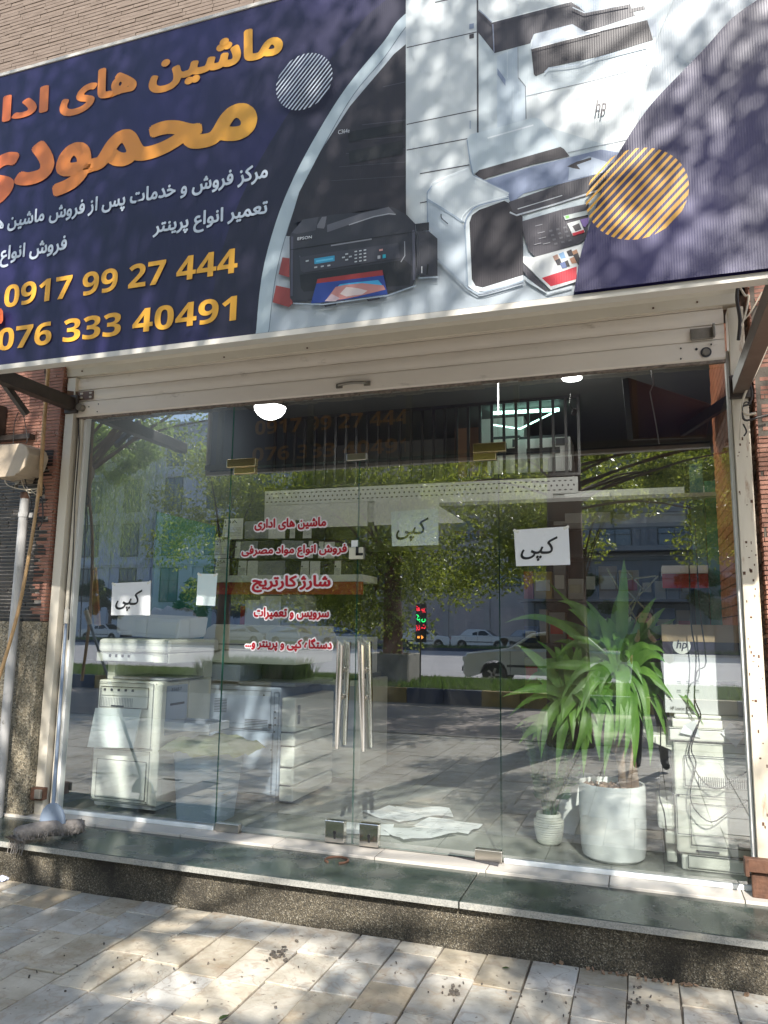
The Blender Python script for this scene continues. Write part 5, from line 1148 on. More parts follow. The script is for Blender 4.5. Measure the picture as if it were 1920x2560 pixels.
# low machine behind B (dark grey copier to the right)
t = thing('photocopier', 'grey low copier standing behind the drawers of the second copier', 'photocopier', (-2.3, 1.7, ZF))
copier_parts(t, [('body', COPY, -2.95, -2.15, 1.62, 2.3, ZF+.03, 1.02, .012), ('top', DGREY, -2.9, -2.2, 1.66, 2.28, 1.022, 1.06, .01), ('front_panel', BLUEG, -2.9, -2.2, 1.612, 1.619, .5, .98, .004), ('drawer', COPY2, -2.9, -2.2, 1.612, 1.619, .3, .48, .004)])
# copier C (right) with carton on top
C_ = thing('photocopier', 'ivory laser copier with side tray at the right behind the glass', 'photocopier', (.3, .3, ZF))
YE = .22
def cz(py): return onY(1800, 1400+py*.42194+0, YE).z
def cxx(px): return onY(1220+px*.42194, 2000, YE).x
x0 = cxx(1110)-.0; x1 = .545
copier_parts(C_, [
 ('lower_tray', COPY2, x0+.02, x1, YE, YE+.5, ZF+.004, cz(1745)-.02, .008), ('front_door', COPY2, x0+.07, x1-.004, YE-.012, YE-.001, cz(1700), cz(1450), .008), ('body', COPY, x0, x1, YE+.0, YE+.5, cz(1745)-.01, cz(1085)-.0, .012),
 ('drawer_grip', DGREY, x0+.09, x0+.20, YE-.008, YE-.0005, cz(1742), cz(1730), .001), ('drawer_front', COPY2, x0+.05, x1-.006, YE-.014, YE-.001, ZF+.02, cz(1760), .006),
 ('side_tray', COPY2, x0-.09, x0-.001, YE+.04, YE+.42, cz(1640), cz(1480), .02), ('side_block', COPY, x0-.055, x0-.001, YE+.05, YE+.40, cz(1720)-.005, cz(1650), .008), ('side_block', COPY, x0-.05, x0-.001, YE+.05, YE+.40, ZF+.02, cz(1745)-.02, .008),
 ('vent_band', COPY2, x0+.05, x1-.006, YE-.006, YE-.001, cz(1360)+.01, cz(1190)+.02, .003), ('scanner', COPY2, x0-.02, x1, YE-.02, YE+.5, cz(1084)+.002, cz(1005), .01)])
q = [(x0-.15, cz(1062)), (x0-.13, cz(1095)), (x0+.0, cz(1155)), (x0+.03, cz(1180)), (x0+.03, cz(1062))]
MB().prism(q, 'y', YE+.03, YE+.42).build('side_shelf', COPY, C_, bevel=.005)
seams(C_, [(x0+.068, x1-.006, cz(1702), cz(1448)), (x0+.048, x1-.008, ZF+.018, cz(1758)), (x0+.05, x1-.008, cz(1362)+.01, cz(1188)+.02), (x0+.004, x1-.004, cz(1640), cz(1400)), (x0-.018, x1-.004, cz(1083), cz(1007))], YE-.0205)
for px_s in (1097, 1128): p = onY(1220+px_s*.42194, 1400+1392*.42194, YE); mb = MB(); disc_y(mb, p.x, p.z, .006, YE-.004, YE-.0005, 10); mb.build('screw', DGREY, C_)
mb = MB()
for i in range(28): mb.box(x0+.115+i*.0098, x0+.119+i*.0098, YE-.009, YE-.0062, cz(1345), cz(1290))
mb.build('vent_fins', DGREY, C_)
zt = cz(1005)
Cf = thing('scanner_unit', 'ivory flatbed feeder unit with two taped paper slips, on the right copier', 'scanner', (.3, .3, zt))
copier_parts(Cf, [('lower_shell', COPY, x0-.0, x1, YE-.01, YE+.45, zt+.002, zt+.045, .006), ('upper_shell', COPY2, x0+.01, x1, YE+.0, YE+.44, zt+.047, cz(925), .014)])
sheet('taped_slip', 'small white paper slip taped on the scanner unit, left one', [(1178*1, 1555), (1203, 1547), (1205, 1580), (1165+10, 1570)], YE-.035) if False else None
for i, (pts) in enumerate(([(1710, 1812), (1738, 1800), (1752, 1845), (1700, 1832)], [(1802, 1832), (1826, 1806), (1862, 1838), (1840, 1868)])):
    t = thing('paper_slip', ('white paper slip taped to the scanner unit, the wide left one', 'white diamond shaped paper slip taped to the scanner unit')[i], 'paper', onY(*pts[0], YE-.03)); V = [onY(x, y, YE-.028-.012*(k % 2)) for k, (x, y) in enumerate(pts)]
    mb = MB(); mb.add(V, [(0, 1, 2), (0, 2, 3)]); o = mb.build('slip', PAPER, t); o.modifiers.new('s', 'SOLIDIFY').thickness = .0008
zc2 = cz(925)+.002; zc3 = cz(565)
bx = thing('printer_carton', 'large printer carton with dark band and printer picture, on the right copier', 'carton', (.3, .4, zc2)); xb0 = onY(1660, 1700, .25).x
MB().box(xb0, .549, .25, .62, zc2, zc3).build('carton', mat('white_carton', (.62, .62, .64), .6, var=.04), bx, bevel=.003)
MB().box(xb0, .549, .25, .62, zc3+.001, cz(490)).build('dark_band', mat('dark_violet_print', (.035, .03, .06), .5), bx)
MB().box(xb0-.003, .549, .247, .62, cz(490)+.001, cz(385)).build('flap', CARD, bx, bevel=.002)
text('HP LaserJet P2055', onY(1677, 1780, .249).x, onY(1733, 1780, .249).x, onY(1690, 1778, .249).z, onY(1690, 1766, .249).z, .2485, 'print', INK, bx, persian=None)
mb = MB(); p = onY(1704, 1614, .249); disc_y(mb, p.x, p.z, .045, .2475, .2495, 24); o = mb.build('round_logo', WH, bx); text('hp', p.x-.028, p.x+.028, p.z-.03, p.z+.03, .246, 'logo_letters', MATS['dark_violet_print'], bx, persian=None, shear=.25, offset=.01)
mb = MB(); a = onY(1790, 1700, .249); b = onY(1850, 1750, .249); mb.box(a.x, b.x, .2475, .2495, b.z, a.z-.01); mb.build('printed_printer', GREY, bx); MB().box(a.x+.02, b.x-.02, .2465, .247, a.z-.025, a.z-.015).build('printed_slot', BLACK, bx)
mb = MB()
for i in range(2):
    for j in range(3): p = onY(1697+j*23, 1708+i*22, .249); mb.box(p.x-.012, p.x+.012, .2480, .2495, p.z-.0015, p.z+.0015); mb.box(p.x-.010, p.x+.010, .2480, .2495, p.z+.006, p.z+.012)
mb.build('printed_symbols', GREY, bx)
# two black cables in front of copier C
for i, pts in enumerate(([(1712, 1300), (1722, 1400), (1728, 1560), (1740, 1640), (1736, 1740), (1752, 1790), (1735, 1830), (1722, 1880), (1738, 1925), (1765, 1960), (1800, 1972), (1840, 1945), (1870, 1928)], [(1737, 1300), (1742, 1400), (1750, 1530), (1765, 1655), (1742, 1680), (1736, 1760), (1748, 1800), (1728, 1870), (1740, 1910), (1726, 1975), (1735, 2020), (1778, 2055), (1830, 2025), (1872, 2000)], [(1652, 1815), (1650, 1940), (1648, 1990), (1660, 2030), (1666, 2080)])):
    t = thing('power_cable', ('black cable looping once in front of the right copier', 'long black cable hanging in a deep loop in front of the right copier', 'short black cable hanging beside the side tray of the right copier')[i], 'cable', onY(*pts[0], .17))
    V = [onY(x, y, .16+.02*math.sin(k)) for k, (x, y) in enumerate(pts)]; W = []
    for k in range(len(V)-1):
        for s_ in range(4):
            u = s_/4; p0 = V[max(k-1, 0)]; p1 = V[k]; p2 = V[k+1]; p3 = V[min(k+2, len(V)-1)]
            W.append(.5*((2*p1)+(p2-p0)*u+(2*p0-5*p1+4*p2-p3)*u*u+(3*p1-p0-3*p2+p3)*u**3))
    W.append(V[-1]); MB().tube(W, .0035, 6).build('cord', BLACK, t, smooth=True)
# papers on the floor
rr = random.Random(6)
for i, (px, py, a_, lb) in enumerate(((905, 2075, .2, 'nearest the door lock'), (985, 2040, -.5, 'in the middle of the heap'), (1060, 2035, .35, 'at the back of the heap'), (1120, 2070, -.15, 'at the right end of the heap'), (1050, 2088, .8, 'half under the others at the front'))):
    p = onZ(px, py, ZF+.003); t = thing('loose_paper', 'printed white paper sheet on the shop floor, %s' % lb, 'paper', (p.x, p.y, ZF), 'loose papers on the floor inside the doors'); c, s_ = math.cos(a_), math.sin(a_); n = 6; vs = []
    for u in range(n+1):
        for v in range(n+1): x, y = (u/n-.5)*.36, (v/n-.5)*.25; vs.append((p.x+x*c-y*s_, p.y+x*s_+y*c, ZF+.004+i*.003+.009*math.sin(u*1.3+i)*math.sin(v*1.1+i)+.008))
    mb = MB(); mb.add(vs, [(u*(n+1)+v, (u+1)*(n+1)+v, (u+1)*(n+1)+v+1, u*(n+1)+v+1) for u in range(n) for v in range(n)]); mb.build('sheet', PAPER, t, smooth=True)
    mb = MB()
    for k in range(7): 
        x, y = rr.uniform(-.15, .15), rr.uniform(-.11, .11); q = Vector((p.x+x*c-y*s_, p.y+x*s_+y*c, ZF+.022+i*.003)); mb.obox(q, (rr.uniform(.03, .12), .004, .0006), (0, 0, a_+rr.choice((0, 0, .4))))
    mb.build('printed_line', GREY, t)
# ---- plants
def pot(name, label, prof, c, m, sx=1, rib=0):
    t = thing(name, label, 'pot', c); mb = MB(); mb.lathe(prof, c, 48, sx=sx); mb.build('vessel', m, t, smooth=True); return t
pc = Vector((-.195, .31, ZF)); zr = onY(1610, 1975, .16).z-ZF
pot('plant_pot', 'big white oval ceramic pot holding the yucca', [(.12, 0), (.135, .004), (.155, .02), (.163, .06), (.168, .2), (.169, zr-.01), (.165, zr), (.155, zr-.002), (.152, zr-.04), (.0, zr-.042)], pc, CER, 1.04)
rr = random.Random(2)
sp = Vector((-.555, .46, ZF)); zs_ = onY(1363, 2030, .46).z-ZF
prof = [(.05, 0), (.058, .006)]
for k in range(12): zf = .01+k*(zs_-.02)/12; r_ = .062+.022*math.sin(min(1, (k+1)/9)*math.pi/2)-(.012 if k > 9 else 0); prof += [(r_-.002, zf), (r_+.002, zf+.006)]
prof += [(.068, zs_-.004), (.066, zs_), (.058, zs_-.004), (.055, zs_-.03), (0, zs_-.032)]
pot('plant_pot', 'small ribbed white pot holding the dark leafed plant', prof, sp, CER2)
pot('plant_pot', 'white tapering pot half hidden behind the two front pots', [(.09, 0), (.10, .02), (.095, .06), (.115, .30), (.12, .33), (.11, .33), (.1, .3), (0, .3)], Vector((-.43, .80, ZF)), CER)
yu = thing('yucca_plant', 'tall yucca with two heads of long drooping green leaves', 'plant', (pc.x, pc.y, ZF+zr-.05))
TB = onY(1572, 1990, .33); TT = onY(1556, 1850, .33); TB.z = ZF+zr-.05
MB().tube([TB, TB.lerp(TT, .4)+Vector((.008, 0, 0)), TT+Vector((0, 0, 0))], [.06, .052, .055], 14).build('trunk', TRK, yu, smooth=True)
H1 = onY(1548, 1660, .33); H2 = onY(1430, 1752, .30)
MB().tube([TT, H1.lerp(TT, .5)+Vector((.01, 0, 0)), H1], [.036, .024, .016], 12).build('stem', TRK, yu, smooth=True); MB().tube([TT+Vector((-.02, 0, -.05)), H2.lerp(TT, .5)+Vector((-.01, -.0, -.06)), H2+Vector((0, 0, -.03))], [.036, .026, .016], 12).build('stem', TRK, yu, smooth=True)
mb = MB(); 
for i in range(60):
    a = rr.uniform(0, 6.28); q = rr.uniform(.02, .14); mb.obox((pc.x+q*math.cos(a), pc.y+q*math.sin(a), ZF+zr-.03), (rr.uniform(.015, .035),)*3, (rr.random()*3, rr.random()*3, 0))
o = mb.build('pot_stones', STONE, yu); o['kind'] = 'stuff'
def yleaf(P0, P1, P2, wd, twist=0, fold=.25):
    """quadratic blade from P0 via P1 to P2"""
    n = 12; vs = []; mb = MB(); 
    for i in range(n+1):
        u = i/n; p = P0*(1-u)**2+P1*2*u*(1-u)+P2*u*u; d = (P1-P0)*(1-u)+(P2-P1)*u; d.normalize()
        side = d.cross(Vector((0, -1, .35))); 
        if side.length < .05: side = Vector((1, 0, 0))
        side.normalize(); side = Matrix.Rotation(twist*(1-.5*u), 3, d) @ side; nrm = side.cross(d)
        w_ = wd*(min(1, .45+u*2.2))*(1-max(0, (u-.45)/.55)**1.6)+.0006
        for s_ in (-1, -.5, 0, .5, 1): vs.append(p+side*w_*s_*.5+nrm*(fold*w_*abs(s_)*.5))
    fs = [(i*5+j, (i+1)*5+j, (i+1)*5+j+1, i*5+j+1) for i in range(n) for j in range(4)]
    mb.add(vs, fs); return mb.build('leaf', YUC, yu, smooth=True)
def L(base, mid, tip, wd, y0, y1, y2, tw=0): yleaf(onY(*base, y0), onY(*mid, y1), onY(*tip, y2), wd*1.15, tw)
# hand placed leaves (front ones drape towards the glass)
L((1548, 1660), (1560, 1500), (1560, 1395), .055, .33, .30, .30); L((1545, 1660), (1532, 1540), (1548, 1480), .05, .33, .36, .38)
L((1540, 1680), (1580, 1640), (1535, 1860), .07, .33, .18, .15); L((1555, 1680), (1625, 1670), (1618, 1850), .05, .33, .2, .16); L((1560, 1690), (1650, 1720), (1665, 1850), .035, .33, .3, .3)
L((1550, 1640), (1700, 1520), (1780, 1625), .05, .33, .5, .45); L((1550, 1640), (1640, 1580), (1690, 1545), .04, .33, .45, .5); L((1560, 1660), (1700, 1690), (1760, 1815), .03, .33, .28, .2)
L((1540, 1640), (1450, 1530), (1370, 1455), .025, .33, .4, .45); L((1535, 1630), (1470, 1500), (1395, 1503), .045, .33, .35, .3); L((1530, 1640), (1480, 1560), (1360, 1545), .03, .33, .4, .45)
L((1500, 1660), (1390, 1500), (1262, 1557), .04, .33, .3, .3); L((1530, 1680), (1420, 1650), (1345, 1672), .05, .33, .2, .2); L((1540, 1690), (1440, 1690), (1380, 1850), .06, .33, .2, .15)
L((1530, 1700), (1480, 1720), (1470, 1870), .05, .33, .2, .17); L((1548, 1700), (1580, 1720), (1545, 1870), .05, .33, .15, .13); L((1560, 1670), (1620, 1700), (1645, 1660), .03, .33, .4, .5); L((1560, 1680), (1640, 1790), (1655, 1690), .03, .33, .3, .3)
L((1545, 1740), (1600, 1740), (1585, 1925), .055, .33, .16, .14); L((1540, 1740), (1530, 1770), (1510, 1940), .055, .33, .15, .13); L((1550, 1730), (1640, 1760), (1625, 1915), .045, .33, .2, .17); L((1530, 1730), (1480, 1760), (1500, 1905), .05, .33, .16, .14); L((1555, 1720), (1600, 1700), (1560, 1900), .06, .33, .15, .12)
L((1535, 1650), (1500, 1600), (1420, 1590), .045, .33, .25, .22, .4)
L((1430, 1752), (1350, 1640), (1292, 1612), .05, .30, .25, .25); L((1430, 1752), (1370, 1700), (1255, 1742), .045, .30, .2, .15); L((1425, 1760), (1350, 1700), (1270, 1795), .03, .30, .2, .2)
L((1430, 1745), (1440, 1640), (1448, 1650), .03, .30, .3, .3); L((1435, 1745), (1475, 1620), (1450, 1655), .03, .30, .32, .34); L((1425, 1760), (1370, 1740), (1352, 1900), .05, .30, .2, .16)
L((1432, 1765), (1410, 1760), (1390, 1945), .055, .30, .2, .14); L((1440, 1765), (1470, 1780), (1458, 1945), .045, .30, .2, .16); L((1445, 1760), (1500, 1750), (1430, 1900), .06, .30, .18, .14); L((1420, 1750), (1330, 1760), (1350, 1880), .035, .30, .3, .3)
L((1435, 1750), (1410, 1640), (1340, 1540+60), .03, .30, .4, .45); L((1440, 1755), (1520, 1700), (1530, 1790), .04, .30, .25, .2)
rr = random.Random(44)
for Hh, n, sc in ((H1, 74, .46), (H2, 66, .38)):
    for i in range(n):
        a = rr.uniform(0, 6.28); el = rr.uniform(-.6, 1.3); Ln = sc*rr.uniform(.65, 1.15); dr_ = Vector((math.cos(a)*math.cos(el), math.sin(a)*math.cos(el)*.55+.12, math.sin(el)))
        P1 = Hh+dr_*Ln*.6+Vector((0, 0, .04)); P2 = Hh+dr_*Ln+Vector((0, 0, -Ln*rr.uniform(.1, .75)*math.cos(el)))
        if P2.y < .08: P2.y = .08
        if P1.y < .08: P1.y = .08
        yleaf(Hh+Vector((0, 0, rr.uniform(-.16, .03))), P1, P2, rr.uniform(.042, .068), rr.uniform(-.6, .6))
zp = thing('zz_plant', 'dark glossy leafed plant with upright stems in the small ribbed pot', 'plant', (sp.x, sp.y, ZF+zs_-.03))
mb = MB(); ml = MB()
for i in range(14):
    a = rr.uniform(0, 6.28); tilt = rr.uniform(.1, .5); H = rr.uniform(.3, .52); top = sp+Vector((math.cos(a)*tilt*H, math.sin(a)*tilt*H*.6, zs_+H)); b0 = sp+Vector((math.cos(a)*.03, math.sin(a)*.03, zs_-.03)); md = b0.lerp(top, .5)+Vector((0, 0, .05))
    pts = [b0*(1-u)**2+md*2*u*(1-u)+top*u*u for u in [k/8 for k in range(9)]]; mb.tube(pts, [.006-.0045*k/8 for k in range(9)], 6)
    for k in range(3, 17):
        u = k/16; p = b0*(1-u)**2+md*2*u*(1-u)+top*u*u; d = ((md-b0)*(1-u)+(top-md)*u).normalized()
        for sg_ in (-1, 1):
            ll = rr.uniform(.06, .085); sd = (d.cross(Vector((math.sin(a), -math.cos(a), .3))).normalized()*sg_+d*.9).normalized(); e = p+sd*ll; wv = sd.cross(d).normalized()*.004+d.cross(sd).cross(sd).normalized()*.015
            q1 = p.lerp(e, .5)+wv; q2 = p.lerp(e, .5)-wv; ml.add([p, q1, e, q2], [(0, 1, 2, 3)])
mb.build('stems', ZZL, zp, smooth=True); o = ml.build('leaflets', ZZL, zp); o['kind'] = 'stuff'
# ================================================================== THINGS OUTSIDE THE GLASS
def crv(V, s=5):
    W = []
    for k in range(len(V)-1):
        p0 = V[max(k-1, 0)]; p1 = V[k]; p2 = V[k+1]; p3 = V[min(k+2, len(V)-1)]
        for q in range(s):
            u = q/s; W.append(.5*((2*p1)+(p2-p0)*u+(2*p0-5*p1+4*p2-p3)*u*u+(3*p1-p0-3*p2+p3)*u**3))
    return W+[V[-1]]
# grey conduit
a = onY(42, 1237, -.19); b = onY(16, 2052, -.19)
t = thing('conduit_pipe', 'grey painted steel conduit clamped to the left brick pillar', 'pipe', (b.x, -.19, ZT))
a.x = b.x = (a.x+b.x)/2; b.z = ZT
MB().tube([b, a], .03, 18).build('tube', PIPE, t, smooth=True); MB().tube([a-Vector((0, 0, .03)), a+Vector((0, 0, .012))], .032, 18).build('rusty_end', RUST, t)
z = onY(45, 1288, -.19).z; mb = MB(); mb.tube([(a.x, -.19, z-.016), (a.x, -.19, z+.016)], .034, 18); mb.box(a.x-.06, a.x+.06, -.175, -.165, z-.016, z+.016); mb.build('clamp', PIPE, t)
# bamboo stick
V = [onY(x, y, -.24) for x, y in ((122, 905), (108, 1090), (100, 1240))]; W_ = [onY(x, y, -.24-.05*k) for k, (x, y) in enumerate(((100, 1200), (82, 1330), (45, 1530), (-10, 1720)))]
t = thing('wooden_stick', 'long brown wooden stick leaning across the grey conduit', 'stick', V[-1]); MB().tube(crv(W_), .011, 10).build('stick', BAM, t, smooth=True)
t = thing('wooden_stick', 'upright wooden stick tied with wire above the black bricks', 'stick', V[1]); MB().tube(crv(V), .013, 10).build('stick', BAM, t, smooth=True)
# wires left
for i, (pts, r_, m, lb) in enumerate((
  ([(112, 915), (114, 950), (118, 1000), (104, 1180), (112, 1225), (96, 1245)], .004, WIREB, 'thin dark wire running down beside the upright stick'),
  ([(46, 1030), (36, 1060), (33, 1110)], .003, WIREB, 'thin wire loop above the left side of the meter box'), ([(58, 1030), (68, 1095), (64, 1110)], .003, WIREB, 'thin wire loop above the right side of the meter box'),
  ([(12, 1188), (18, 1212), (60, 1224), (95, 1222)], .004, WIREW, 'pale wire curving under the meter box'), ([(62, 1195), (70, 1230), (78, 1260), (68, 1300), (85, 1320), (104, 1310), (107, 1270), (98, 1200)], .0045, WIREB, 'dark cable looping beside the grey conduit'),
  ([(50, 1190), (62, 1222), (80, 1232), (104, 1218), (92, 1236), (78, 1226)], .003, WIREW, 'tangle of thin wire tied to the stick'))):
    V = [onY(x, y, -.22) for x, y in pts]; t = thing('wire', lb, 'wire', V[0]); MB().tube(crv(V), r_, 6).build('strand', m, t, smooth=True)
# meter box
Yb = -.33
t = thing('junction_box', 'dusty beige metal box with broken fittings on the left brick pillar', 'box', onY(40, 1150, Yb))
P = [(-14, 1112), (52, 1108), (66, 1116), (72, 1134), (62, 1166), (44, 1184), (-14, 1186)]
V = [onY(x, y, Yb) for x, y in P]; mb = MB(); mb.hexa(V, [v+Vector((.01, .17, 0)) for v in V]); mb.build('cover', BEIGE, t, bevel=.008)
V = [onY(x, y, Yb) for x, y in ((-14, 1180), (42, 1182), (36, 1190), (-14, 1194))]; MB().hexa(V, [v+Vector((0, .17, 0)) for v in V]).build('lower_lip', BEIGE, t, bevel=.004)
a = onY(60, 1150, -.16); MB().box(a.x-.06, a.x+.05, -.17, -.105, a.z-.16, a.z+.10).build('back_plate', BEIGE, t, bevel=.01)
mb = MB(); rr = random.Random(8)
for i in range(7): p = onY(rr.uniform(30, 60), rr.uniform(1192, 1216), -.2); mb.obox(p, (rr.uniform(.015, .04), .02, rr.uniform(.012, .03)), (0, rr.uniform(-.5, .5), 0))
mb.build('fittings', STEELB, t, bevel=.003)
# wires and rubble at the right
for i, (pts, r_, m, lb) in enumerate((
  ([(1920, 862), (1888, 935), (1862, 985), (1853, 1030), (1850, 1100)], .006, WIREW, 'thick pale wire crossing the right brick pillar'),
  ([(1846, 712), (1862, 738), (1872, 742), (1862, 790), (1852, 816)], .006, WIREW, 'pale wire bent behind the upper right bracket'),
  ([(1905, 730), (1880, 775), (1860, 800)], .004, WIREW, 'thin pale wire above the right bracket'), ([(1857, 1028), (1868, 1036), (1890, 1033)], .007, WIREW, 'short thick cream cable end on the right pillar'),
  ([(1870, 940), (1880, 985), (1872, 1010), (1855, 1018), (1862, 1050), (1900, 1042), (1925, 1036)], .006, WIREB, 'dark cable knot hanging right of the shutter post'), ([(1856, 1012), (1866, 1005), (1878, 1010)], .004, WIREB, 'small reddish wire tie on the dark cable'),
  ([(1858, 1060), (1866, 1078), (1860, 1090)], .004, WIREB, 'short dark wire stub below the cable knot'), ([(1850, 690), (1842, 740), (1850, 800), (1846, 850)], .009, WIREB, 'dark cable behind the right end of the shutter box'))):
    V = [onY(x, y, -.14) for x, y in pts]; t = thing('wire', lb, 'wire', V[0]); MB().tube(crv(V), r_, 6).build('strand', m, t, smooth=True)
rr = random.Random(14); t = thing('broken_mortar', 'crumbling strip of mortar chunks between the right post and the brick pillar', 'mortar', (.56, 0, 1)); mb = MB()
for i in range(120): mb.obox((rr.uniform(.552, .575), rr.uniform(-.0, .02), rr.uniform(.3, 3.1)), (rr.uniform(.012, .025), rr.uniform(.02, .04), rr.uniform(.015, .06)), (rr.random(), rr.random(), rr.random()))
o = mb.build('chunks', MATS['crumbling_mortar'], t); o['kind'] = 'stuff'
# mop
t = thing('mop', 'used yarn mop with pale blue plastic clamp, head lying on the granite step at left', 'mop', onZ(118, 2085, ZT))
c0 = onZ(36, 2088, ZT+.045); c1 = onZ(208, 2066, ZT+.045); ax = (c1-c0); mb = MB(); rr = random.Random(1)
mb.tube(crv([c0, c0.lerp(c1, .3)+Vector((0, 0, .012)), c0.lerp(c1, .6)+Vector((0, 0, .01)), c1], 4), [.034]+[.043]*11+[.035], 12)
core = mb.build('head_core', MOP, t, smooth=True)
mb = MB(); dn = ax.normalized(); s1 = dn.cross(Vector((0, 0, 1))).normalized()
for i in range(620):
    u = rr.random(); a = rr.uniform(-.6, 3.7); p = c0.lerp(c1, u)+(s1*math.cos(a)+Vector((0, 0, 1))*math.sin(a)*.8)*.040; d = (s1*math.cos(a)+Vector((0, 0, 1))*math.sin(a)*.8+dn*rr.uniform(-.9, .9)+Vector((0, 0, -.5))).normalized(); e = p+d*rr.uniform(.008, .018)+Vector((0, 0, -.004)); e.z = max(e.z, ZT+.003)
    mb.tube([p, p.lerp(e, .5)+Vector((0, 0, .003)), e], [.0032, .003, .0018], 4, cap=False)
for i in range(26):
    p = c0+Vector((rr.uniform(-.02, .05), rr.uniform(-.05, .0), .0)); e = Vector((p.x+rr.uniform(-.03, .03), -.603-rr.uniform(0, .01), ZT-rr.uniform(.01, .06))); mb.tube([p, Vector((e.x, -.59, ZT+.01)), e], [.004, .0035, .002], 4, cap=False)
o = mb.build('yarn', MOP, t); o['kind'] = 'stuff'
hc = onZ(120, 2062, ZT+.075); h1 = Vector((hc.x, hc.y+.02, ZT+.06)); ht = onY(165, 1560, -.12)
V = [h1+Vector((.088*math.cos(R(a)), .004, .02+.11*math.sin(R(a)))) for a in range(0, 181, 20)]
MB().hexa(V, [v+Vector((0, .02, 0)) for v in V]).build('clamp', MOPB, t, bevel=.004)
MB().tube([h1+Vector((0, .01, .08)), ht], [.011, .009], 12).build('handle', MOPB, t, smooth=True); MB().tube([ht, ht+(ht-h1).normalized()*.10], .016, 12).build('grip', MATS['cream_paint'], t, smooth=True)
# horseshoe on the tread
p = onZ(842, 2150, ZT+.004); t = thing('horseshoe', 'old iron horseshoe lying on the dark granite step before the doors', 'horseshoe', (p.x, p.y, ZT))
MB().tube([p+Vector((.062*math.cos(a), .062*math.sin(a)*.92, 0)) for a in [R(-60+i*20) for i in range(16)]], .006, 8).build('iron', RUST, t, smooth=True)
t = thing('rubber_mat', 'small dark worn patch plate under the right door hinge', 'plate', onZ(1180, 2150, .238))
q = [onZ(x, y, .2375) for x, y in ((1120, 2138), (1125, 2132), (1250, 2152), (1245, 2166))]; MB().hexa(q, [v+Vector((0, 0, .003)) for v in q]).build('plate', DGREY, t)
# litter
def crumple(name, label, px, py, Z, r, m, seed, cat='litter'):
    p = onZ(px, py, Z); rr = random.Random(seed); t = thing(name, label, cat, p); bm = bmesh.new(); bmesh.ops.create_icosphere(bm, subdivisions=2, radius=r)
    for v in bm.verts: v.co = v.co*rr.uniform(.55, 1.15); v.co.z = max(v.co.z*.6+r*.4, .001)
    me = bpy.data.meshes.new('crumpled_sheet'); bm.to_mesh(me); bm.free(); me.materials.append(m); o = bpy.data.objects.new('crumpled_sheet', me); COL.objects.link(o); o.parent = t; ROOT[o.name] = p; return t
LP = mat('printed_litter', (.68, .70, .82), .6, dirt=((.03, .03, .1), 60, .56, .6))
crumple('crumpled_paper', 'crumpled white and blue paper at the foot of the step', 514, 2269, 0, .032, LP, 3)
crumple('crumpled_paper', 'torn paper scrap with black edge at the far left of the pavement', 6, 2203, 0, .03, LP, 5)
def leafl(px, py, s, a, m, label):
    p = onZ(px, py, .002); t = thing('fallen_leaf', label, 'leaf', p); mb = MB(); n = 8; up_ = []; dn_ = []
    V = [Vector((math.cos(a)*(u-.5)*s-math.sin(a)*w_*s, math.sin(a)*(u-.5)*s+math.cos(a)*w_*s, .006+.01*abs(w_))) + p for u, w_ in ((0, 0), (.25, .2), (.55, .24), (.85, .1), (1, 0), (.8, -.12), (.5, -.24), (.22, -.18))]
    mb.add(V, [tuple(range(8))]); mb.build('blade', m, t)
leafl(1265, 2424, .035, .3, LEAF3, 'small green leaf on the paving right of the middle'); leafl(560, 2547, .05, 1.2, LEAF3, 'dark green leaf on the paving at the lower edge')
leafl(1150, 2440, .02, 2, TRK, 'tiny dry brown leaf near the foot of the step')
def debris(name, label, px, py, n, spread, smin, smax, seed, mats):
    p = onZ(px, py, 0); rr = random.Random(seed); t = thing(name, label, 'debris', p); mb = MB()
    for i in range(n):
        a = rr.gauss(0, spread[0]); b = rr.gauss(0, spread[1]); mb.obox((p.x+a, p.y+b, .003+rr.random()*.006), (rr.uniform(smin, smax), rr.uniform(smin, smax)*.6, .004+rr.random()*.006), (rr.uniform(-.4, .4), rr.uniform(-.4, .4), rr.random()*3))
    o = mb.build('bits', mats, t); o['kind'] = 'stuff'
DBR = mat('broken_grout', (.10, .085, .07), .95, var=.4, vs=30)
debris('broken_stone', 'crack with broken dark bits in a paving slab, centre', 698, 2390, 22, (.022, .05), .006, .022, 3, DBR)
debris('broken_stone', 'dark chipped hole in a paving slab, right of the middle', 1133, 2484, 14, (.02, .02), .005, .02, 4, DBR)
debris('broken_stone', 'chipped paving bits near the lower right', 1590, 2500, 12, (.02, .045), .005, .018, 5, DBR)
debris('dry_scraps', 'scattered dry scraps and stems along the foot of the step at right', 1600, 2447, 22, (.22, .012), .006, .03, 6, TRK)
debris('dry_scraps', 'few scattered crumbs on the pale slabs at the lower left', 330, 2440, 22, (.35, .22), .003, .012, 7, DBR)
debris('dry_scraps', 'few scattered crumbs on the pale slabs at the lower right', 1300, 2500, 30, (.5, .14), .003, .010, 8, DBR)

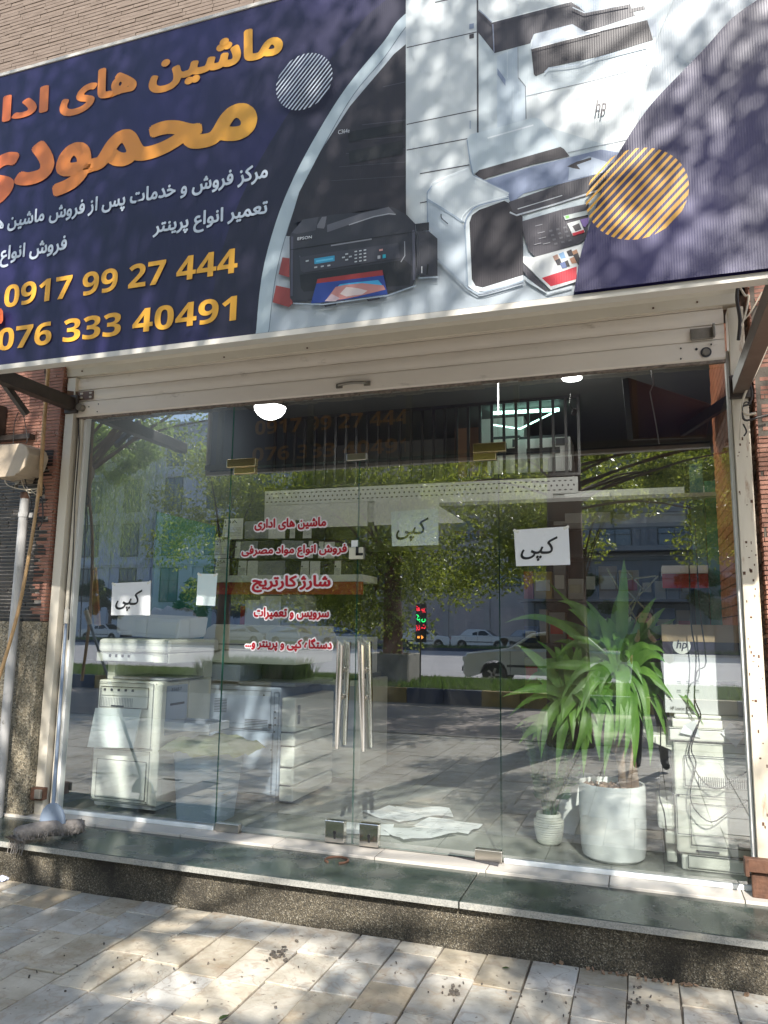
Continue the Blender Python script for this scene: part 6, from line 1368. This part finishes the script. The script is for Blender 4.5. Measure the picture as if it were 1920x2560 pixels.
# ================================================================== STREET (seen mirrored in the glass)
G = np.random.default_rng(11)
def leaves(name, centres, radii, n, size, m, parent, asp=.5, hang=0.0):
    centres = np.array(centres, float); radii = np.array(radii, float); k = len(centres); wts = radii**2; wts /= wts.sum()
    idx = G.choice(k, n, p=wts); d = G.normal(size=(n, 3)); d /= np.linalg.norm(d, axis=1)[:, None]; rr_ = radii[idx]*G.random(n)**.45
    p = centres[idx]+d*rr_[:, None]*np.array([1, 1, .75])
    a = G.normal(size=(n, 3)); a[:, 2] -= hang*2; a /= np.linalg.norm(a, axis=1)[:, None]; b = np.cross(a, G.normal(size=(n, 3))); b /= np.linalg.norm(b, axis=1)[:, None]
    s = size*G.uniform(.6, 1.3, n)[:, None]; u = a*s*.5; v = b*s*.5*asp
    q = np.stack([p-u, p+v, p+u, p-v], 1).reshape(-1, 3); off = ROOT.get(parent.name, Vector()); q -= np.array(off)
    return npmesh(name, q, 4, m, parent)
def tree(name, label, x, y, H, trunk_r, mbark, crown, mleaf, lsize, n, seed, group=None, lean=(0, 0), z0=0., fork=.45, hang=.0, box=False, cl=26, asp=.5, nbr=12, bury=.3):
    rr = random.Random(seed); t = thing(name, label, 'tree', (x, y, z0), group); base = Vector((x, y, z0-bury)); top = Vector((x+lean[0], y+lean[1], z0+H*fork))
    pts = crv([base, base.lerp(top, .35)+Vector((rr.uniform(-.06, .06), rr.uniform(-.06, .06), 0)), base.lerp(top, .7)+Vector((rr.uniform(-.08, .08), 0, 0)), top], 5)
    mb = MB(); n_ = len(pts); rads = [trunk_r*(1.25 if i == 0 else 1.08 if i == 1 else 1-.35*i/n_) for i in range(n_)]; mb.tube(pts, rads, 14)
    (cx, cy, cz_), (rx, ry, rz) = crown; cs = []; rs = []
    for i in range(cl):
        d = Vector((rr.gauss(0, 1), rr.gauss(0, 1), rr.gauss(0, 1))).normalized()*rr.uniform(.35, 1); c = Vector((cx+d.x*rx, cy+d.y*ry, cz_+d.z*rz)); cs.append(tuple(c)); rs.append(min(rx, rz)*rr.uniform(.2, .42))
    tr = mb.build('trunk', mbark, t, smooth=True); mb = MB()
    for i in range(nbr):
        c = Vector(cs[i % cl]); st = pts[rr.randint(int(n_*.6), n_-1)]; md = st.lerp(c, .5)+Vector((0, 0, .12*(c-st).length)); P = crv([st, md, c], 4); mb.tube(P, [max(.006, trunk_r*.17*(1-.9*k/len(P))) for k in range(len(P))], 7)
    mb.build('limbs', mbark, t, smooth=True)
    o = leaves('crown', cs, rs, n, lsize, mleaf, t, asp, hang)
    return t, cs
# big tree at the pavement edge: its crown throws the dappled shade on the sign, step and paving
def clumps(rr, x0, x1, y0, y1, z0, z1, n, r0, r1): return [((rr.uniform(x0, x1), rr.uniform(y0, y1), rr.uniform(z0, z1)), rr.uniform(r0, r1)) for _ in range(n)]
bt, _ = tree('street_tree', 'large thick trunked tree at the edge of the shop pavement, mirrored beside the right notice', -.92, -6.0, 9, .285, WOOD, ((-.6, -6.4, 7.4), (3.6, 1.4, 1.4)), LEAF, .08, 2000, 3, z0=0, fork=.5, cl=30, nbr=22)
rr = random.Random(31); first_c = True
for (bx_, nl) in (((-3.2, 1.0, -7.3, -5.4, 6.8, 8.6, 40, .4, .75), 21000), ((1.0, 3.8, -7.3, -5.4, 6.6, 8.5, 12, .25, .5), 4200), ((-2, 3.2, -7, -5.6, 5.2, 6.7, 11, .25, .45), 3000), ((-2.4, .5, -6.8, -5.6, 3.5, 5.0, 9, .2, .45), 2600), ((.5, 2.3, -6.8, -5.6, 3.3, 4.9, 13, .25, .5), 6500), ((-5.2, -1.8, -7, -5.6, 4.2, 8, 15, .3, .6), 4500), ((.3, 1.3, -7.6, -6.2, 2.9, 4.1, 8, .25, .4), 4200), ((-4.2, 2.4, -9.4, -7.4, 3.7, 5.6, 30, .25, .5), 9000)):
    cc = clumps(rr, *bx_); leaves('crown', [c[0] for c in cc], [c[1] for c in cc], nl, .075, LEAF, bt)
    mb = MB()
    for c in cc[::2]:
        st = Vector((-.9, -6.0, min(4.4, max(3.0, c[0][2]-.6)))); e = Vector(c[0]); mb.tube(crv([st, st.lerp(e, .5)+Vector((0, 0, .15)), e], 3), [.022-.018*k/7 for k in range(7)], 6)
    mb.build('limbs', WOOD, bt, smooth=True)
tree('street_tree', 'unseen tree with wide crown, added at left to shade the left of the shop', -10.2, -6.2, 8, .22, WOOD, ((-5.8, -6.3, 6.4), (3.2, 1.9, 2.0)), LEAF2, .085, 9000, 4, z0=0, fork=.4, cl=30)  # added out of view for its shade on the left wall
tree('street_tree', 'tree at the right pavement edge beyond the photographer', 5.6, -6.4, 8, .25, WOOD, ((5.2, -6.6, 6.4), (2.6, 2.2, 2.0)), LEAF, .085, 9000, 5, z0=0, fork=.4, cl=28)
# tree in a concrete box on the median (dense bright crown in the middle of the reflection)
tree('median_tree', 'bushy yellow green tree in a concrete tub on the median, mirrored in the doors', -5.6, -13.0, 6.2, .26, BARK2, ((-6.2, -13.0, 3.7), (3.4, 1.6, 2.5)), LEAF, .10, 48000, 6, z0=.2, fork=.5, cl=120)
t = thing('tree_tub', 'square concrete tub round the red painted median trunk', 'tub', (-5.6, -13.0, .2)); mb = MB()
for a0, a1, b0, b1 in ((-6.15, -5.05, -12.55, -12.45), (-6.15, -5.05, -13.55, -13.45), (-6.15, -6.05, -13.449, -12.551), (-5.15, -5.05, -13.449, -12.551)): mb.box(a0, a1, b0, b1, .15, .85)
mb.build('tub_wall', CONC, t, bevel=.02)
tree('median_tree', 'leafy tree on the median mirrored behind the lettering', -9.9, -12.6, 6, .2, WOOD, ((-9.8, -12.8, 4.0), (2.3, 1.6, 2.2)), LEAF, .10, 24000, 7, z0=.2, fork=.5, cl=46)
tree('median_tree', 'tree with open crown on the median mirrored above the white car', -1.2, -12.9, 6, .13, WOOD, ((-2.0, -13.0, 4.6), (2.8, 1.6, 1.9)), LEAF, .11, 15000, 8, z0=.2, fork=.5, cl=40)
tree('median_tree', 'slender tree on the median mirrored at the right pane', 3.2, -12.7, 6, .14, WOOD, ((1.8, -12.8, 4.4), (2.8, 1.6, 2.0)), LEAF, .11, 15000, 9, z0=.2, fork=.5, cl=36)
# willow-like pepper tree with hanging strands
wt, cs = tree('willow_tree', 'willow like tree with long hanging strands mirrored at the left of the glass', -14.6, -11.8, 7.5, .18, WOOD, ((-12.7, -11.8, 5.9), (2.2, 1.4, 1.0)), LEAF2, .12, 6000, 10, z0=.2, fork=.75, cl=22, hang=.6)
rr = random.Random(77); Q = []
for i in range(260):
    c = cs[i % len(cs)]; x, y, z = c[0]+rr.gauss(0, .4), c[1]+rr.gauss(0, .35), c[2]+rr.uniform(-.5, .3); Ln = rr.uniform(1.2, 3.0); sx, sy = rr.uniform(-.12, .12), rr.uniform(-.12, .12); k = 0
    while k < Ln:
        px, py, pz = x+sx*k+rr.gauss(0, .05), y+sy*k+rr.gauss(0, .05), z-k; a = rr.uniform(0, 6.28); l = rr.uniform(.09, .17); w_ = .014; dx, dy = math.cos(a)*l*.45, math.sin(a)*l*.45
        Q += [(px, py, pz), (px+dx*.5-dy*w_*4, py+dy*.5+dx*w_*4, pz-l*.5), (px+dx, py+dy, pz-l), (px+dx*.5+dy*w_*4, py+dy*.5-dx*w_*4, pz-l*.5)]; k += .028
off = ROOT[wt.name]; npmesh('hanging_strands', np.array(Q)-np.array(off), 4, LEAF2, wt)
# green signal pole / LED sign
t = thing('led_sign', 'tall thin pole with a black board of glowing red and green characters on the median', 'sign', (-4.62, -12.0, .2))
zz0, zz1 = 1.13, 1.96; MB().tube([(-4.62, -12, .0), (-4.62, -12, 1.98)], .016, 8).build('pole', BSTEEL, t)
MB().box(-4.74, -4.50, -12.05, -12.025, zz0, zz1).build('board', BLACK, t); LR = mat('led_red', (1, .03, .06), emis=2.2); LG = mat('led_green', (.02, 1, .2), emis=2.2); LO = mat('led_orange', (1, .35, .05), emis=2.2)
def backtext(s, x0, x1, z0, z1, y, m, par, persian=True):
    return text(s, x0, x1, z0, z1, y, 'led_characters', m, par, bold=.02, persian=persian, face=1)
for s, m, z0, z1 in (('تعمیر', LR, 1.77, 1.92), ('کپی', LG, 1.55, 1.74), ('پرینت', LR, 1.37, 1.52)):
    o = backtext(s, -4.725, -4.515, z0, z1, -12.02, m, t); 
mb = MB(); mb.add([(-4.55, -12.02, 1.24), (-4.64, -12.02, 1.31), (-4.64, -12.02, 1.17)], [(0, 1, 2)]); mb.add([(-4.64, -12.019, 1.265), (-4.70, -12.019, 1.265), (-4.70, -12.019, 1.215), (-4.64, -12.019, 1.215)], [(0, 1, 2, 3)]); mb.build('led_arrow', LO, t)
for o in list(t.children):   # the board faces the shop (+y): mirror the characters so they read from there
    if o.name.startswith('led_characters'):
        cx = -4.62-ROOT[o.name].x
        for v in o.data.vertices: v.co.x = 2*cx-v.co.x
# ---- cars
def wheel(par, x, y, z, r, side, k):
    mb = MB(); w_ = .2; seg = 20
    prof = [(r*.6, -w_/2), (r*.93, -w_/2), (r, -w_*.35), (r, w_*.35), (r*.93, w_/2), (r*.6, w_/2)]; n0 = 0; mb.lathe(prof, (0, 0, 0), seg); mb.v = [(v[0]+x, v[2]+y, v[1]+z) for v in mb.v]
    o = mb.build('wheel', TYRE, par, smooth=True); mb = MB(); mb.lathe([(r*.12, .0), (r*.55, -.02), (r*.62, .01)], (0, 0, 0), seg); mb.v = [(v[0]+x, side*(v[2]+w_/2+.004)+y, v[1]+z) for v in mb.v]; mb.build('rim', RIMM, o, smooth=True)
    mb = MB()
    for q in range(5): a = q*1.257; mb.beam((x, y+side*(w_/2+.012), z), (x+math.cos(a)*r*.55, y+side*(w_/2+.012), z+math.sin(a)*r*.55), .05, .02, up=(0, 1, 0))
    mb.build('spokes', GREY, o)
def car(label, x, y, z, m, flip=1, hatch=False, group=None, L_=4.2, rz=0):
    t = thing('parked_car', label, 'car', (x, y, z), group); W = 1.66; H = 1.4
    low = [(-2.1, .32), (-2.08, .62), (-2.0, .84), (-1.35, .92), (-.9, .95), (1.2, .95), (1.75, .93) if not hatch else (1.75, .97), (2.03, .9), (2.1, .6), (2.07, .32)]
    ar = lambda cx: [(cx+.36*math.cos(a), .31+.36*math.sin(a)) for a in [R(180-20*i) for i in range(10)]]
    prof = [(-2.08, .2)]+[(px, max(pz, .2)) for px, pz in []]
    loop = low[:]; bot = [(2.0, .2)]+[(p[0], max(p[1], .2)) for p in ar(1.28)[::-1]]+[(p[0], max(p[1], .2)) for p in ar(-1.3)[::-1]]+[(-2.0, .2)]
    pl_ = low+bot; nY = [(-W/2, .0), (-W/2+.03, 0)]
    mb = MB(); sec = [(-W/2, .94), (-W/2+.05, 1), (W/2-.05, 1), (W/2, .94)]; V = []
    for yy, s_ in sec: V.append([(flip*px*(1 if s_ == 1 else .985), yy, (pz if pz < .7 else .7+(pz-.7)*(1 if s_ == 1 else .82))) for px, pz in pl_])
    n = len(pl_); vs = [p for r_ in V for p in r_]; fs = [(i*n+k, i*n+(k+1) % n, (i+1)*n+(k+1) % n, (i+1)*n+k) for i in range(3) for k in range(n)]+[tuple(range(n)), tuple(range(3*n, 4*n))]
    mb.add(vs, fs); o = mb.build('body', m, t, local=True); 
    cab = [(-.98, .93), (-.35, 1.36), (.1, 1.41), (.95, 1.39), (1.45, .96)] if not hatch else [(-.98, .93), (-.35, 1.38), (.1, 1.44), (1.3, 1.40), (1.9, .98)]
    if hatch: cab[-1] = (1.95, .95)
    mb = MB(); A = [(flip*px, -W/2+.06+(.14 if pz > 1.2 else 0), pz) for px, pz in cab]; B_ = [(flip*px, W/2-.06-(.14 if pz > 1.2 else 0), pz) for px, pz in cab]; mb.hexa(A, B_); cb = mb.build('cabin', m, t, local=True, bevel=.03)
    for sd in (-1, 1):
        yw_ = lambda pz: sd*(W/2-.06-(pz-.93)/.3*.14*(1 if pz < 1.25 else 1)+.008) 
        for pts in ([(-.78, .98), (-.30, 1.30), (.12, 1.33), (.12, .98)], [(.18, .98), (.18, 1.33), (.88, 1.31), (1.18, .98)] if not hatch else [(.18, .98), (.18, 1.33), (1.1, 1.32), (1.5, .99)]):
            P_ = [(flip*px, sd*(W/2-.06-max(0, min(1, (pz-.93)/.43))*.14+.006), pz) for px, pz in pts]; Q_ = [(p[0], p[1]-sd*.01, p[2]) for p in P_]; MB().hexa(P_, Q_).build('side_window', CGL, t, local=True)
        for wx in (-1.3, 1.28): wheel(t, 0, 0, 0, .30, sd, 0) if False else None
    for nm, pts in (('windscreen', [(-.93, .975), (-.40, 1.335)]), ('rear_window', [(cab[-1][0]-.05, 1.0), (cab[-2][0]+.04, 1.36)])):
        (ax_, az), (bx_, bz_) = pts; o_ = .012 if nm == 'windscreen' else -.012
        MB().add([(flip*(ax_-o_), -W/2+.14, az+.01), (flip*(ax_-o_), W/2-.14, az+.01), (flip*(bx_-o_), W/2-.26, bz_+.012), (flip*(bx_-o_), -W/2+.26, bz_+.012)], [(0, 1, 2, 3)]).build(nm, CGL, t, local=True)
    for sd in (-1, 1):
        MB().box(*sorted((flip*-2.115, flip*-2.02)), *sorted((sd*.5, sd*.80)), .62, .75).build('headlight', LGT, t, local=True, bevel=.02); MB().box(*sorted((flip*2.03, flip*2.112)), *sorted((sd*.52, sd*.80)), .66, .84).build('tail_light', TLG, t, local=True, bevel=.02)
        MB().box(*sorted((flip*-.72, flip*-.58)), *sorted((sd*(W/2-.04), sd*(W/2+.13))), .95, 1.05).build('mirror', m, t, local=True, bevel=.02)
        MB().box(*sorted((flip*-.95, flip*.97)), *sorted((sd*(W/2+.0), sd*(W/2+.012))), .50, .56).build('rub_strip', BLACK, t, local=True)
        mb = MB()
        for xx_ in (-.86, .15, .98): mb.box(flip*xx_-.006, flip*xx_+.006, *sorted((sd*(W/2-.002), sd*(W/2+.003))), .3, .92)
        mb.build('door_seam', BLACK, t, local=True)
        for wx in (-1.3, 1.28):
            mb = MB(); r_ = .30; seg = 22; mb.lathe([(r_*.58, -.1), (r_*.93, -.1), (r_, -.07), (r_, .07), (r_*.93, .1), (r_*.58, .1)], (0, 0, 0), seg); mb.v = [(v[0]+flip*wx, v[2]+sd*(W/2-.12), v[1]+.30) for v in mb.v]; wo = mb.build('wheel', TYRE, t, local=True, smooth=True)
            mb = MB()
            for q in range(5): a = q*1.257; mb.beam((flip*wx, sd*(W/2-.015), .30), (flip*wx+math.cos(a)*r_*.58, sd*(W/2-.015), .30+math.sin(a)*r_*.58), .06, .02, up=(0, 1, 0))
            mb.lathe([(.0, 0), (.0, 0)], (0, 0, 0), 3) if False else None
            mb.build('rim', RIMM, wo, local=True)
    MB().box(*sorted((flip*-2.14, flip*-2.05)), -.74, .74, .36, .50).build('bumper', BLACK, t, local=True, bevel=.02); MB().box(*sorted((flip*2.05, flip*2.14)), -.74, .74, .36, .50).build('bumper', BLACK, t, local=True, bevel=.02)
    t.rotation_euler = (0, 0, rz); return t
def rx(px, py, Z=0.): p = onZ(px, py, Z); return p.x, -p.y
x, y = rx(1235, 1712); car('white saloon car on the main road, mirrored behind the yucca leaves', x+1.35, -16.4, -.02, CWH, 1)
car('white saloon car further right on the main road, mirrored behind the carton', 5.6, -19.4, -.02, CWH, 1)
for (px, m, h_, lb) in ((738, CBL, True, 'silver blue hatchback, leftmost of the far row of parked cars'), (868, CBL, True, 'silver blue hatchback left of the median trunk in the far row'), (1060, CWH, False, 'white saloon car right of the lit sign in the far row'), (1205, CWH, False, 'white saloon car, rightmost of the far parked row'), (262, CWH, False, 'white saloon car parked at the far left, mirrored over the left copier'), (610, CGR, True, 'grey hatchback parked far behind the second copier'), (1330, CGR, False, 'grey saloon far behind the white car')):
    p = onY(px, 1600, 49.5); car(lb, p.x, -49.5, -.02, m, -1, h_, 'cars parked across the main road')
# motorbike-like? (left out) ; buildings opposite
def facade(name, label, x0, x1, y, H, m, cols, rows, ww, wh, zb, group=None, ground=None, cornice=True):
    t = thing(name, label, 'building', ((x0+x1)/2, y, 0), group); MB().box(x0, x1, y-12, y, 0, H).build('wall', m, t)
    if cornice:
        for z in [zb-.9+r_*(H-zb)/rows for r_ in range(1, rows+1)]+[H-.3]:
            MB().box(x0-.1, x1+.1, y+.001, y+.35, z, z+.18).build('cornice', m, t); MB().box(x0-.1, x1+.1, y+.001, y+.22, z-.22, z-.002).build('cornice', m, t)
    sp_ = (x1-x0)/cols; proto = None
    for r_ in range(rows):
        for c_ in range(cols):
            cx = x0+sp_*(c_+.5); z0 = zb+r_*(H-zb)/rows
            if proto is None:
                fm_ = MB(); fm_.box(-ww/2, ww/2, 0, .06, 0, .08); fm_.box(-ww/2, ww/2, 0, .06, wh-.08, wh); fm_.box(-ww/2, -ww/2+.08, 0, .06, .08, wh-.08); fm_.box(ww/2-.08, ww/2, 0, .06, .08, wh-.08); fm_.box(-.03, .03, .0, .05, .08, wh-.08); fm_.box(-ww/2+.08, ww/2-.08, .0, .05, wh*.62, wh*.62+.06)
                wo = fm_.build('window', WFR, t, local=True); pn = MB().box(-ww/2+.08, ww/2-.08, .0, .02, .08, wh-.08).build('pane', WPN, wo, local=True); proto = (wo, pn)
            else:
                wo = proto[0].copy(); COL.objects.link(wo); wo.parent = t; pn = proto[1].copy(); COL.objects.link(pn); pn.parent = wo
            wo.location = (cx-(x0+x1)/2, .002, z0)
    if cornice:
        for c_ in range(cols+1): xx_ = x0+sp_*c_; MB().box(xx_-.25, xx_+.25, y+.001, y+.16, 0, H-.6).build('pilaster', m, t)
    return t
facade('office_building', 'pale blue grey stone building with tall dark windows and cornices across the road', -62, -27.5, -61, 22, BLD, 7, 4, 2.1, 3.4, 3.6)
b2 = facade('shop_building', 'pinkish building with ribbed metal shutters across the road', -27, -9, -60.5, 17, BLD2, 5, 3, 2.2, 1.9, 5.0)
for i in range(5):
    x = -26+i*3.5; sh_ = MB().box(x, x+2.9, -60.49, -60.44, .1, 3.2).build('metal_shutter', mat('pink_shutter', (.50, .42, .42), .5), b2); mb = MB()
    for k in range(14): mb.box(x+.05+k*.2, x+.15+k*.2, -60.439, -60.41, .1, 3.2)
    mb.build('ribs', MATS['pink_shutter'], sh_)
b3 = facade('concrete_building', 'dull grey building with balconies across the road at right', -8.8, 14, -60.2, 19, BLD3, 5, 4, 2.6, 1.5, 4.6)
MB().box(-8.8, 14, -60.2, -58.6, 3.7, 4.1).build('balcony', BLD3, b3); MB().box(-8.8, 14, -60.2, -58.6, 7.7, 8.1).build('balcony', BLD3, b3)
facade('plain_building', 'plain building far right across the road', 14.5, 46, -61, 14, BLD2, 7, 3, 1.8, 1.6, 3)
for i, (x, y, H, rx_, lb) in enumerate(((-46, -54, 6, 5, 'dark round tree in front of the stone building, far left'), (-35, -54.5, 6.2, 5, 'dark round tree in front of the stone building, right one'), (-24, -55, 7, 3.4, 'dark street tree before the pinkish building'), (-4.5, -54.5, 6.5, 3, 'small crooked tree behind the far white car'), (6, -54, 7, 3.5, 'dark tree at right across the road'))):
    tree('far_tree', lb, x, y, H, .18, WOOD, ((x, y, H*.62), (rx_, 2, H*.33)), LEAF3, .26, 7000, 50+i, group='trees across the main road', z0=.08, fork=.5, cl=18, nbr=6)
# ---- the photographer (mirrored in the glass), standing behind the camera and holding the phone
def skin_body(name, m, parent, joints, edges, radii, sub=2):
    me = bpy.data.meshes.new(name); off = ROOT[parent.name]; me.from_pydata([tuple(Vector(j)-off) for j in joints], edges, []); o = bpy.data.objects.new(name, me); COL.objects.link(o); o.parent = parent; ROOT[o.name] = off
    sm = o.modifiers.new('skin', 'SKIN'); lay = me.skin_vertices[0].data
    for i, r_ in enumerate(radii): lay[i].radius = r_ if isinstance(r_, tuple) else (r_, r_)
    lay[0].use_root = True; sb = o.modifiers.new('sub', 'SUBSURF'); sb.levels = sub; sb.render_levels = sub; sm.use_smooth_shade = True; me.materials.append(m); return o
px_, py_ = .02, -4.62
pe = thing('person', 'person in dark clothes standing on the pavement photographing the shop with a raised phone', 'person', (px_, py_, 0))
X = lambda dx, dy, z: (px_+dx, py_+dy, z)
J = [X(0, 0, .92), X(0, .0, 1.12), X(0, .01, 1.32), X(0, .015, 1.43), X(0, .02, 1.50), X(-.17, .01, 1.37), X(-.24, .10, 1.13), X(-.10, .33, 1.33), X(.17, .01, 1.37), X(.24, .10, 1.13), X(.10, .33, 1.33), X(-.10, 0, .86), X(-.12, .02, .48), X(-.13, -.01, .09), X(.10, 0, .86), X(.13, .02, .48), X(.14, -.01, .09), X(-.14, .13, .05), X(.16, .13, .05)]
E_ = [(0, 1), (1, 2), (2, 3), (3, 4), (2, 5), (5, 6), (6, 7), (2, 8), (8, 9), (9, 10), (0, 11), (11, 12), (12, 13), (0, 14), (14, 15), (15, 16), (13, 17), (16, 18)]
RR = [(.15, .11), (.14, .10), (.15, .105), (.07, .07), (.052, .055), .065, .048, .034, .065, .048, .034, .09, .062, .045, .09, .062, .045, .04, .04]
skin_body('body', CLOTH, pe, J, E_, RR)
# head with face
hd0 = Vector(X(0, .045, 1.585)); bm = bmesh.new(); bmesh.ops.create_uvsphere(bm, u_segments=24, v_segments=18, radius=1)
for v in bm.verts:
    x, y, z = v.co; w_ = .078*(1 if z > -.2 else 1-.32*(-z-.2)); d = .098; h = .118; fy = y*d; 
    if y > .5 and abs(x) < .22 and -.35 < z < .1: fy += .022*(1-abs(x)/.22)      # nose
    if y > .4 and -.62 < z < -.48 and abs(x) < .35: fy += .005                     # lips
    if y > .55 and .0 < z < .22 and .2 < abs(x) < .55: fy -= .007                  # eye sockets
    v.co = (x*w_, fy, z*h)
me = bpy.data.meshes.new('head'); bm.to_mesh(me); bm.free(); me.materials.append(SKIN); me.polygons.foreach_set('use_smooth', [True]*len(me.polygons)); ho = bpy.data.objects.new('head', me); COL.objects.link(ho); ho.parent = pe; ho.location = hd0-ROOT[pe.name]; ROOT[ho.name] = hd0
for sx in (-1, 1):
    mb = MB(); mb.lathe([(.001, -.011), (.009, -.006), (.011, 0), (.009, .006), (.001, .011)], hd0+Vector((sx*.030, .088, .012)), 10); mb.build('eye', BLACK, ho, smooth=True)
    mb = MB(); mb.lathe([(.002, -.032), (.012, -.02), (.015, .01), (.004, .03)], hd0+Vector((sx*.082, -.005, 0)), 10); mb.build('ear', SKIN, ho, smooth=True)
bm = bmesh.new(); bmesh.ops.create_uvsphere(bm, u_segments=20, v_segments=14, radius=1); 
for v in bm.verts: x, y, z = v.co; v.co = (x*.090, y*.108-.014, max(z, -.55+(.9 if y > .35 else 0)*1)*.128+.012)
me = bpy.data.meshes.new('hair'); bm.to_mesh(me); bm.free(); me.materials.append(HAIR); me.polygons.foreach_set('use_smooth', [True]*len(me.polygons)); o = bpy.data.objects.new('hair', me); COL.objects.link(o); o.parent = ho; ROOT[o.name] = hd0
# hands closing on the phone edges
ph = Vector((0, -4.235, 1.452))
for sx in (-1, 1):
    wr = Vector(X(sx*.10, .33, 1.33)); pm_ = Vector((sx*.052, -4.262, 1.40)); Jh = [wr, wr.lerp(pm_, .55), pm_]; Eh = [(0, 1), (1, 2)]; Rh = [.026, .030, .024]
    for k in range(4):
        b_i = len(Jh); z = 1.388+k*.020; Jh += [Vector((sx*.050, -4.258, z)), Vector((sx*.058, -4.232, z+.004)), Vector((sx*.046, -4.214-.0, z+.006))]; Eh += [(2, b_i), (b_i, b_i+1), (b_i+1, b_i+2)]; Rh += [.010, .009, .007+.0005*k]
    b_i = len(Jh); Jh += [Vector((sx*.045, -4.272, 1.412)), Vector((sx*.024, -4.262, 1.44))]; Eh += [(2, b_i), (b_i, b_i+1)]; Rh += [.012, .009]
    skin_body('hand', SKIN, pe, Jh, Eh, Rh, 1)
phn = thing('phone', 'dark phone held upright in both hands of the person', 'phone', (0, -4.24, 1.4)); MB().box(-.038, .038, -4.243, -4.235, 1.375, 1.535).build('case', BLACK, phn, bevel=.003); MB().box(-.035, .035, -4.2445, -4.2435, 1.38, 1.53).build('screen', mat('phone_screen', (.35, .4, .45), .1, emis=.6), phn)
